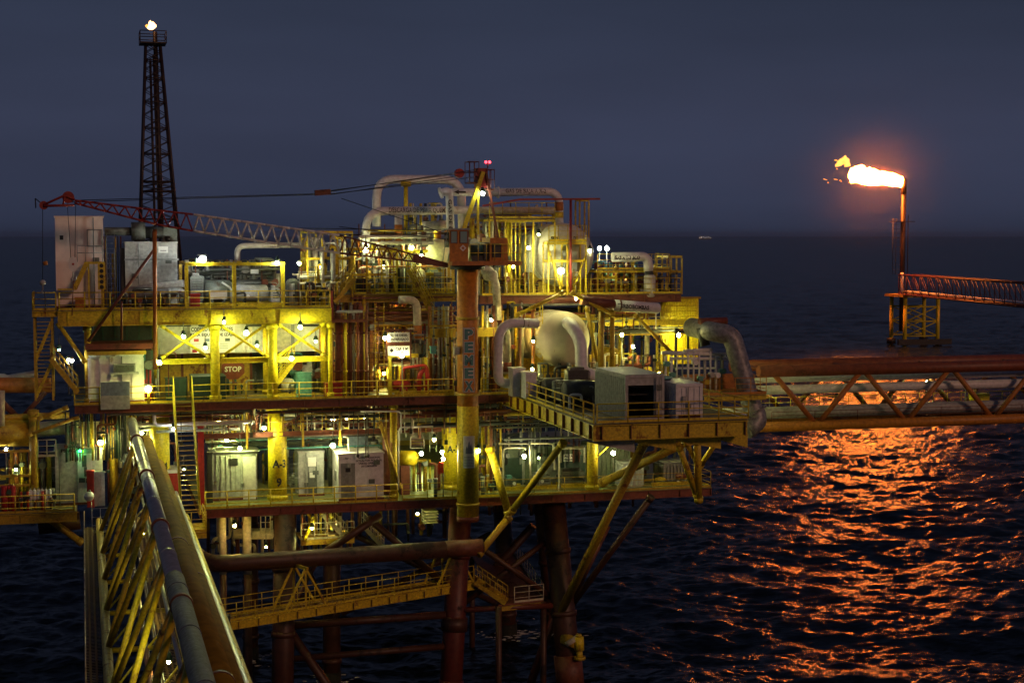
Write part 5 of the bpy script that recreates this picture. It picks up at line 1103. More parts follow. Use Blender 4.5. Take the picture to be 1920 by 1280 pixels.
brace('yellow roof brace rising left over the round vessel', P(966, 592, 104.0), P(1058, 548, 104.0), .13, 'yellow', group='braces under the top deck'); brace('yellow roof brace falling right over the round vessel', P(1070, 548, 104.0), P(1152, 592, 104.0), .13, 'yellow', group='braces under the top deck')
for i, (px, r_, mt) in enumerate(((1148, .16, 'dull_yellow'), (1127, .2, 'dull_yellow'), (999, .12, 'band'), (975, .1, 'rust'))):
    column(['yellow tube column right of the round vessel', 'thicker dull column between round vessel and lamp', 'thin orange column left of the round vessel', 'rusty slim column by the bracket pipe'][i], px, 640, 104.6, zM, zR - .8, r_, mt)
brace('long rusty brace falling right behind the manifold', P(1190, 590, 104.8), P(1262, 665, 104.8), .13, 'dull_yellow', group='braces under the top deck')
brace('dull brace leaning right of the round vessel', P(1100, 575, 105.5), P(1125, 700, 105.5), .14, 'dull_yellow', group='braces under the top deck')
vt = P(1152, 574, 104.2); t = thing('fuel_tank', 'long white lettered tank hanging level under the top deck', 'tank', vt); a, b = P(1152, 572, 104.2), P(1232, 578, 104.2)
obj('shell', MB().tube(a, b, .38, 20), 'lilac_white', t); obj('head', MB().dome(b, b - a, .38, .25, 20, 5), 'lilac_white', t); text('TURBOBOMBAS', t, (a.x + .1, a.y - .4, a.z - .16), b - a, ZA, 2.3, .3, curve=.4); obj('strap', MB().tube(a.lerp(b, .1), a.lerp(b, .14), .4, 20), 'rust', t); obj('tail', MB().tube(P(1090, 562, 104.2), a, .34, 16), 'rust', t)
bx = B(1240, 560, 1310, 662, 110, .3); t = thing('wind_wall', 'tall bright yellow corrugated wall at the right platform corner', 'wall', bx[:3]); obj('wall', MB().box(bx[0], bx[1], zM + 1.2, bx[3], bx[4], bx[5]), 'bright_yellow', t); m = MB()
for k in range(14): x = bx[0] + (bx[3] - bx[0]) * (k + .5) / 14; m.box(x - .05, 109.92, zM + 1.2, x + .05, 109.997, bx[5])
obj('corrugation', m, 'bright_yellow', t); obj('roof_edge', MB().box(bx[0], 109.8, bx[5] + .003, bx[3] + .1, 110.4, bx[5] + .15), 'dull_yellow', t)
zg = P(1260, 602, 107.5).z; t = thing('gallery', 'narrow yellow gallery across the bright yellow wall', 'gallery', (xp(1135, 107.5), 107.5, zg)); obj('floor', MB().box(xp(1133, 107.5), 107.5, zg - .12, xp(1308, 107.5), 109, zg), 'dull_yellow', t); obj('edge', MB().beam((xp(1133, 107.5), 107.45, zg - .12), (xp(1308, 107.5), 107.45, zg - .12), .08, .3), 'yellow', t)
railing('railing of the gallery across the bright yellow wall', [(xp(1133, 107.5), 107.5, zg), (xp(1306, 107.5), 107.5, zg)], sp=.8, r=.026)
bx = B(1128, 600, 1240, 700, 116, .3); 
for i, px in enumerate((1163, 1182, 1213, 1232, 1252)): column(['first', 'second', 'third', 'fourth', 'fifth'][i] + ' thin yellow post counted rightwards in the bay behind the post lamps', px, 640, 111 + i * .3, zM, zg - .1, (.15, .09, .2, .1, .12)[i], ('yellow', 'band', 'cream', 'bright_yellow', 'yellow')[i], group='thin posts in the lit right bay')
manifold('lit pipes and ladders in the bay left of the yellow wall', 1130, 1250, 113, zM, zg, 22, ['yellow', 'dull_yellow', 'cream', 'bright_yellow', 'teal', 'light_grey'], 61, r=(.04, .14), dY=4)
skid('yellow pumps and drums in the lit right bay', B(1128, 672, 1245, 708, 110, 2, zM), 62, 'dull_yellow', 'yellow')
vessel('dull round drum low in the lit right bay', (xp(1150, 112), 112, zM + 1.4), (0, 1, 0), .9, 3, 'dull_yellow', zb=zM, group='horizontal vessels')
def piping_tree():
    t = thing('valve_manifold', 'pale pipe manifold with many valves behind the grey containers', 'piping', (xp(1300, 102), 102, zM), None); rn = random.Random(5)
    for (a, b, r_) in (((1240, 661), (1360, 664), .13), ((1262, 672), (1362, 672), .1), ((1282, 658), (1335, 655), .12), ((1268, 690), (1340, 690), .07)): obj('header', MB().tube(P(*a, 102), P(*b, 102.2), r_, 12), 'lilac_white', t)
    for k in range(11):
        px = 1248 + k * 10.5; x = xp(px, 102); z1 = P(px, rn.uniform(655, 675), 102).z; obj('drop', MB().tube((x, 102, zM), (x, 102, z1), rn.uniform(.05, .1), 10), rn.choice(['lilac_white', 'lilac_white', 'light_grey', 'grey']), t)
        zv = zM + rn.uniform(.6, 2.2); v = MB(); v.tube((x, 102, zv - .15), (x, 102, zv + .15), .17, 10); v.tube((x, 102, zv), (x, 101.6, zv), .03, 6); v.tube((x, 101.6, zv), (x, 101.57, zv), .19, 12); obj('valve', v, rn.choice(['light_grey', 'teal', 'lilac_white', 'yellow']), t)
    for px in (1245, 1355): obj('stand', MB().beam((xp(px, 102.2), 102.3, zM), (xp(px, 102.2), 102.3, P(px, 665, 102).z), .12, .12), 'dull_yellow', t)
piping_tree()
pipe('dark valve pipe rising in front of the bright yellow wall', [P(1266, 690, 104), P(1268, 615, 104)], .1, 'dark'); pipe('bent dark pipe next to it on the yellow wall', [P(1290, 680, 104.5), P(1290, 622, 104.5), P(1272, 622, 104.5)], .09, 'dark')
# containers deck
def container(label, bx, mat, open_=False, seed=0):
    x0, y0, z0, x1, y1, z1 = bx; t = thing('cargo_container', label, 'container', ((x0 + x1) / 2, y0, z0), 'grey containers on the jutting deck'); wt = .07
    obj('side_wall', MB().box(x0, y0, z0, x0 + wt, y1, z1), mat, t); obj('side_wall', MB().box(x1 - wt, y0, z0, x1, y1, z1), mat, t); obj('roof', MB().box(x0, y0, z1 + .002, x1, y1, z1 + .07), mat, t); obj('rear_wall', MB().box(x0 + wt, y1 - wt, z0, x1 - wt, y1, z1), mat, t); obj('floor', MB().box(x0 + wt, y0, z0, x1 - wt, y1 - wt, z0 + .12), 'dark', t)
    m = MB(); y = y0 + .35
    while y < y1: m.box(x0 - .05, y - .09, z0 + .15, x0 - .002, y + .09, z1 - .15); y += .36
    obj('side_corrugation', m, mat, t)
    for x in (x0, x1 - .14): obj('corner_post', MB().box(x - .02, y0 - .06, z0, x + .16, y0 - .003, z1 + .07), mat, t)
    for z in (z0, z1 - .1): obj('cross_rail', MB().box(x0 + .15, y0 - .05, z, x1 - .15, y0 - .004, z + .13), mat, t)
    if open_:
        w_ = x1 - x0; obj('front_panel', MB().box(x0 + w_ * .74, y0, z0 + .14, x1 - .15, y0 + .05, z1 - .12), mat, t); obj('front_panel', MB().box(x0 + .15, y0, z1 - .55, x0 + w_ * .735, y0 + .05, z1 - .12), mat, t)
        for k in range(5): obj('shelf', MB().box(x0 + .3, y0 + .5, z0 + .5 + k * .45, x0 + w_ * .7, y0 + 1.4, z0 + .54 + k * .45), 'dark', t)
        m = MB(); x = x0 + w_ * .78
        while x < x1 - .2: m.box(x, y0 - .04, z0 + .2, x + .1, y0 - .003, z1 - .2); x += .24
        obj('corrugation', m, mat, t)
    else:
        obj('front_panel', MB().box(x0 + .16, y0, z0 + .14, x1 - .16, y0 + .05, z1 - .12), mat, t); m = MB(); x = x0 + .35
        while x < x1 - .25: m.box(x, y0 - .05, z0 + .2, x + .09, y0 - .003, z1 - .2); x += .38
        obj('corrugation', m, mat, t)
    return t
q0 = PZ(1172, 788, zM - .02); q1 = PZ(1245, 786, zM - .02); cw = q1.x - q0.x; zt = P(1172, 705, q0.y).z
container('open fronted grey container with dark interior', (q0.x, q0.y, zM - .015, q1.x, q0.y + 5.5, zt), 'light_grey', True)
q0 = PZ(1267, 788, zM - .02); q1 = PZ(1318, 787, zM - .02); zt = P(1267, 722, q0.y).z
container('closed ribbed lilac grey container at the deck end', (q0.x, q0.y, zM - .015, q1.x, q0.y + 3.6, zt), 'lilac_white')
t = thing('canvas_tank', 'dark round topped tank between the two grey containers', 'tank', (q0.x - .6, q0.y + 2.8, zM)); obj('shell', MB().tube((q0.x - .3, q0.y + 3, zM), (q0.x - .3, q0.y + 3, zt + .15), 1.05, 24), 'dark', t); obj('rim', MB().tube((q0.x - .3, q0.y + 3, zt + .153), (q0.x - .3, q0.y + 3, zt + .23), 1.12, 24), 'teal', t)
def filters():
    u = PZ(1015, 745, zM); t = None
    for k in range(5):
        y = u.y - .6 - k * 1.55; x0 = PX0 + .9
        skid(['farthest', 'fourth nearest', 'third nearest', 'second nearest', 'nearest'][k] + ' dark filter unit in the row behind the slanting railing', (x0, y, zM, x0 + 3.1, y + 1.2, zM + 2.1), 70 + k, 'dark', 'machine', frame='dark', group='row of dark filter units', name='filter_unit')
filters()
pipe('white pipe elbow coming out of the dark filter row', [P(1090, 716, 99), P(1106, 716, 99), P(1106, 735, 99)], .15, 'lilac_white', group='white elbows in the filter row'); pipe('thin white pipe frame before the dark filter row', [P(1068, 790, 93.5), P(1068, 740, 93.5), P(1090, 740, 93.5), P(1090, 752, 93.5)], .09, 'lilac_white', group='white elbows in the filter row')
bx = B(962, 692, 985, 728, 101.5, 1.2, zM); crate('white upright cabinet at the corner of the slanting railing', bx, 'lilac_white', 'control_cabinet', 'cabinet'); bx = B(986, 700, 1006, 745, 100, 1.2, zM); crate('second white cabinet with square top beside it', bx, 'lilac_white', 'control_cabinet', 'cabinet')
railing('dark railing on top of the filter row', [P(1008, 738, 101) , P(1008, 738, 101) + XA * 3.6], mat='dark', sp=.7, h=1.4, r=.03)
# silver duct
pipe('huge silver exhaust duct arching over the deck end', [P(1332, 615, 101.5) + V((-.2, 3.0, -.1)), P(1338, 622, 101.5), P(1372, 628, 101), P(1409, 760, 100.4), P(1424, 788, 100.2), P(1398, 806, 100.0)], .66, 'duct', bend=1.4, n=28, name='exhaust_duct', flanges=((3, .4),))
p = P(1337, 604, 102.2); t = thing('duct_flange', 'dark red ring of flanges on the silver duct top', 'flange', p); obj('ring', MB().tube(p + V((-.9, .3, 0)), p + V((1.1, .3, .05)), .28, 14), 'red_oxide', t); obj('collar', MB().tube(p + V((-.8, .2, -.35)), p + V((-.5, .1, -1.6)), .35, 14), 'dark', t)
za = P(1380, 741, 99).z; t = thing('side_platform', 'small platform with orange light painted on beside the silver duct', 'platform', (xp(1320, 99), 99, za)); xa, xb = xp(1320, 99), xp(1437, 99); obj('floor', MB().box(xa, 99, za, xb, 103, za + .06), 'dull_yellow', t); obj('edge_beam', MB().ibeam((xa, 98.95, za - .18), (xb, 98.95, za - .18), .15, .3), 'yellow', t); obj('back_panel', MB().box(xa, 103, za, xb - .2, 103.1, za + 1.1), 'band', t)  # orange light on platform and railing is put into their paint
railing('railing with orange light in its paint on the platform beside the silver duct', [(xa, 99, za + .06), (xb, 99, za + .06), (xb, 103, za + .06)], mat='orange', sp=1.1, r=.026)
vessel('pale drum lying at the end of the container deck', P(1358, 778, 96) + ZA * -.35, (1, .2, 0), .4, 1.5, 'lilac_white', saddles=False, seams=1)

# ================================================================ CRANE
def crane():
    Yc = 102.4; px = xp(877, Yc, 700); zt = P(877, 505, Yc).z; zb = P(877, 976, Yc).z
    t = thing('pedestal_crane', 'orange pedestal crane with long lattice boom pointing left', 'crane', (px, Yc, zb))
    zk = P(877, 760, Yc).z
    obj('pedestal', MB().tube((px, Yc, zk), (px, Yc, zt), .70, 32), 'orange', t); obj('lower_pedestal', MB().tube((px, Yc, zC - 1.0), (px, Yc, zk - .002), .72, 32), 'yellow', t); obj('foot', MB().tube((px, Yc, zb), (px, Yc, zC - 1.003), .74, 32), 'red_oxide', t)
    for z in (zM + .1, zC - .3, zM + 5.1): obj('ring', MB().tube((px, Yc, z), (px, Yc, z + .18), .78, 32), 'dull_yellow', t)
    obj('slew_ring', MB().tube((px, Yc, zt + .003), (px, Yc, zt + .28), 1.15, 32), 'black', t)
    x0, x1 = xp(838, Yc, 490), xp(968, Yc, 490); zf = zt + .285
    obj('turntable', MB().box(x0, Yc - 1.5, zf, x1, Yc + 1.7, zf + .26), 'band', t)
    cx0, cx1 = xp(843, Yc - 1.4, 460), xp(878, Yc - 1.4, 460); y0, y1 = Yc - 1.4, Yc + .2; z0 = zf + .263; z1 = P(860, 431, Yc - 1.4).z; zs = P(860, 458, Yc - 1.4).z
    cb = obj('cab', MB().box(cx0, y0, z0, cx1, y1, z1), 'orange', t); obj('roof', MB().box(cx0 - .15, y0 - .1, z1 + .003, cx1 + .1, y1 + .1, z1 + .1), 'light_grey', cb)
    w_ = cx1 - cx0
    for a, b in ((.06, .40), (.55, .95)): obj('window', MB().box(cx0 + w_ * a, y0 - .04, zs + .08, cx0 + w_ * b, y0 - .003, z1 - .1), 'cab_window', cb)
    for a, b in ((.06, .40), (.55, .95)):
        m = MB()
        for q_ in (a, b): m.box(cx0 + w_ * q_ - .025, y0 - .06, zs + .05, cx0 + w_ * q_ + .025, y0 - .042, z1 - .07)
        for zz in (zs + .06, z1 - .1): m.box(cx0 + w_ * a + .027, y0 - .06, zz, cx0 + w_ * b - .027, y0 - .042, zz + .04)
        obj('window_frame', m, 'rust', cb)
    obj('side_window', MB().box(cx0 - .04, y0 + .2, zs - .2, cx0 - .003, y1 - .2, z1 - .15), 'glass', cb)
    a = P(868, 465, y0); m = MB(); s_ = .22; m.add([(a.x - s_, y0 - .01, a.z), (a.x, y0 - .01, a.z - s_), (a.x + s_, y0 - .01, a.z), (a.x, y0 - .01, a.z + s_)], [(0, 1, 2, 3)]); obj('emblem', m, 'sign_white', cb)
    m = MB(); s_ = .11; m.add([(a.x - s_, y0 - .014, a.z), (a.x, y0 - .014, a.z - s_), (a.x + s_, y0 - .014, a.z), (a.x, y0 - .014, a.z + s_)], [(0, 1, 2, 3)]); obj('emblem_centre', m, 'band', cb)
    m = MB()
    for x in (cx0 - .45, cx0 - .1): m.tube((x, y0 + .1, z0), (x + .35, y0 + .1, z1), .03, 5)
    obj('stay', m, 'grey', cb)
    bx = B(881, 461, 916, 486, Yc - .6, 1.6, z0); obj('winch', MB().tube((bx[0], Yc, z0 + .55), (bx[3], Yc, z0 + .55), .5, 18), 'dark_green', t); obj('winch_frame', MB().box(bx[0] + .1, Yc - .7, z0, bx[3] - .1, Yc + .7, z0 + .35), 'dark', t); obj('gearbox', MB().box(xp(903, Yc), Yc - .9, z0 + .1, xp(915, Yc), Yc + .9, z0 + 1.2), 'machine', t)
    bx = B(919, 446, 952, 484, Yc - 1.2, 2.2, z0); e = obj('engine_house', MB().box(*bx), 'orange', t); obj('vent', MB().box(bx[0] + .12, bx[1] - .04, bx[2] + .25, bx[3] - .45, bx[1] - .003, bx[5] - .35), 'dark', e)
    m = MB()
    for z in (.55, 1.1): m.tube((cx1 + .1, Yc - 1.45, z0 + z), (x1, Yc - 1.45, z0 + z), .025, 5); m.tube((x1, Yc - 1.45, z0 + z), (x1, Yc + 1.6, z0 + z), .025, 5)
    x = cx1 + .1
    while x < x1 + .05: m.tube((x, Yc - 1.45, z0), (x, Yc - 1.45, z0 + 1.1), .025, 5); x += .55
    obj('platform_railing', m, 'yellow', t)
    # mast
    top = P(909, 318, Yc); 
    for dy in (-.55, .55):
        obj('mast_leg', MB().beam(P(866, 440, Yc + dy) , P(906, 322, Yc + dy), .2, .26), 'bright_yellow', t); obj('mast_strut', MB().beam(P(896, 440, Yc + dy), P(896, 355, Yc + dy), .14, .2), 'bright_yellow', t); obj('back_leg', MB().beam(P(935, 452, Yc + dy), P(912, 325, Yc + dy), .12, .14), 'rust', t)
    for k in range(4): f = (k + .6) / 4.6; a = P(866, 440, Yc).lerp(P(906, 322, Yc), f); obj('mast_tie', MB().beam(a - YA * .55, a + YA * .55, .1, .1), 'dull_yellow', t)
    hd = B(897, 315, 916, 352, Yc - .7, 1.4); obj('mast_head', MB().box(hd[0], Yc - .45, hd[2], hd[3], Yc + .45, hd[5]), 'boom_red', t)
    for (a_, b_, c_, d_) in ((880, 303, 898, 342), (914, 318, 927, 355)):
        g = B(a_, b_, c_, d_, Yc - .6, 1.2); m = MB()
        for x in (g[0], (g[0] + g[3]) / 2, g[3]):
            for y in (g[1], g[4]): m.tube((x, y, g[2]), (x, y, g[5]), .025, 5)
        for z in (g[2], (g[2] + g[5]) / 2, g[5]):
            m.tube((g[0], g[1], z), (g[3], g[1], z), .025, 5); m.tube((g[0], g[4], z), (g[3], g[4], z), .025, 5); m.tube((g[0], g[1], z), (g[0], g[4], z), .025, 5); m.tube((g[3], g[1], z), (g[3], g[4], z), .025, 5)
        obj('cage', m, 'rust', t); obj('cage_floor', MB().box(g[0], g[1], g[2] - .06, g[3], g[4], g[2] - .02), 'rust', t)
    a = P(861, 325, Yc); obj('sheave', MB().tube(a - YA * .2, a + YA * .2, .3, 16), 'red', t)
    # boom in plane Yb
    Yb = Yc - .4; up_ = [(836, 491), (775, 477), (640, 442), (565, 431), (362, 402), (240, 388), (127, 374)]; lo_ = [(836, 499), (775, 490), (640, 475), (565, 464), (362, 433), (290, 420), (140, 381)]
    def at(L, x):
        for (a, b), (c_, d_) in zip(L, L[1:]):
            if c_ <= x <= a: return b + (d_ - b) * (a - x) / (a - c_)
        return L[-1][1] if x < L[-1][0] else L[0][1]
    def sec(x0_, x1_, mt, step, rc=.06, nm='boom_section'):
        m = MB(); hw = .5 if x0_ < 790 else .35; k = 0; xx = [x0_ - i * step for i in range(int((x0_ - x1_) / step) + 1)]
        if xx[-1] > x1_: xx.append(x1_)
        for dy in (-hw, hw):
            for L in (up_, lo_):
                for a, b in zip(xx, xx[1:]): m.tube(P(a, at(L, a), Yb + dy), P(b, at(L, b), Yb + dy), rc, 6)
            for i, (a, b) in enumerate(zip(xx, xx[1:])):
                md = (a + b) / 2; m.tube(P(a, at(lo_, a), Yb + dy), P(md, at(up_, md), Yb + dy), rc * .7, 5); m.tube(P(md, at(up_, md), Yb + dy), P(b, at(lo_, b), Yb + dy), rc * .7, 5)
        for L in (up_, lo_):
            for i, (a, b) in enumerate(zip(xx, xx[1:])): m.tube(P(a, at(L, a), Yb - hw), P(b, at(L, b), Yb + hw), rc * .5, 5); m.tube(P(a, at(L, a), Yb - hw), P(a, at(L, a), Yb + hw), rc * .5, 5)
        obj(nm, m, mt, t)
    for dy in (-.35, .35):
        m = MB(); pts = [P(x, y, Yb + dy) for x, y in ((840, 493), (775, 475), (775, 492), (840, 502))]; m.add(pts + [p + YA * .06 for p in pts], [(0, 1, 2, 3), (7, 6, 5, 4), (0, 4, 5, 1), (1, 5, 6, 2), (2, 6, 7, 3), (3, 7, 4, 0)]); obj('boom_heel', m, 'rust', t)
    sec(776, 637, 'rust', 20); sec(636, 363, 'light_grey2', 23, .085); sec(361, 140, 'boom_red', 23, .07)
    m = MB(); 
    for dy in (-.35, .35): m.path([P(140, 374, Yb + dy), P(122, 366, Yb + dy), P(82, 384, Yb + dy)], .08, n=6); m.tube(P(140, 385, Yb + dy), P(82, 386, Yb + dy), .09, 6); m.tube(P(122, 366, Yb + dy), P(118, 386, Yb + dy), .07, 6)
    obj('boom_tip', m, 'boom_red', t)
    for a_, b_, r_ in ((128, 370, .36), (82, 385, .26)): p = P(a_, b_, Yb); obj('sheave', MB().tube(p - YA * .3, p + YA * .3, r_, 18), 'boom_red', t)
    m = MB(); m.tube(P(82, 385, Yb), P(66, 372, Yb), .03, 5); m.tube(P(66, 372, Yb), P(67, 390, Yb), .04, 5); obj('limit_bar', m, 'black', t)
    pb = P(605, 362, Yb); obj('floating_block', MB().beam(pb - V((.5, 0, -.0)), pb + V((.5, 0, .08)), .3, .35), 'rust', t)
    for a, b in ((P(908, 316, Yb), pb + V((.45, 0, .1))), (P(862, 330, Yb), pb + V((.45, 0, -.1))), (P(904, 320, Yb + .3), pb + V((.45, .3, .15))), (pb - V((.45, 0, .05)), P(128, 376, Yb)), (pb - V((.45, -.3, .1)), P(132, 379, Yb + .3)), (P(908, 330, Yb), P(600, 366, Yb)), (P(640, 372, Yb), P(840, 440, Yb)), (P(636, 440, Yb), P(845, 438, Yb)), (P(636, 425, Yb + .2), P(845, 450, Yb + .2)), (P(560, 428, Yb), P(850, 432, Yb))):
        obj('cable', MB().tube(a, b, .025, 5), 'black', t)
    # hooks
    h = thing('hook_block', 'white oval hook block hanging before the duct house', 'hook block', P(137, 510, Yb)); p = P(137, 495, Yb)
    m = MB(); n = 20; ring = [(math.cos(2 * math.pi * k / n) * .27, math.sin(2 * math.pi * k / n) * .46) for k in range(n)]
    m.add([(p.x + a, p.y - .12, p.z + b) for a, b in ring] + [(p.x + a, p.y + .12, p.z + b) for a, b in ring], [tuple(range(n)), tuple(range(2 * n - 1, n - 1, -1))] + [(k, k + n, (k + 1) % n + n, (k + 1) % n) for k in range(n)]); obj('cheek', m, 'sign_white', h)
    obj('pin', MB().tube(p - YA * .16, p + YA * .16, .07, 10), 'red', h); obj('hook', MB().path([p - ZA * .46, p - ZA * .75, p - V((.16, 0, .95)), p - V((-.14, 0, 1.0)), p - V((-.16, 0, .8))], .05, .1, 6), 'light_grey', h)
    for dx, px_ in ((-.12, 126), (.12, 142)): obj('rope', MB().tube(p + V((dx, 0, .4)), P(px_, 379, Yb), .018, 5), 'black', h)
    obj('sling', MB().tube(p - ZA * 1.0, P(135, 592, Yb), .035, 5), 'rust', h)
    h = thing('ball_hook', 'small ball hook hanging over the balcony corner', 'hook', P(80, 530, Yb)); p = P(80, 530, Yb)
    obj('ball', MB().ball(p, .19, 12), 'light_grey', h); obj('rope', MB().tube(p, P(80, 388, Yb), .02, 5), 'black', h); obj('weight', MB().tube(P(84, 490, Yb), P(86, 497, Yb), .14, 10), 'orange', h); obj('hook', MB().path([p, p - ZA * .45, p - V((.14, 0, .6)), p - V((-.1, 0, .65))], .04, .1, 6), 'grey', h); obj('tag_line', MB().tube(p - ZA * .5 + XA * .1, P(86, 580, Yb), .03, 5), 'dark', h)
    # name board
    s = thing('letter_board', 'vertical blue sign board spelling a name down the crane column', 'sign', P(880, 735, Yc - .8)); a = P(868, 736, Yc - .76); b = P(890, 614, Yc - .76)
    obj('panel', MB().box(a.x, a.y, a.z, b.x, a.y + .05, b.z), 'light_grey', s); obj('face', MB().box(a.x + .045, a.y - .012, a.z + .045, b.x - .045, a.y - .003, b.z - .045), 'orange', s)
    hh = (b.z - a.z) / 5
    for k, ch in enumerate('PEMEX'):
        text(ch, s, (a.x + .07, a.y - .03, b.z - hh * (k + 1) + .05), XA, ZA, b.x - a.x - .14, hh - .1, 'sign_white', name='letter_outline', off=.1)
        text(ch, s, (a.x + .1, a.y - .045, b.z - hh * (k + 1) + .08), XA, ZA, b.x - a.x - .2, hh - .16, 'teal', name='letter', off=.06)
    s = thing('poster', 'weathered white poster wrapped on the lower crane column', 'poster', P(868, 872, Yc - .8)); m = MB(); z0_, z1_ = P(868, 878, Yc - .8).z, P(868, 818, Yc - .8).z; vs = []
    for k in range(9): an = R(-62 + 60 * k / 8 - 90 + 25); vs += [(px + math.cos(an) * .735, Yc + math.sin(an) * .735, z0_), (px + math.cos(an) * .735, Yc + math.sin(an) * .735, z1_)]
    m.add(vs, [(2 * k, 2 * k + 2, 2 * k + 3, 2 * k + 1) for k in range(8)], True); obj('sheet', m, 'sign_white', s)
    for j in range(7):
        m = MB(); zz = z0_ + .12 + j * .1; vs = []
        for k in range(9): an = R(-58 + 50 * k / 8 - 90 + 25); vs += [(px + math.cos(an) * .745, Yc + math.sin(an) * .745, zz), (px + math.cos(an) * .745, Yc + math.sin(an) * .745, zz + .03)]
        m.add(vs, [(2 * k, 2 * k + 2, 2 * k + 3, 2 * k + 1) for k in range(8)]); obj('text_line', m, 'grey', s)
    m = MB(); vs = []
    for k in range(9): an = R(-50 + 38 * k / 8 - 90 + 25); h_ = (.2, .5, .35, .7, .85, .5, .7, .3, .2)[k]; vs += [(px + math.cos(an) * .745, Yc + math.sin(an) * .745, z0_ + .95), (px + math.cos(an) * .745, Yc + math.sin(an) * .745, z0_ + .95 + h_)]
    m.add(vs, [(2 * k, 2 * k + 2, 2 * k + 3, 2 * k + 1) for k in range(8)]); obj('picture', m, 'blue_grey', s)
paint('light_grey2', (.75, .76, .73), .1, (.3, .2, .12), rough=.45)
crane()
t = thing('beacon', 'pair of red warning lights on the crane mast top', 'warning light', P(914, 305, 102.2))
for px in (911, 918): obj('bulb', MB().ball(P(px, 304, 102.2), .09, 8), emis((1, .03, .05), 9), t)
obj('stem', MB().tube(P(914.5, 306, 102.2), P(914.5, 316, 102.2), .04, 6), 'rust', t)
paint('room_green', (.12, .15, .09), .3, (.08, .06, .03), streak=.3)
paint('vest', (.75, .06, .02), 0)
# ================================================================ BETWEEN MAIN AND CELLAR DECK
zz1 = P(500, 814, 105.5).z                      # mezzanine beam level
t = thing('mezzanine', 'dark beam level hung between the main deck and the cabins', 'beam level', (xp(375, 105.5), 105.5, zz1 - .4))
for Y in (105.5, 109.5, 114): ibar('beam', (xp(378, 105.5), Y, zz1), (xp(730, 105.5), Y, zz1), .22, .34, 'rust', t)
k = 0; x = xp(385, 105.5)
while x < xp(728, 105.5): obj('cross_beam', MB().beam((x, 105.7, zz1), (x, 113.9, zz1), .14, .24), 'dull_yellow', t); x += 3.1
for px in (462, 567, 637): obj('hanger', MB().beam((xp(px, 105.4), 105.4, zz1 - .9), (xp(px, 105.4), 105.4, zM - .6), .14, .14), 'dull_yellow', t)
obj('floor', MB().box(xp(540, 109.5), 109.8, zz1 + .19, xp(730, 109.5), 113.8, zz1 + .24), 'dull_yellow', t)
bx = B(556, 776, 712, 812, 114.5, 1.5, zz1 + .25); t = thing('stores_wall', 'cream panelled store wall glowing under the main deck', 'wall', bx[:3])
n = 11
for k in range(n): a = bx[0] + (bx[3] - bx[0]) * k / n; b = bx[0] + (bx[3] - bx[0]) * (k + .86) / n; obj('panel', MB().box(a, bx[1], bx[2], b, bx[4], bx[5]), ['cream', 'light_grey', 'bright_yellow', 'cream', 'band', 'light_grey'][k % 6], t)
obj('frame', MB().box(bx[0] - .1, bx[1] + .2, bx[2] - .05, bx[3], bx[4] - .1, bx[5] + .1), 'rust', t)
bx = B(380, 778, 556, 812, 116, 1, zz1 + .1); t = thing('stores_wall', 'yellow slatted wall glowing behind the beams at left', 'wall', bx[:3])
for k in range(16): a = bx[0] + (bx[3] - bx[0]) * k / 16; obj('panel', MB().box(a, bx[1], bx[2], a + (bx[3] - bx[0]) / 22, bx[4], bx[5]), ['bright_yellow', 'band', 'cream', 'dull_yellow'][k % 4], t)
manifold('lit pipes behind the slatted wall beams at left', 385, 480, 112, zz1, zM - .6, 16, ['yellow', 'band', 'cream', 'red_oxide', 'light_grey'], 80, r=(.04, .12), dY=2)
manifold('lit hanging pipes behind the beams right of centre', 560, 722, 110.5, zz1, zM - .6, 26, ['yellow', 'band', 'cream', 'rust', 'light_grey', 'rust'], 81, r=(.03, .1), dY=2)
runs('tangled pipe rack right under the main deck at left', 230, 480, 104.4, zz1 + .35, zM - .6, 16, ['rust', 'light_grey', 'dull_yellow', 'dark', 'white', 'red_oxide'], 82, r=(.04, .13), dY=3)
runs('tangled pipe rack under the main deck in the middle', 480, 740, 104.6, zz1 + .35, zM - .6, 18, ['rust', 'grey', 'dull_yellow', 'dark', 'cream', 'rust'], 83, r=(.04, .13), dY=3)
runs('rusty pipe rack under the main deck by the crane column', 740, 960, 104.6, zz1 + .1, zM - .6, 18, ['rust', 'dull_yellow', 'dark', 'red_oxide', 'rust'], 84, r=(.05, .16), dY=3)
runs('dark pipe rack above the green walled room', 910, 1120, 104.8, zz1 - .1, zM - 1.0, 14, ['rust', 'dark', 'grey', 'dull_yellow'], 85, r=(.04, .14), dY=3)
runs('low pipe rack above the cabins', 385, 730, 107, zC + 3.0, zz1 - .25, 14, ['rust', 'grey', 'white', 'teal', 'dull_yellow', 'dark'], 86, r=(.04, .1), dY=3)
manifold('pale vertical pipes behind the cabins', 395, 620, 112, zC, zz1 - .2, 30, ['cream', 'yellow', 'light_grey', 'grey', 'machine', 'dull_yellow'], 87, r=(.05, .18), dY=4)
manifold('dark vertical pipes and drops near the slim column', 618, 735, 110, zC, zz1 - .2, 16, ['machine', 'grey', 'yellow', 'dark', 'light_grey'], 88, r=(.05, .18), dY=3)
manifold('drop pipes between the crane column and bracket pipe', 905, 950, 105, zC, zM - .6, 8, ['rust', 'dull_yellow', 'dark'], 89, r=(.05, .12), dY=2)
skid('machinery in the dim bay between the cabins', B(545, 868, 600, 912, 109, 2, zC), 90, 'machine', 'light_grey')
def lean(label, px0, py0, px1, py1, Y, r_, mt): brace(label, P(px0, py0, Y), P(px1, py1, Y), r_, mt, group='small braces above the cabins')
lean('leaning yellow strut right of the white cabin', 712, 790, 751, 915, 104.3, .11, 'dull_yellow')
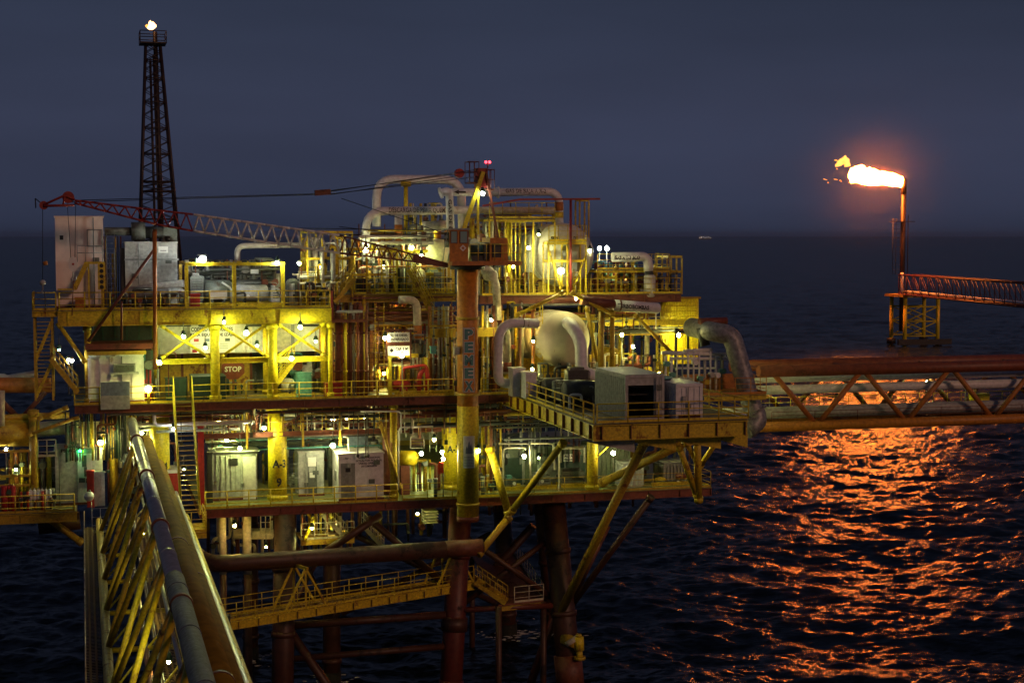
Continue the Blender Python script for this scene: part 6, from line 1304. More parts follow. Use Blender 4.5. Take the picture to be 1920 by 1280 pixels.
lean('second leaning strut crossing the slim column', 722, 800, 735, 900, 104.8, .08, 'dull_yellow')
lean('short strut rising over the A-3 leg', 535, 798, 566, 776, 105.4, .07, 'rust')
pipe('thin white goose pipe right of the white cabin', [P(676, 771, 103.8), P(752, 771, 103.8), P(752, 812, 103.8)], .05, 'lilac_white', bend=.3, group='thin white pipes at the deck edge')
pipe('thin white pipe dropping down beside the goose pipe', [P(812, 799, 103.9), P(748, 801, 103.9), P(747, 918, 103.9)], .05, 'lilac_white', bend=.3, group='thin white pipes at the deck edge')
# cabins
bx = B(397, 848, 480, 915, 106.6, 2.6, zC); t = cabin('container_cabin', 'grey corrugated container cabin with pale door left of the A-3 leg', 'cabin', bx, 'light_grey', ribs=.32)
obj('canopy', MB().box(bx[0] + .3, bx[1] - .5, bx[5] + .14, bx[3] + .2, bx[1] + 1.6, bx[5] + .2), 'light_grey', t)
a = P(456, 914, 106.4); b = P(479, 855, 106.4); obj('door', MB().box(a.x, 106.4, zC + .05, b.x, 106.53, b.z), 'white', t); a = P(431, 873, 106.4); b = P(446, 859, 106.4); obj('window', MB().box(a.x, 106.45, a.z, b.x, 106.54, b.z), 'black', t)
bx = B(388, 850, 398, 912, 105.8, .6, zC); crate('dark ventilator stack at the left of the grey container cabin', bx, 'dark', 'equipment_box')
bx = B(560, 847, 607, 913, 107.0, 2.2, zC); t = cabin('electric_cabinet', 'grey green cabinet with posters on its middle door', 'cabinet', bx, 'light_grey', door=(.38, .72, 2.3, 'machine'))
a = P(578, 898, 106.8); b = P(593, 855, 106.8)
for k, (f0, f1, mt) in enumerate(((.55, .95, 'sign_white'), (.3, .53, 'light_grey'), (.05, .28, 'sign_white'))): obj('poster', MB().box(a.x + .05 * k, 106.9, a.z + (b.z - a.z) * f0, b.x - .05 * k, 106.92, a.z + (b.z - a.z) * f1), mt, t)
bx = B(635, 850, 719, 923, 104.4, 2.7, zC); t = cabin('workshop_cabin', 'bright white steel cabin with grey door and black lettering', 'cabin', bx, 'lilac_white')
x0, y0, z0, x1, y1, z1 = bx; a = P(640, 920, 104.3); b = P(666, 868, 104.3); d = obj('door', MB().box(a.x, y0 - .05, z0 + .1, b.x, y0 - .003, b.z), 'grey', t); wa = P(648, 885, 104.3); wb = P(657, 877, 104.3); obj('window', MB().box(wa.x, y0 - .07, wa.z, wb.x, y0 - .053, wb.z), 'black', d)
obj('vent', MB().box(x0 - .04, y0 + .9, z0 + 1.2, x0 - .003, y0 + 1.6, z0 + 1.9), 'grey', t)
a = P(668, 859, 104.3); W_ = P(717, 859, 104.3).x - a.x
for k, (s_, f) in enumerate((('ACTIVO REGIONAL', .86), ('IXTLALTON POLEROL', 1.0), ('UNIDAD OPERATIVA', .8), ('DE COMPRESION', .6))): text(s_, t, (a.x + W_ * (1 - f) / 2, y0 - .01, a.z - .05 - k * .19), XA, ZA, W_ * f, .13)
text('~ PEP ~', t, (P(643, 860, 104.3).x, y0 - .01, a.z - .05), XA, ZA, .55, .1)
cage_ladder('short step rack lying between the two cabins', xp(545, 107), 107, zC, zC + 2.4, .9, 'grey')
bx = B(655, 816, 690, 850, 108, 1.5, zC + 3.1); crate('dark grey tank box on the roof behind the white cabin', bx, 'blue_grey', 'roof_tank', 'tank')
pipe('white bent pipe standing on the white cabin roof', [P(654, 846, 105.5), P(653, 820, 105.5), P(640, 816, 105.5)], .06, 'white')
for i, (px, Y) in enumerate(((671, 104.0), (686, 104.0), (690, 103.9))):
    t = thing('chain_hoist', ['black chain hanging before the white cabin corner', 'second black chain with hook over the white cabin', 'third black chain with hook over the white cabin'][i], 'chain hoist', P(px, 854, Y), 'black hanging chain hoists'); obj('chain', MB().tube(P(px, 778, Y), P(px, 852, Y), .035, 5), 'black', t); obj('hook', MB().ball(P(px, 854, Y), .12, 8), 'black', t)
# rigth bay: yellow green floor, walls
bx = B(768, 800, 838, 905, 131, .3, zC); t = thing('back_wall', 'pale greenish wall at the back of the open lower bay', 'wall', bx[:3]); obj('wall', MB().box(bx[0] - 3, 131, zC, bx[3] + 3, 131.3, zM - .8), 'cream', t); obj('skirting', MB().box(bx[0] - 3, 130.9, zC, bx[3] + 3, 130.997, zC + .4), 'dull_yellow', t)
bx = B(770, 817, 795, 840, 108.5, .2); t = thing('louvre_window', 'rusty barred window frame in the open lower bay', 'window', bx[:3])
for x in (bx[0], bx[3]): obj('frame', MB().beam((x, 108.5, bx[2]), (x, 108.5, bx[5]), .08, .08), 'cream', t)
for k in range(5): z = bx[2] + (bx[5] - bx[2]) * k / 4; obj('bar', MB().beam((bx[0], 108.5, z), (bx[3], 108.5, z), .06, .07), 'cream' if k in (0, 4) else 'rust', t)
p = P(757, 860, 106); t = thing('lifeboat_drum', 'rounded yellow tank on a brown stand in the open lower bay', 'tank', (p.x, 106, zC)); a = P(748, 858, 106); b = P(776, 858, 106); m = MB(); m.tube(a, b, .5, 18); m.dome(b, XA, .5, .3, 18, 5); m.dome(a, -XA, .5, .2, 18, 5); obj('shell', m, 'bright_yellow', t); obj('stand', MB().box(a.x + .1, 105.8, zC, a.x + .7, 106.3, p.z - .45), 'rust', t)
cage_ladder('pale short ladder at the back of the open lower bay', xp(812, 115), 115, zC + 1.6, zC + 3.6, .5, 'light_grey')
p = P(830, 890, 103.8); t = thing('life_vest', 'orange red life vest hanging on the lamp pole', 'life vest', P(826, 885, 103.7)); a, b = P(821, 888, 103.7), P(831, 868, 103.7); m = MB(); m.box(a.x, 103.6, a.z, (a.x + b.x) / 2 - .02, 103.75, b.z); m.box((a.x + b.x) / 2 + .02, 103.6, a.z + .05, b.x, 103.75, b.z); obj('panels', m, 'vest', t); obj('collar', MB().tube((a.x + .05, 103.68, b.z), (b.x - .05, 103.68, b.z + .02), .07, 8), 'vest', t)
for i, px in enumerate((816, 891, 905)): t = thing('bollard', ['dark bollard post at the deck edge left of the crane column', 'first dark bollard post right of the crane column', 'second dark bollard post right of the crane column'][i], 'bollard', (xp(px, 103.9), 103.9, zC), 'dark bollards at the deck edge'); obj('post', MB().tube((xp(px, 103.9), 103.9, zC), (xp(px, 103.9), 103.9, zC + 1.25), .13, 10), 'machine', t); obj('cap', MB().tube((xp(px, 103.9), 103.9, zC + 1.25), (xp(px, 103.9), 103.9, zC + 1.33), .17, 10), 'grey', t)
barrel('blue grey drum by the slim column foot', xp(760, 106), 106.5, zC); barrel('second drum standing right behind it', xp(768, 106), 107.2, zC, 'rust')
# green walled room right of the crane
bx = B(940, 832, 1175, 930, 107.6, .3, zC); t = thing('green_room', 'dark green grey walled equipment room under the container deck', 'room', bx[:3]); x0, _, z0, x1, _, z1 = bx
obj('wall', MB().box(x0, 107.6, zC, x1, 107.9, z1), 'room_green', t)
for k in range(7):
    a = x0 + (x1 - x0) * k / 6; obj('frame_post', MB().box(a - .06, 107.45, zC, a + .06, 107.597, z1), 'grey', t)
for px0, px1 in ((948, 985), (1008, 1046), (1048, 1098)): a, b = xp(px0, 107.5), xp(px1, 107.5); obj('door', MB().box(a, 107.5, zC + .1, b, 107.597, zC + 2.0), 'dark_green' if px0 != 1008 else 'grey', t)
board('small framed white notice on the green room wall', 1057, 851, 1075, 865, 107.3, ['ALTA', 'TENSION'], fill=.6)
for i, (pts) in enumerate((((935, 832), (993, 831), (996, 920)), ((943, 920), (944, 839), (985, 839), (986, 843)), ((996, 831), (1038, 831), (1040, 880)), ((1048, 928), (1049, 840), (1095, 838)), ((1012, 925), (1048, 925), (1048, 905)))):
    pipe(['long pale frame pipe over the green room at left', 'inner pale frame pipe at the left of the green room', 'middle pale frame pipe over the green room', 'right pale frame pipe by the yellow leg', 'low pale pipe hoop at the green room foot'][i], [P(a, b, 104.9) for a, b in pts], .065, 'cream', bend=.3, group='pale frame pipes before the green room', n=8)
skid('dark boiler and pumps inside the left bay of the green room', B(948, 872, 985, 925, 105.8, 1.3, zC), 91, 'machine', 'teal'); skid('dark tanks inside the middle bay of the green room', B(1000, 880, 1045, 925, 105.8, 1.3, zC), 92, 'machine', 'grey'); skid('dark cabinet row inside the right bay of the green room', B(1052, 868, 1100, 928, 105.9, 1.2, zC), 93, 'machine', 'dark')
manifold('fine pipes over the green room doors', 945, 1100, 106.6, zC + 1.6, zC + 4.3, 22, ['machine', 'grey', 'cream', 'dark', 'rust'], 94, r=(.03, .1))
bx = B(1112, 832, 1180, 925, 106.6, 2.5, zC); cabin('container_cabin', 'dim grey green container right of the plain yellow leg', 'cabin', bx, 'room_green', ribs=.3)
bx = B(1168, 868, 1205, 925, 105.0, 2, zC); cabin('container_cabin', 'pale grey low container behind the long dark strut', 'cabin', bx, 'light_grey', ribs=.3)
bx = B(1245, 868, 1290, 915, 106.0, 2, zC); cabin('container_cabin', 'grey corrugated low container beside the corner tripod', 'cabin', bx, 'grey', ribs=.25)
t = thing('diagonal_support', 'yellow bracket holding the lamp by the plain yellow leg', 'bracket', P(1111, 860, 104.4)); obj('arm', MB().beam(P(1111, 829, 104.4), P(1152, 827, 104.4), .14, .2), 'bright_yellow', t); obj('strut', MB().tube(P(1113, 862, 104.4), P(1145, 832, 104.4), .06, 6), 'yellow', t)
skid('yellow machinery by the right end railing of the cellar deck', B(1222, 895, 1300, 922, 105, 1.6, zC), 95, 'yellow', 'rust')
manifold('pipes and posts at the right end of the cellar deck', 1180, 1300, 108, zC, zM - 1.1, 16, ['grey', 'rust', 'dull_yellow', 'machine', 'teal'], 96, r=(.05, .16), dY=4)
runs('rusty pipes below the right end of the container deck', 1150, 1290, 106, zC + 3.2, zM - 1.1, 8, ['rust', 'red_oxide', 'grey'], 97)
for i, (px, py) in enumerate(((1150, 885), (1197, 900), (1255, 880), (1298, 860))): pass
# below cellar deck
def sub(label, px0, px1, Y, z0, n, mats, seed): return manifold(label, px0, px1, Y, z0, zC - .65, n, mats, seed, r=(.05, .16), dY=3, group='pipework hanging below the cellar deck')
sub('lit pipes and ladders hanging under the deck by the middle', 545, 665, 107, zC - 4.2, 20, ['cream', 'yellow', 'rust', 'light_grey', 'dull_yellow', 'rust'], 101)
sub('dark pipes hanging under the deck left of the crane foot', 665, 850, 108, zC - 3.6, 16, ['rust', 'jacket', 'dark', 'dull_yellow'], 102)
sub('dark pipes hanging under the deck at the left', 380, 520, 110, zC - 4.6, 12, ['rust', 'jacket', 'dark', 'cream'], 103)
sub('dark drops under the deck right of the crane foot', 900, 1050, 109, zC - 2.4, 10, ['rust', 'jacket', 'dark'], 104)
sub('rusty drops under the right end of the cellar deck', 1060, 1200, 107, zC - 1.8, 6, ['rust', 'red_oxide'], 105)
t = thing('hanging_platform', 'lit working platform hanging under the cellar deck middle', 'platform', P(610, 1012, 106)); z = P(610, 1012, 106).z; xa, xb = xp(562, 106), xp(662, 106)
obj('floor', MB().box(xa, 106, z, xb, 109, z + .08), 'dull_yellow', t); obj('edge_beam', MB().beam((xa, 105.95, z - .1), (xb, 105.95, z - .1), .1, .35), 'dull_yellow', t)
for x in (xa + .1, (xa + xb) / 2, xb - .1): obj('hanger', MB().tube((x, 106.1, z), (x, 106.1, zC - .6), .07, 6), 'rust', t)
railing('cream railing of the platform hanging under the deck', [(xa, 106, z + .08), (xb, 106, z + .08)], mat='cream', sp=.9, r=.03)
stair('pale stair under the cellar deck going left', P(605, 965, 107), P(650, 1010, 107), .8, 'cream'); stair('pale stair under the deck further right', P(680, 985, 106.5), P(718, 1025, 106.5), .8, 'cream')
brace('bright cream strut under the deck in the lamp light', P(588, 972, 105.6), P(572, 1012, 105.6), .1, 'bright_yellow'); brace('upper half of the bent bright strut', P(577, 962, 105.6), P(588, 972, 105.6), .1, 'bright_yellow')
t = thing('louvre_stack', 'stack of lit yellow louvre plates below the deck near the crane foot', 'louvre rack', P(808, 970, 107))
for k in range(5): a = P(796, 958 + k * 5.5, 107); b = P(822, 958 + k * 5.5, 107); obj('plate', MB().box(a.x, 107, a.z - .06, b.x, 108, a.z), 'cream', t)
obj('back', MB().box(a.x, 108.01, a.z, b.x, 108.1, P(800, 955, 107).z), 'light_grey', t)
railing('pale frame hanging left of the conductors', [P(489, 1000, 106.8), P(507, 1000, 106.8)], mat='cream', sp=.35, h=1.2, r=.03)
# ================================================================ LOW WALKWAY AND BOAT LANDING
wa = P(408, 1168, 97.5); wb = V((P(845, 1102, 104.5).x, 104.5, wa.z)); wz = wa.z
pb_ = PZ(888, 1090, wz); wb = pb_
t = thing('low_walkway', 'long yellow walkway with A frames low over the sea', 'walkway', wa); dirw = (wb - wa).normalized(); sidew = V((-dirw.y, dirw.x, 0)) * 1.5
for s_ in (V((0, 0, 0)), sidew): obj('girder', MB().ibeam(wa + s_ - ZA * .28, wb + s_ - ZA * .28, .22, .5), 'yellow', t)  # brighter yellow paint in place of lamp light on the walkway
m = MB(); m.add([wa, wb, wb + sidew, wa + sidew, wa - ZA * .04, wb - ZA * .04, wb + sidew - ZA * .04, wa + sidew - ZA * .04], [(0, 1, 2, 3), (7, 6, 5, 4), (0, 4, 5, 1), (1, 5, 6, 2), (2, 6, 7, 3), (3, 7, 4, 0)]); obj('grating', m, 'grating', t)
for k in range(1, 14): p = wa.lerp(wb, k / 14) - dirw.cross(ZA) * -.0; obj('stiffener', MB().beam(p - sidew * .08 - ZA * .05, p - sidew * .08 - ZA * .5, .03, .12), 'rust', t)
for f in (.29, .33 + .0, .88):
    pass
for f in (.32, .92):
    p = wa.lerp(wb, f)
    for s_ in (V((0, 0, 0)), sidew):
        ap = p + s_ + ZA * 2.6
        for o_ in (-1.5, 0, 1.5): obj('a_frame', MB().beam(p + s_ + dirw * o_, ap, .11, .13), 'yellow', t)
    obj('cap_beam', MB().beam(p + ZA * 2.6 - sidew * .15, p + sidew * 1.15 + ZA * 2.6, .16, .18), 'dull_yellow', t)
railing('near railing of the low walkway over the sea', [wa, wb], sp=1.25, r=.026); railing('far railing of the low walkway over the sea', [wa + sidew, wb + sidew], sp=1.25, r=.026)
t = thing('rope_pile', 'dark heap of black hoses on the walkway end', 'hose pile', wa + V((.2, -.1, .1))); rn = random.Random(4)
for k in range(7):
    m = MB(); pts = [wa + V((.3 + rn.uniform(-.5, .5), .2 + rn.uniform(-.4, .4), -.35 + rn.uniform(0, .9))) for _ in range(5)]; m.path(pts, .12, .3, 7); obj('hose', m, 'black', t)
ls = wb + dirw * .2; le = PZ(950, 1128, wz - 1.35); stair('yellow stair with handrails from the walkway to the boat landing', ls, le, 1.0, 'dull_yellow', step=.2)
lz = wz - 1.4; c1_, c2_, c3_, c4_ = PZ(885, 1040, lz), PZ(962, 1035, lz), PZ(1019, 1124, lz), PZ(935, 1133, lz)
t = thing('boat_landing', 'dark grating boat landing beside the right jacket leg', 'landing', c4_); m = MB(); m.add([c1_, c4_, c3_, c2_] + [p - ZA * .12 for p in (c1_, c4_, c3_, c2_)], [(0, 1, 2, 3), (7, 6, 5, 4), (0, 4, 5, 1), (1, 5, 6, 2), (2, 6, 7, 3), (3, 7, 4, 0)]); obj('floor', m, 'rust', t); obj('edge_beam', MB().ibeam(c4_ - ZA * .3, c3_ - ZA * .3, .15, .3), 'dull_yellow', t)
for p in (c3_, c4_, c1_): obj('pile', MB().tube(p - ZA * .13, V((p.x, p.y, -3)), .22, 12), 'jacket', t)
railing('railing along the far edge of the boat landing', [c2_, c3_], mat='grey', sp=1.4, r=.024); railing('short pale railing at the near corner of the boat landing', [c3_, c4_.lerp(c3_, .35)], mat='cream', sp=.9, r=.026)
p = P(1085, 1205, 102.4); t = thing('yellow_valve', 'yellow valve body on the right jacket leg near the water', 'valve', p)
m = MB(); m.tube(P(1085, 1193, 102.4), P(1086, 1218, 102.4), .34, 16); obj('body', m, 'bright_yellow', t); obj('stem', MB().tube(P(1085, 1188, 102.4), P(1085, 1193, 102.4), .2, 12), 'yellow', t); obj('neck', MB().tube(P(1086, 1218, 102.4), P(1087, 1234, 102.4), .22, 14), 'yellow', t); obj('flange', MB().tube(P(1087, 1230, 102.4), P(1087, 1235, 102.4), .4, 16), 'yellow', t)
obj('arm', MB().tube(P(1056, 1196, 103.3), P(1080, 1204, 102.5), .4, 16), 'dull_yellow', t); obj('ring', MB().tube(P(1070, 1196, 102.8), P(1075, 1204, 102.7), .52, 18), 'cream', t)

# ================================================================ LEFT SIDE DECK AREA
zs = zC + .15
bx = B(104, 842, 192, 905, 106.5, 2.8, zs); t = cabin('generator_room', 'grey white room with open doorway under a green lamp', 'room', bx, 'light_grey')
a = P(146, 902, 106.4); b = P(173, 850, 106.4); obj('door_panel', MB().box(a.x, 106.43, zs + .05, b.x, 106.497, b.z), 'sign_white', t); a = P(154, 875, 106.4); b = P(162, 853, 106.4); obj('cutout', MB().box(a.x, 106.4, a.z, b.x, 106.427, b.z), 'machine', t); a = P(158, 893, 106.4); b = P(163, 875, 106.4); obj('cutout', MB().box(a.x, 106.4, a.z, b.x, 106.427, b.z), 'machine', t)
text('PS-AO', t, (P(114, 846, 106.4).x, 106.42, P(114, 848, 106.4).z), XA, ZA, 1.0, .22)
bx = B(125, 790, 196, 838, 109, .3, zs + 2.9); t = thing('lit_wall', 'pale lit wall with window bars above the generator room', 'wall', bx[:3]); obj('wall', MB().box(*bx), 'cream', t)
for k in range(9): x = bx[0] + (bx[3] - bx[0]) * k / 8; obj('bar', MB().box(x - .05, 108.8, bx[2], x + .05, 108.9, bx[5]), 'dark', t)
bx = B(163, 884, 176, 925, 105.2, .3, zs); crate('red door cabinet beside the generator room', bx, 'red', 'fire_box'); bx = B(177, 886, 196, 928, 105.6, .2, zs); crate('white lattice panel right of the red cabinet', bx, 'light_grey', 'panel_rack')
t = thing('buoy', 'white round float hanging at the near deck corner', 'buoy', P(167, 930, 103.3)); obj('ball', MB().ball(P(167, 930, 103.3), .32, 14), 'sign_white', t); obj('cap', MB().tube(P(168, 922, 103.3), P(168, 918, 103.3), .07, 8), 'grey', t)
manifold('red valves and pipes at the far left deck', 0, 28, 105, zs, zs + 1.6, 8, ['red', 'red', 'red_oxide'], 111, r=(.06, .2)); manifold('orange yellow pipework behind the red valves', 8, 62, 107.5, zs, zs + 3.4, 14, ['yellow', 'band', 'dull_yellow', 'dark'], 112, r=(.06, .2), dY=2)
for i in range(6):
    x = xp(53, 105.5) + i * .235; t = thing('bottle', ['first', 'second', 'third', 'fourth', 'fifth', 'last'][i] + ' pale gas cylinder counted from the red valves', 'gas cylinder', (x, 105.5, zs + .1), 'row of pale gas cylinders'); obj('body', MB().tube((x, 105.5, zs + .1), (x, 105.5, zs + 1.15), .11, 12), 'lilac_white', t); obj('shoulder', MB().dome((x, 105.5, zs + 1.15), ZA, .11, .12, 12, 4), 'lilac_white', t); obj('cap', MB().tube((x, 105.5, zs + 1.27), (x, 105.5, zs + 1.36), .04, 8), 'grey', t)
t, xa, xb, zt = frame('yellow green frame with lit shelves at far left', -20, 58, 850, 106, 109, zs, 'dull_yellow', levels=(zs + 1.4, zs + 2.0)); t['group'] = 'yellow frames of the left side deck'
column('thick ochre column on the left side deck', 63, 850, 106, zs, zs + 6.3, .26, 'dull_yellow')
railing('pale high railing behind the far left column', [(xp(68, 106), 106.3, zs + 3.2), (xp(102, 106), 106.3, zs + 3.2)], mat='cream', sp=.6, r=.03)
manifold('machines and pipes behind the far left column', 60, 104, 108, zs, zs + 3, 9, ['dark', 'rust', 'machine', 'yellow'], 113, r=(.06, .25), dY=2)
manifold('dark hanging pipes above the generator room', 120, 230, 105.5, zs + 2.9, zM - .7, 22, ['dark', 'dark_green', 'grey', 'rust', 'yellow'], 114, r=(.03, .09), dY=2)
manifold('dark pipes behind the near bridge landing', 196, 330, 107, zC, zM - .7, 26, ['rust', 'yellow', 'dark', 'machine', 'dull_yellow', 'cream'], 115, r=(.05, .17), dY=3)
bx = B(299, 888, 335, 960, 105.5, 2, zC); crate('big dark red tank with white top under the steep stair', bx, 'red', 'fuel_box', 'tank'); obj('white_lid', MB().box(bx[0] - .3, bx[1] - .2, bx[5] + .09, bx[3] + .2, bx[4], bx[5] + .3), 'sign_white', bpy.data.objects['fuel_box'])
for o_ in (('stowed red pipe panel beside the steep stair', 372, 800, 382, 912),): crate(o_[0], B(o_[1], o_[2], o_[3], o_[4], 105.2, .15, zC), 'red', 'hose_cabinet', 'cabinet')
# second bridge to the left
def left_bridge():
    t = thing('pipe_bridge', 'big brown pipe bridge leaving the platform to the left', 'bridge', (-20, 108, zM - 1)); xa, xb = xp(-160, 108), xp(120, 108)
    obj('top_pipe', MB().tube(P(-160, 722, 108), P(96, 722, 108), .5, 20), 'band', t); obj('bottom_chord', MB().tube(P(-160, 790, 107), P(130, 778, 107), .22, 12), 'dull_yellow', t)
    for k, (a, b) in enumerate((((-60, 785), (-10, 738)), ((0, 755), (38, 786)), ((38, 786), (85, 735)), ((-10, 738), (38, 786)))): obj('diagonal', MB().tube(P(*a, 107.5), P(*b, 107.5), .16, 10), 'rust', t)
    for k, (a, b) in enumerate((((18, 772), (34, 786)), ((40, 786), (56, 772)))): obj('back_diagonal', MB().tube(P(*a, 111), P(*b, 111), .14, 10), 'cream', t)
    obj('post', MB().beam(P(71, 768, 106.5), P(73, 806, 106.5), .12, .12), 'bright_yellow', t)
left_bridge()
pipe('pale pipe end seen under the left brown pipe', [P(-60, 710, 110), P(8, 708, 110), P(8, 712, 112), P(66, 702, 114)], .3, 'lilac_white')
pipe('white drum like pipe standing on the left bridge edge', [P(3, 732, 105.5), P(3, 798, 105.5)], .2, 'cream')
pipe('broad dull pipe sloping under the left bridge', [P(-80, 812, 106.8), P(60, 812, 106.8)], .85, 'dull_yellow', n=24, group='broad pipes left of the platform')
pipe('pale broad pipe behind the dull one', [P(62, 806, 110), P(125, 800, 110)], .5, 'cream', n=20, group='broad pipes left of the platform')
brace('long ochre strut rising right to the hut platform', P(50, 816, 104.2), P(148, 782, 104.2), .11, 'dull_yellow'); brace('short ochre strut over it', P(70, 786, 104.6), P(128, 763, 104.6), .13, 'dull_yellow')
brace('ochre strut dropping right below the left side deck', P(85, 968, 107), P(155, 1018, 107), .22, 'dull_yellow', group='struts below the left side deck'); pipe('fat dark pipe stub under the left side deck', [P(72, 985, 108), P(150, 975, 108)], .6, 'jacket')

# ================================================================ LAMPS
L = lambda *a, **k: lamp(*a, **k)
S1 = 210
flood(380, 486, 104.5, 'brightest white floodlight on the portal frame corner', 420, CWW, .5, .3, .3)
L(369, 496, 105.0, 'small white lamp under the portal frame beam', 120, CWW, 'hang', .09, zl=.05)
L(520, 493, 104.2, 'white lamp at the right end of the portal frame', 170, CWW, 'hang', .12, zl=.1)
L(561, 494, 106.0, 'lamp post right of the portal frame', 200, CW, 'post', .13, zl=2.9)
L(686, 469, 108.2, 'bright lamp under the white bent pipe above the boom', 110, CW, 'hang', .17)
L(774, 464, 109.5, 'lamp glowing before the valves left of the cab', 120, CW, 'hang', .14)
L(790, 480, 108.5, 'lamp shining on the pale green vessel', 120, CG, 'hang', .14)
L(991, 465, 107.8, 'post lamp with dark hood left of the large vessel', 200, CW, 'post', .14, zl=3.2)
flood(1052, 508, 105.5, 'square bright floodlight on a post below the large vessel', 300, CW, .5, .4, 1.6)
L(1124, 466, 113, 'left lamp of the twin lamp pole on the right', 150, CWW, 'post', .17, zl=2.6); L(1138, 466, 113, 'right lamp of the twin lamp pole on the right', 150, CWW, 'post', .17, zl=2.6)
L(905, 363, 101.6, 'small white lamp hung under the crane mast head', 110, CWW, 'hang', .12, zl=.02)
L(1093, 500, 109, 'hidden lamp behind the right frame of the large vessel', 70, CY, 'hang', .12); L(962, 500, 110.4, 'lamp tucked behind the yellow posts left of the vessel', 60, CY, 'hang', .13)
L(344, 631, 102.9, 'lamp at the first crossed brace by the colour board', 200, CG, 'hang', .13); L(462, 624, 105.2, 'lamp shining on the white switch room wall', 260, CY, 'hang', .14)
L(482, 648, 106.8, 'low lamp at the switch room door', 120, CW, 'hang', .1); L(563, 613, 102.9, 'lamp with wide shade in the third braced bay', 220, CG, 'hang', .14); L(547, 672, 103.2, 'lamp above the small yellow stair', 260, CY, 'hang', .15)
L(299, 680, 102.5, 'lamp on the corner column right of the white hut', 150, CG, 'hang', .14); flood(278, 729, 103.2, 'square bright floodlight on the railing by the white hut', 90, CY, .5, .35, .9)
L(135, 676, 104.2, 'white lamp by the stair left of the white hut', 120, CWW, 'post', .12, zl=2.2); L(128, 674, 104.4, 'thin white tube lamp beside it', 60, CWW, 'post', .07, zl=2.2); L(111, 656, 106, 'small green lamp behind the stair tower', 60, (.3, 1, .6), 'hang', .07)
L(722, 634, 104.0, 'lamp at the left edge of the diesel sign', 60, CW, 'hang', .14, zl=.1); L(754, 667, 103.7, 'lamp under the diesel sign on a thin pole', 90, CW, 'post', .13, zl=2.9)
L(921, 600, 104.6, 'small lamp right of the crane column letter board', 170, CY, 'hang', .1); L(1166, 628, 106, 'left lamp of the right lit bay', 200, CY, 'post', .15, zl=2.9); L(1187, 650, 105.4, 'lower lamp of the right lit bay', 200, CY, 'post', .15, zl=2.2); L(1272, 628, 108.4, 'lamp hanging close before the bright yellow wall', 200, CY, 'hang', .15)
L(495, 802, 104.6, 'lamp left of the A-3 leg under the main deck', 220, CW, 'hang', .14); L(450, 840, 105.4, 'lamp on the roof of the grey container cabin', 260, CG, 'hang', .14); L(624, 789, 110.2, 'left lamp before the cream store wall', 260, CY, 'hang', .15); L(651, 784, 111, 'middle lamp before the cream store wall', 260, CY, 'hang', .14); L(683, 781, 109.6, 'right lamp before the cream store wall', 190, CY, 'hang', .13)
L(624, 835, 104.9, 'lamp over the roof corner of the white cabin', 300, CW, 'hang', .15); L(325, 804, 104, 'small white lamp at the steep stair', 110, CWW, 'hang', .1); L(265, 812, 106, 'lamp beyond the top of the near bridge', 230, CY, 'hang', .14); L(188, 830, 106, 'lamp lighting the wall above the generator room', 300, CY, 'hang', .14)
L(150, 845, 105.9, 'green lamp over the generator room door', 28, (.02, 1, .25), 'wall', .11); L(11, 842, 106, 'bluish lamp on a post at the far left', 90, (.75, .8, 1), 'post', .09, zl=1.8)
L(829, 847, 103.8, 'upper lamp on the pole with the life vest', 230, CW, 'hang', .15); L(831, 860, 103.8, 'lower lamp on the pole with the life vest', 130, CW, 'post', .12, zl=3.2)
L(897, 845, 101.9, 'lamp burning close beside the crane column', 330, CY, 'hang', .14); L(983, 855, 104.4, 'lamp on a white pole before the green room', 150, CW, 'post', .13, zl=1.8); L(1150, 849, 103.6, 'lamp on a white pole right of the yellow leg', 170, CW, 'post', .14, zl=1.6); L(1275, 824, 97, 'small lamp under the container deck gussets', 200, CY, 'hang', .1, zl=.1)
L(235, 877, 104.5, 'small white lamp seen through the near bridge', 90, CWW, 'hang', .08); L(814, 824, 112, 'lamp at the back of the open lower bay', 200, CY, 'hang', .15)
L(790, 850, 116, 'lamp deep inside the open lower bay', 220, CG, 'hang', .15); L(585, 990, 104.8, 'hooded lamp under the cellar deck by the bright strut', 190, CY, 'hang', .09); L(635, 975, 108.3, 'lamp behind the pipes under the cellar deck', 230, CY, 'hang', .11)
L(440, 985, 104.2, 'orange lamp lighting the pale conductor tubes', 260, CO, 'hang', .1); L(499, 1025, 107.4, 'small square orange lamp right of the conductors', 70, CO, 'hang', .09); L(783, 963, 106, 'lamp left of the louvre plates below deck', 190, CY, 'hang', .09)
L(410, 790, 110, 'lamp among the slatted wall beams', 260, CY, 'hang', .12); L(425, 825, 109, 'lamp behind the roof of the grey container cabin', 260, CG, 'hang', .12); L(700, 585, 109, 'orange lamp among the pipes above the rusty ladder', 300, CO, 'hang', .13); L(748, 590, 109.5, 'orange lamp behind the pale banded pipe', 260, CO, 'hang', .13)
L(655, 620, 109, 'lamp shining through the riser row', 330, CO, 'hang', .13); L(720, 700, 108.5, 'lamp behind the rusty ladder foot', 240, CY, 'hang', .12); L(905, 640, 108, 'orange lamp behind the letter board column', 330, CO, 'hang', .13); L(985, 610, 106.3, 'orange lamp over the smaller cream vessel', 200, CO, 'hang', .11); L(1235, 700, 107, 'lamp low behind the valve manifold', 260, CY, 'hang', .12)
L(600, 500, 107.6, 'lamp inside the yellow frame above the engine deck end', 110, CY, 'hang', .12); L(720, 500, 110, 'lamp low among the top deck pipes', 150, CY, 'hang', .13); L(935, 455, 111.5, 'lamp behind the crane engine house', 140, CY, 'hang', .12); L(1160, 520, 110.5, 'lamp among the brown pipes at the right end of the top deck', 200, CY, 'hang', .12)
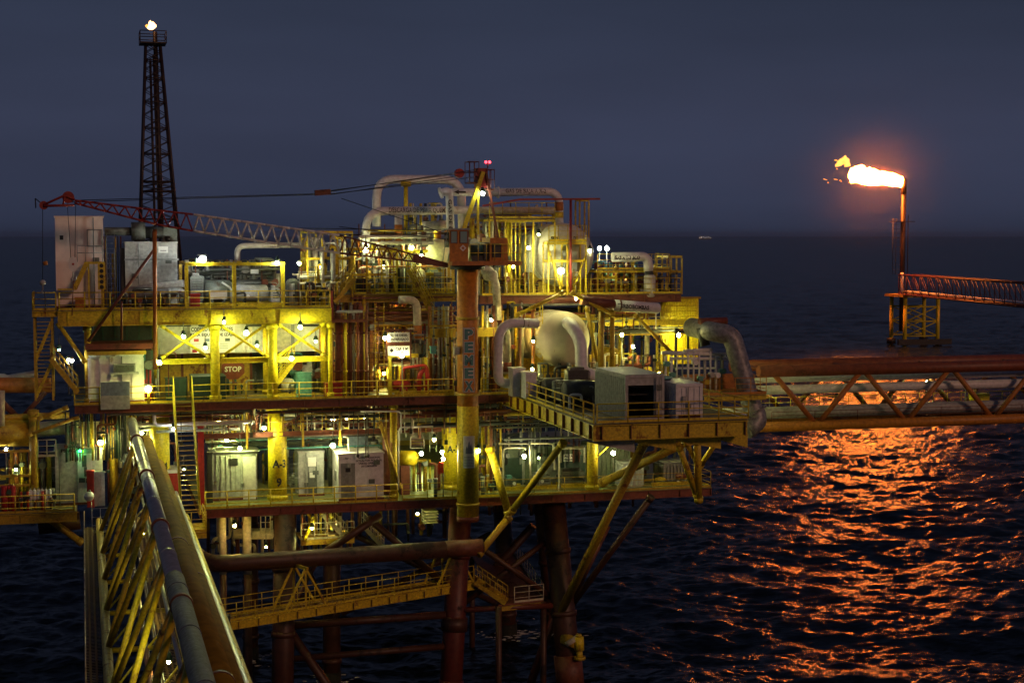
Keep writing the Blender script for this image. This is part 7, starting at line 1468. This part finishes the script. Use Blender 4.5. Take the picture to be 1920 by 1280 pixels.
L(810, 430, 111.5, 'lamp high behind the crane cab pipes', 110, CY, 'hang', .12); L(30, 880, 106.5, 'lamp inside the far left frame', 120, CG, 'hang', .1); L(1080, 560, 104.2, 'lamp under the front edge of the top deck above the round vessel', 130, CY, 'hang', .1); L(420, 604, 103.0, 'lamp close under the upper deck girder left of the third column', 150, CG, 'hang', .11)
L(1010, 858, 106.3, 'small lamp inside the middle bay of the green room', 90, CG, 'hang', .09)
L(998, 692, 103.6, 'orange lamp low beside the cradle of the round vessel', 160, CY, 'hang', .1); L(1010, 440, 107.5, 'added lamp under the gallery floor lighting the large vessel body', 60, CY, 'hang', .1)  # gallery lamp is added to light the vessel body
L(345, 880, 102.6, 'added lamp brightening the long steep stair', 150, CY, 'hang', .09)  # extra lamp put in so the stair stands out
L(385, 652, 106.6, 'added lamp hidden behind the column left of the colour code board', 190, CW, 'hang', .1); L(592, 640, 106.6, 'added lamp hidden behind the right end column of the braced module', 170, CW, 'hang', .1)  # both added out of sight to brighten the switch room
L(1106, 470, 109.0, 'added lamp at the right flank lighting the large vessel head', 110, CW, 'hang', .1); L(1000, 640, 103.6, 'lamp over the cabinets left of the round vessel', 90, CW, 'hang', .09)  # flank lamp is added to light the vessel head
# ================================================================ MORE DENSITY
def tray(label, px0, px1, py, Y, w=.5, mat='grey'):
    z = P((px0 + px1) / 2, py, Y).z; x0, x1 = xp(px0, Y), xp(px1, Y); t = thing('cable_tray', label, 'cable tray', (x0, Y, z), 'cable trays')
    for y in (Y, Y + w): obj('side_rail', MB().beam((x0, y, z), (x1, y, z), .03, .12), mat, t)
    m = MB(); x = x0
    while x < x1: m.beam((x, Y, z - .03), (x, Y + w, z - .03), .05, .03); x += .4
    obj('rungs', m, mat, t)
    for k in range(4): obj('cable', MB().tube((x0, Y + w * (k + .5) / 4, z + .02), (x1, Y + w * (k + .5) / 4, z + .02), .035, 5), ['black', 'dark', 'black', 'grey'][k], t)
tray('cable tray under the upper deck over the switch room', 296, 615, 606, 105.0); tray('long cable tray under the main deck at left', 200, 470, 774, 104.4); tray('long cable tray under the main deck in the middle', 480, 900, 768, 104.4, mat='rust')
tray('cable tray above the green walled room doors', 945, 1105, 822, 105.6); tray('cable tray beneath the top deck behind the round vessel', 940, 1140, 560, 106.4, mat='rust'); tray('cable tray beneath the top deck left of the crane', 660, 850, 558, 106.8, mat='rust')
MT = ['rust', 'dull_yellow', 'yellow', 'red_oxide', 'dark', 'cream', 'grey']
manifold('rusty pipes and drops left of the smaller cream vessel', 940, 985, 107.5, zM, zR - .7, 16, MT, 201, r=(.05, .15)); manifold('dense pipes behind the round vessel right side', 1090, 1135, 107.5, zM, zR - .7, 16, MT, 202, r=(.05, .16))
manifold('pipes rising between the round vessel and the containers', 1100, 1240, 106, zM, zM + 2.2, 22, MT, 203, r=(.04, .13), dY=2); manifold('dark valves and pipes around the filter row end', 1010, 1160, 103.8, zM, zM + 1.9, 22, ['dark', 'machine', 'grey', 'rust', 'dark'], 204, r=(.04, .14), dY=2)
runs('rusty headers under the top deck over the round vessel', 935, 1240, 107, zR - 2.2, zR - .8, 16, MT, 205, r=(.05, .16), dY=3); runs('headers under the top deck behind the diesel sign', 640, 860, 109, zR - 2.4, zR - .8, 14, MT, 206, dY=3)
runs('level pipes above the gallery by the crane mast', 880, 1045, 111.8, zR + 4.0, zR + 6.0, 9, ['cream', 'white', 'rust', 'yellow'], 208, r=(.05, .14))
manifold('small valves on top of the left pipe group', 768, 838, 110.6, zR + 4.4, zR + 6.2, 12, ['cream', 'rust', 'yellow', 'dark'], 209, r=(.03, .1)); manifold('pipes and valves behind the top deck railing', 668, 770, 107.6, zR, zR + 1.7, 16, ['cream', 'dull_yellow', 'rust', 'grey', 'dark'], 210, r=(.05, .14))
manifold('pipes at the right end below the top deck platform', 1110, 1270, 108.6, zR - .2, zR + 1.2, 18, MT, 211, r=(.04, .12)); runs('pipes along the gallery of the yellow wall', 1135, 1300, 108.6, zM + 3.2, zM + 4.2, 8, MT, 212, r=(.04, .1))
manifold('pumps piping in front of the cellar bay at the slim column', 745, 830, 106.8, zC, zC + 2.1, 14, ['dull_yellow', 'yellow', 'grey', 'dark', 'rust'], 213, r=(.04, .12)); manifold('fine hanging lines between crane column and diesel sign', 770, 860, 104.6, zM + 1.1, zR - 2.3, 14, MT, 214, r=(.03, .08))
runs('pipes along the ceiling of the cellar bay right of the slim column', 745, 935, 106, zC + 3.9, zC + 5.6, 14, MT, 215, r=(.04, .13), dY=4); manifold('lines hanging behind the crane column in the lower bay', 880, 945, 107, zC, zC + 5.8, 12, MT, 216, r=(.04, .12))
manifold('dim pipes behind the small braces above the cabins', 480, 740, 109, zz1, zM - .6, 22, ['rust', 'dull_yellow', 'dark', 'grey', 'cream'], 217, r=(.03, .1)); manifold('clutter of pipes behind the engine deck end railing', 545, 640, 105.6, zU, zU + 1.5, 14, ['cream', 'rust', 'grey', 'dark', 'yellow'], 218, r=(.04, .12))
manifold('vents and lines around the filter house foot', 236, 350, 105.6, zU, zU + 1.2, 10, ['dark', 'grey', 'rust'], 219, r=(.04, .12)); manifold('valves beside the white hut and corner column', 268, 300, 104.6, zM, zM + 2.0, 6, ['rust', 'dark', 'red', 'grey'], 220, r=(.04, .1))
manifold('pipes under the stop sign bulkhead', 345, 500, 107.6, zM, zM + 1.4, 12, ['rust', 'dark', 'grey', 'dark_green'], 221, r=(.04, .12)); manifold('pump clutter by the far left ochre column', 30, 100, 104.9, zs, zs + 1.2, 10, ['red', 'rust', 'dark', 'grey'], 222, r=(.05, .13))
for i, (px, Y, zb_, zt_, w_) in enumerate(((586, 106.6, zU, zU + 2.6, .5), (1060, 108.0, zR - .2, zR + 2.6, .5), (1240, 107.4, zM, zM + 3.4, .6), (770, 107.8, zR, zR + 3.2, .5), (838, 106.4, zM, zR - .7, .5), (1010, 105.2, zM, zR - .8, .55))):
    cage_ladder(['short yellow ladder beside the post lamp on the left deck', 'ladder in front of the large vessel', 'ladder at the left edge of the bright yellow wall', 'ladder among the left top deck pipes', 'ladder close left of the crane column', 'ladder left of the round vessel'][i], xp(px, Y), Y, zb_, zt_, w_)
for i, (px, Y, zt_, h) in enumerate(((338, 103.6, zM - .6, 1.8), (470, 103.8, zM - .6, 1.5), (700, 103.8, zM - .6, 2.0), (770, 103.8, zM - .6, 1.6), (836, 103.8, zM - .6, 2.4), (1010, 104.8, zM - 1.0, 1.5))):
    t = thing('chain_hoist', ['chain block hanging beside the steep stair', 'chain block left of the A-3 leg', 'chain block right of the white cabin roof', 'chain block over the open lower bay', 'long chain left of the crane column under the deck', 'chain block over the green room'][i], 'chain hoist', (xp(px, Y), Y, zt_ - h), 'black hanging chain hoists')
    obj('chain', MB().tube((xp(px, Y), Y, zt_), (xp(px, Y), Y, zt_ - h), .03, 5), 'black', t); obj('block', MB().box(xp(px, Y) - .1, Y - .08, zt_ - h - .3, xp(px, Y) + .1, Y + .08, zt_ - h), 'dark', t)
for i, (px, py) in enumerate(((226 + 235, 936), (706, 700), (1008, 770))):
    pass
# cabin details
rn = random.Random(77)
for nm in ('workshop_cabin', 'container_cabin', 'electric_cabinet', 'site_hut', 'filter_house', 'duct_house', 'generator_room', 'cargo_container', 'cargo_container.001'):
    o = bpy.data.objects.get(nm)
    w_ = [c_ for c_ in o.children if c_.name.split('.')[0] in ('wall', 'front_panel')][0]; cs = [v.co for v in w_.data.vertices]
    L_ = V(o.location) + V((min(c_.x for c_ in cs), min(c_.y for c_ in cs), min(c_.z for c_ in cs))); Hh_ = V(o.location) + V((max(c_.x for c_ in cs), max(c_.y for c_ in cs), max(c_.z for c_ in cs)))
    for k in range(3):
        x = rn.uniform(L_.x + .15, Hh_.x - .55); z = rn.uniform(L_.z + .5, Hh_.z - .7); kind = rn.choice(('vent', 'junction_box', 'conduit'))
        if kind == 'vent':
            v_ = obj('vent', MB().box(x, L_.y - .13, z, x + .4, L_.y - .104, z + .3), 'machine', o)
        elif kind == 'junction_box': obj('junction_box', MB().box(x, L_.y - .2, z, x + .22, L_.y - .104, z + .28), rn.choice(['grey', 'light_grey', 'dark']), o)
        else: obj('conduit', MB().tube((x, L_.y - .14, L_.z + .05), (x, L_.y - .14, Hh_.z), .03, 6), 'grey', o)
    obj('base_rail', MB().box(L_.x - .02, L_.y - .12, L_.z + .003, Hh_.x + .02, L_.y - .101, L_.z + .16), 'rust', o)
# flood glow on far ship
sp = V(PZ(1322, 449, 0)); t = thing('ship', 'far ship with faint pale lights on the horizon', 'ship', sp)
obj('hull', MB().box(sp.x - 45, sp.y, 0, sp.x + 45, sp.y + 14, 9), 'machine', t); obj('cabin', MB().box(sp.x - 40, sp.y + 2, 9.01, sp.x - 20, sp.y + 12, 22), 'white', t)
for k in range(7): obj('light', MB().ball((sp.x - 38 + k * 12.5, sp.y - 1, 10 + (k % 3) * 4), 2.2, 6), emis((1, .85, .75), 1.2), t)

# extra runs where the photograph is packed with pipework
for k, (lb, a, b, Y, z0, z1, n) in enumerate((('fine pipework in front of the riser row', 690, 800, 104.9, zM + 2.8, zR - 2.4, 14), ('fine pipework between the crane column and the bracket pipe', 898, 940, 104.9, zM, zM + 3.2, 8), ('fine lines over the white lettered tank', 1100, 1240, 105.6, zR - 2.6, zR - .8, 12),
        ('fine lines at the cellar bay ceiling by the crane column', 760, 940, 104.4, zC + 4.2, zM - .6, 16), ('fine drops over the green walled room', 945, 1110, 105.4, zC + 4.0, zM - 1.1, 16), ('fine drops over the cabins at left', 385, 560, 104.7, zz1 + .2, zM - .6, 18), ('fine drops over the cabins at right', 560, 735, 104.7, zz1 + .2, zM - .6, 18),
        ('fine pipework around the pale green vessel', 770, 850, 108.2, zR, zR + 2.2, 12), ('fine pipework behind the boom on the top deck', 640, 770, 108.0, zR + .2, zR + 2.8, 16))):
    manifold(lb, a, b, Y, z0, z1, n, ['rust', 'dull_yellow', 'dark', 'rust', 'cream', 'grey', 'yellow'], 300 + k, r=(.02, .06), dY=.8)
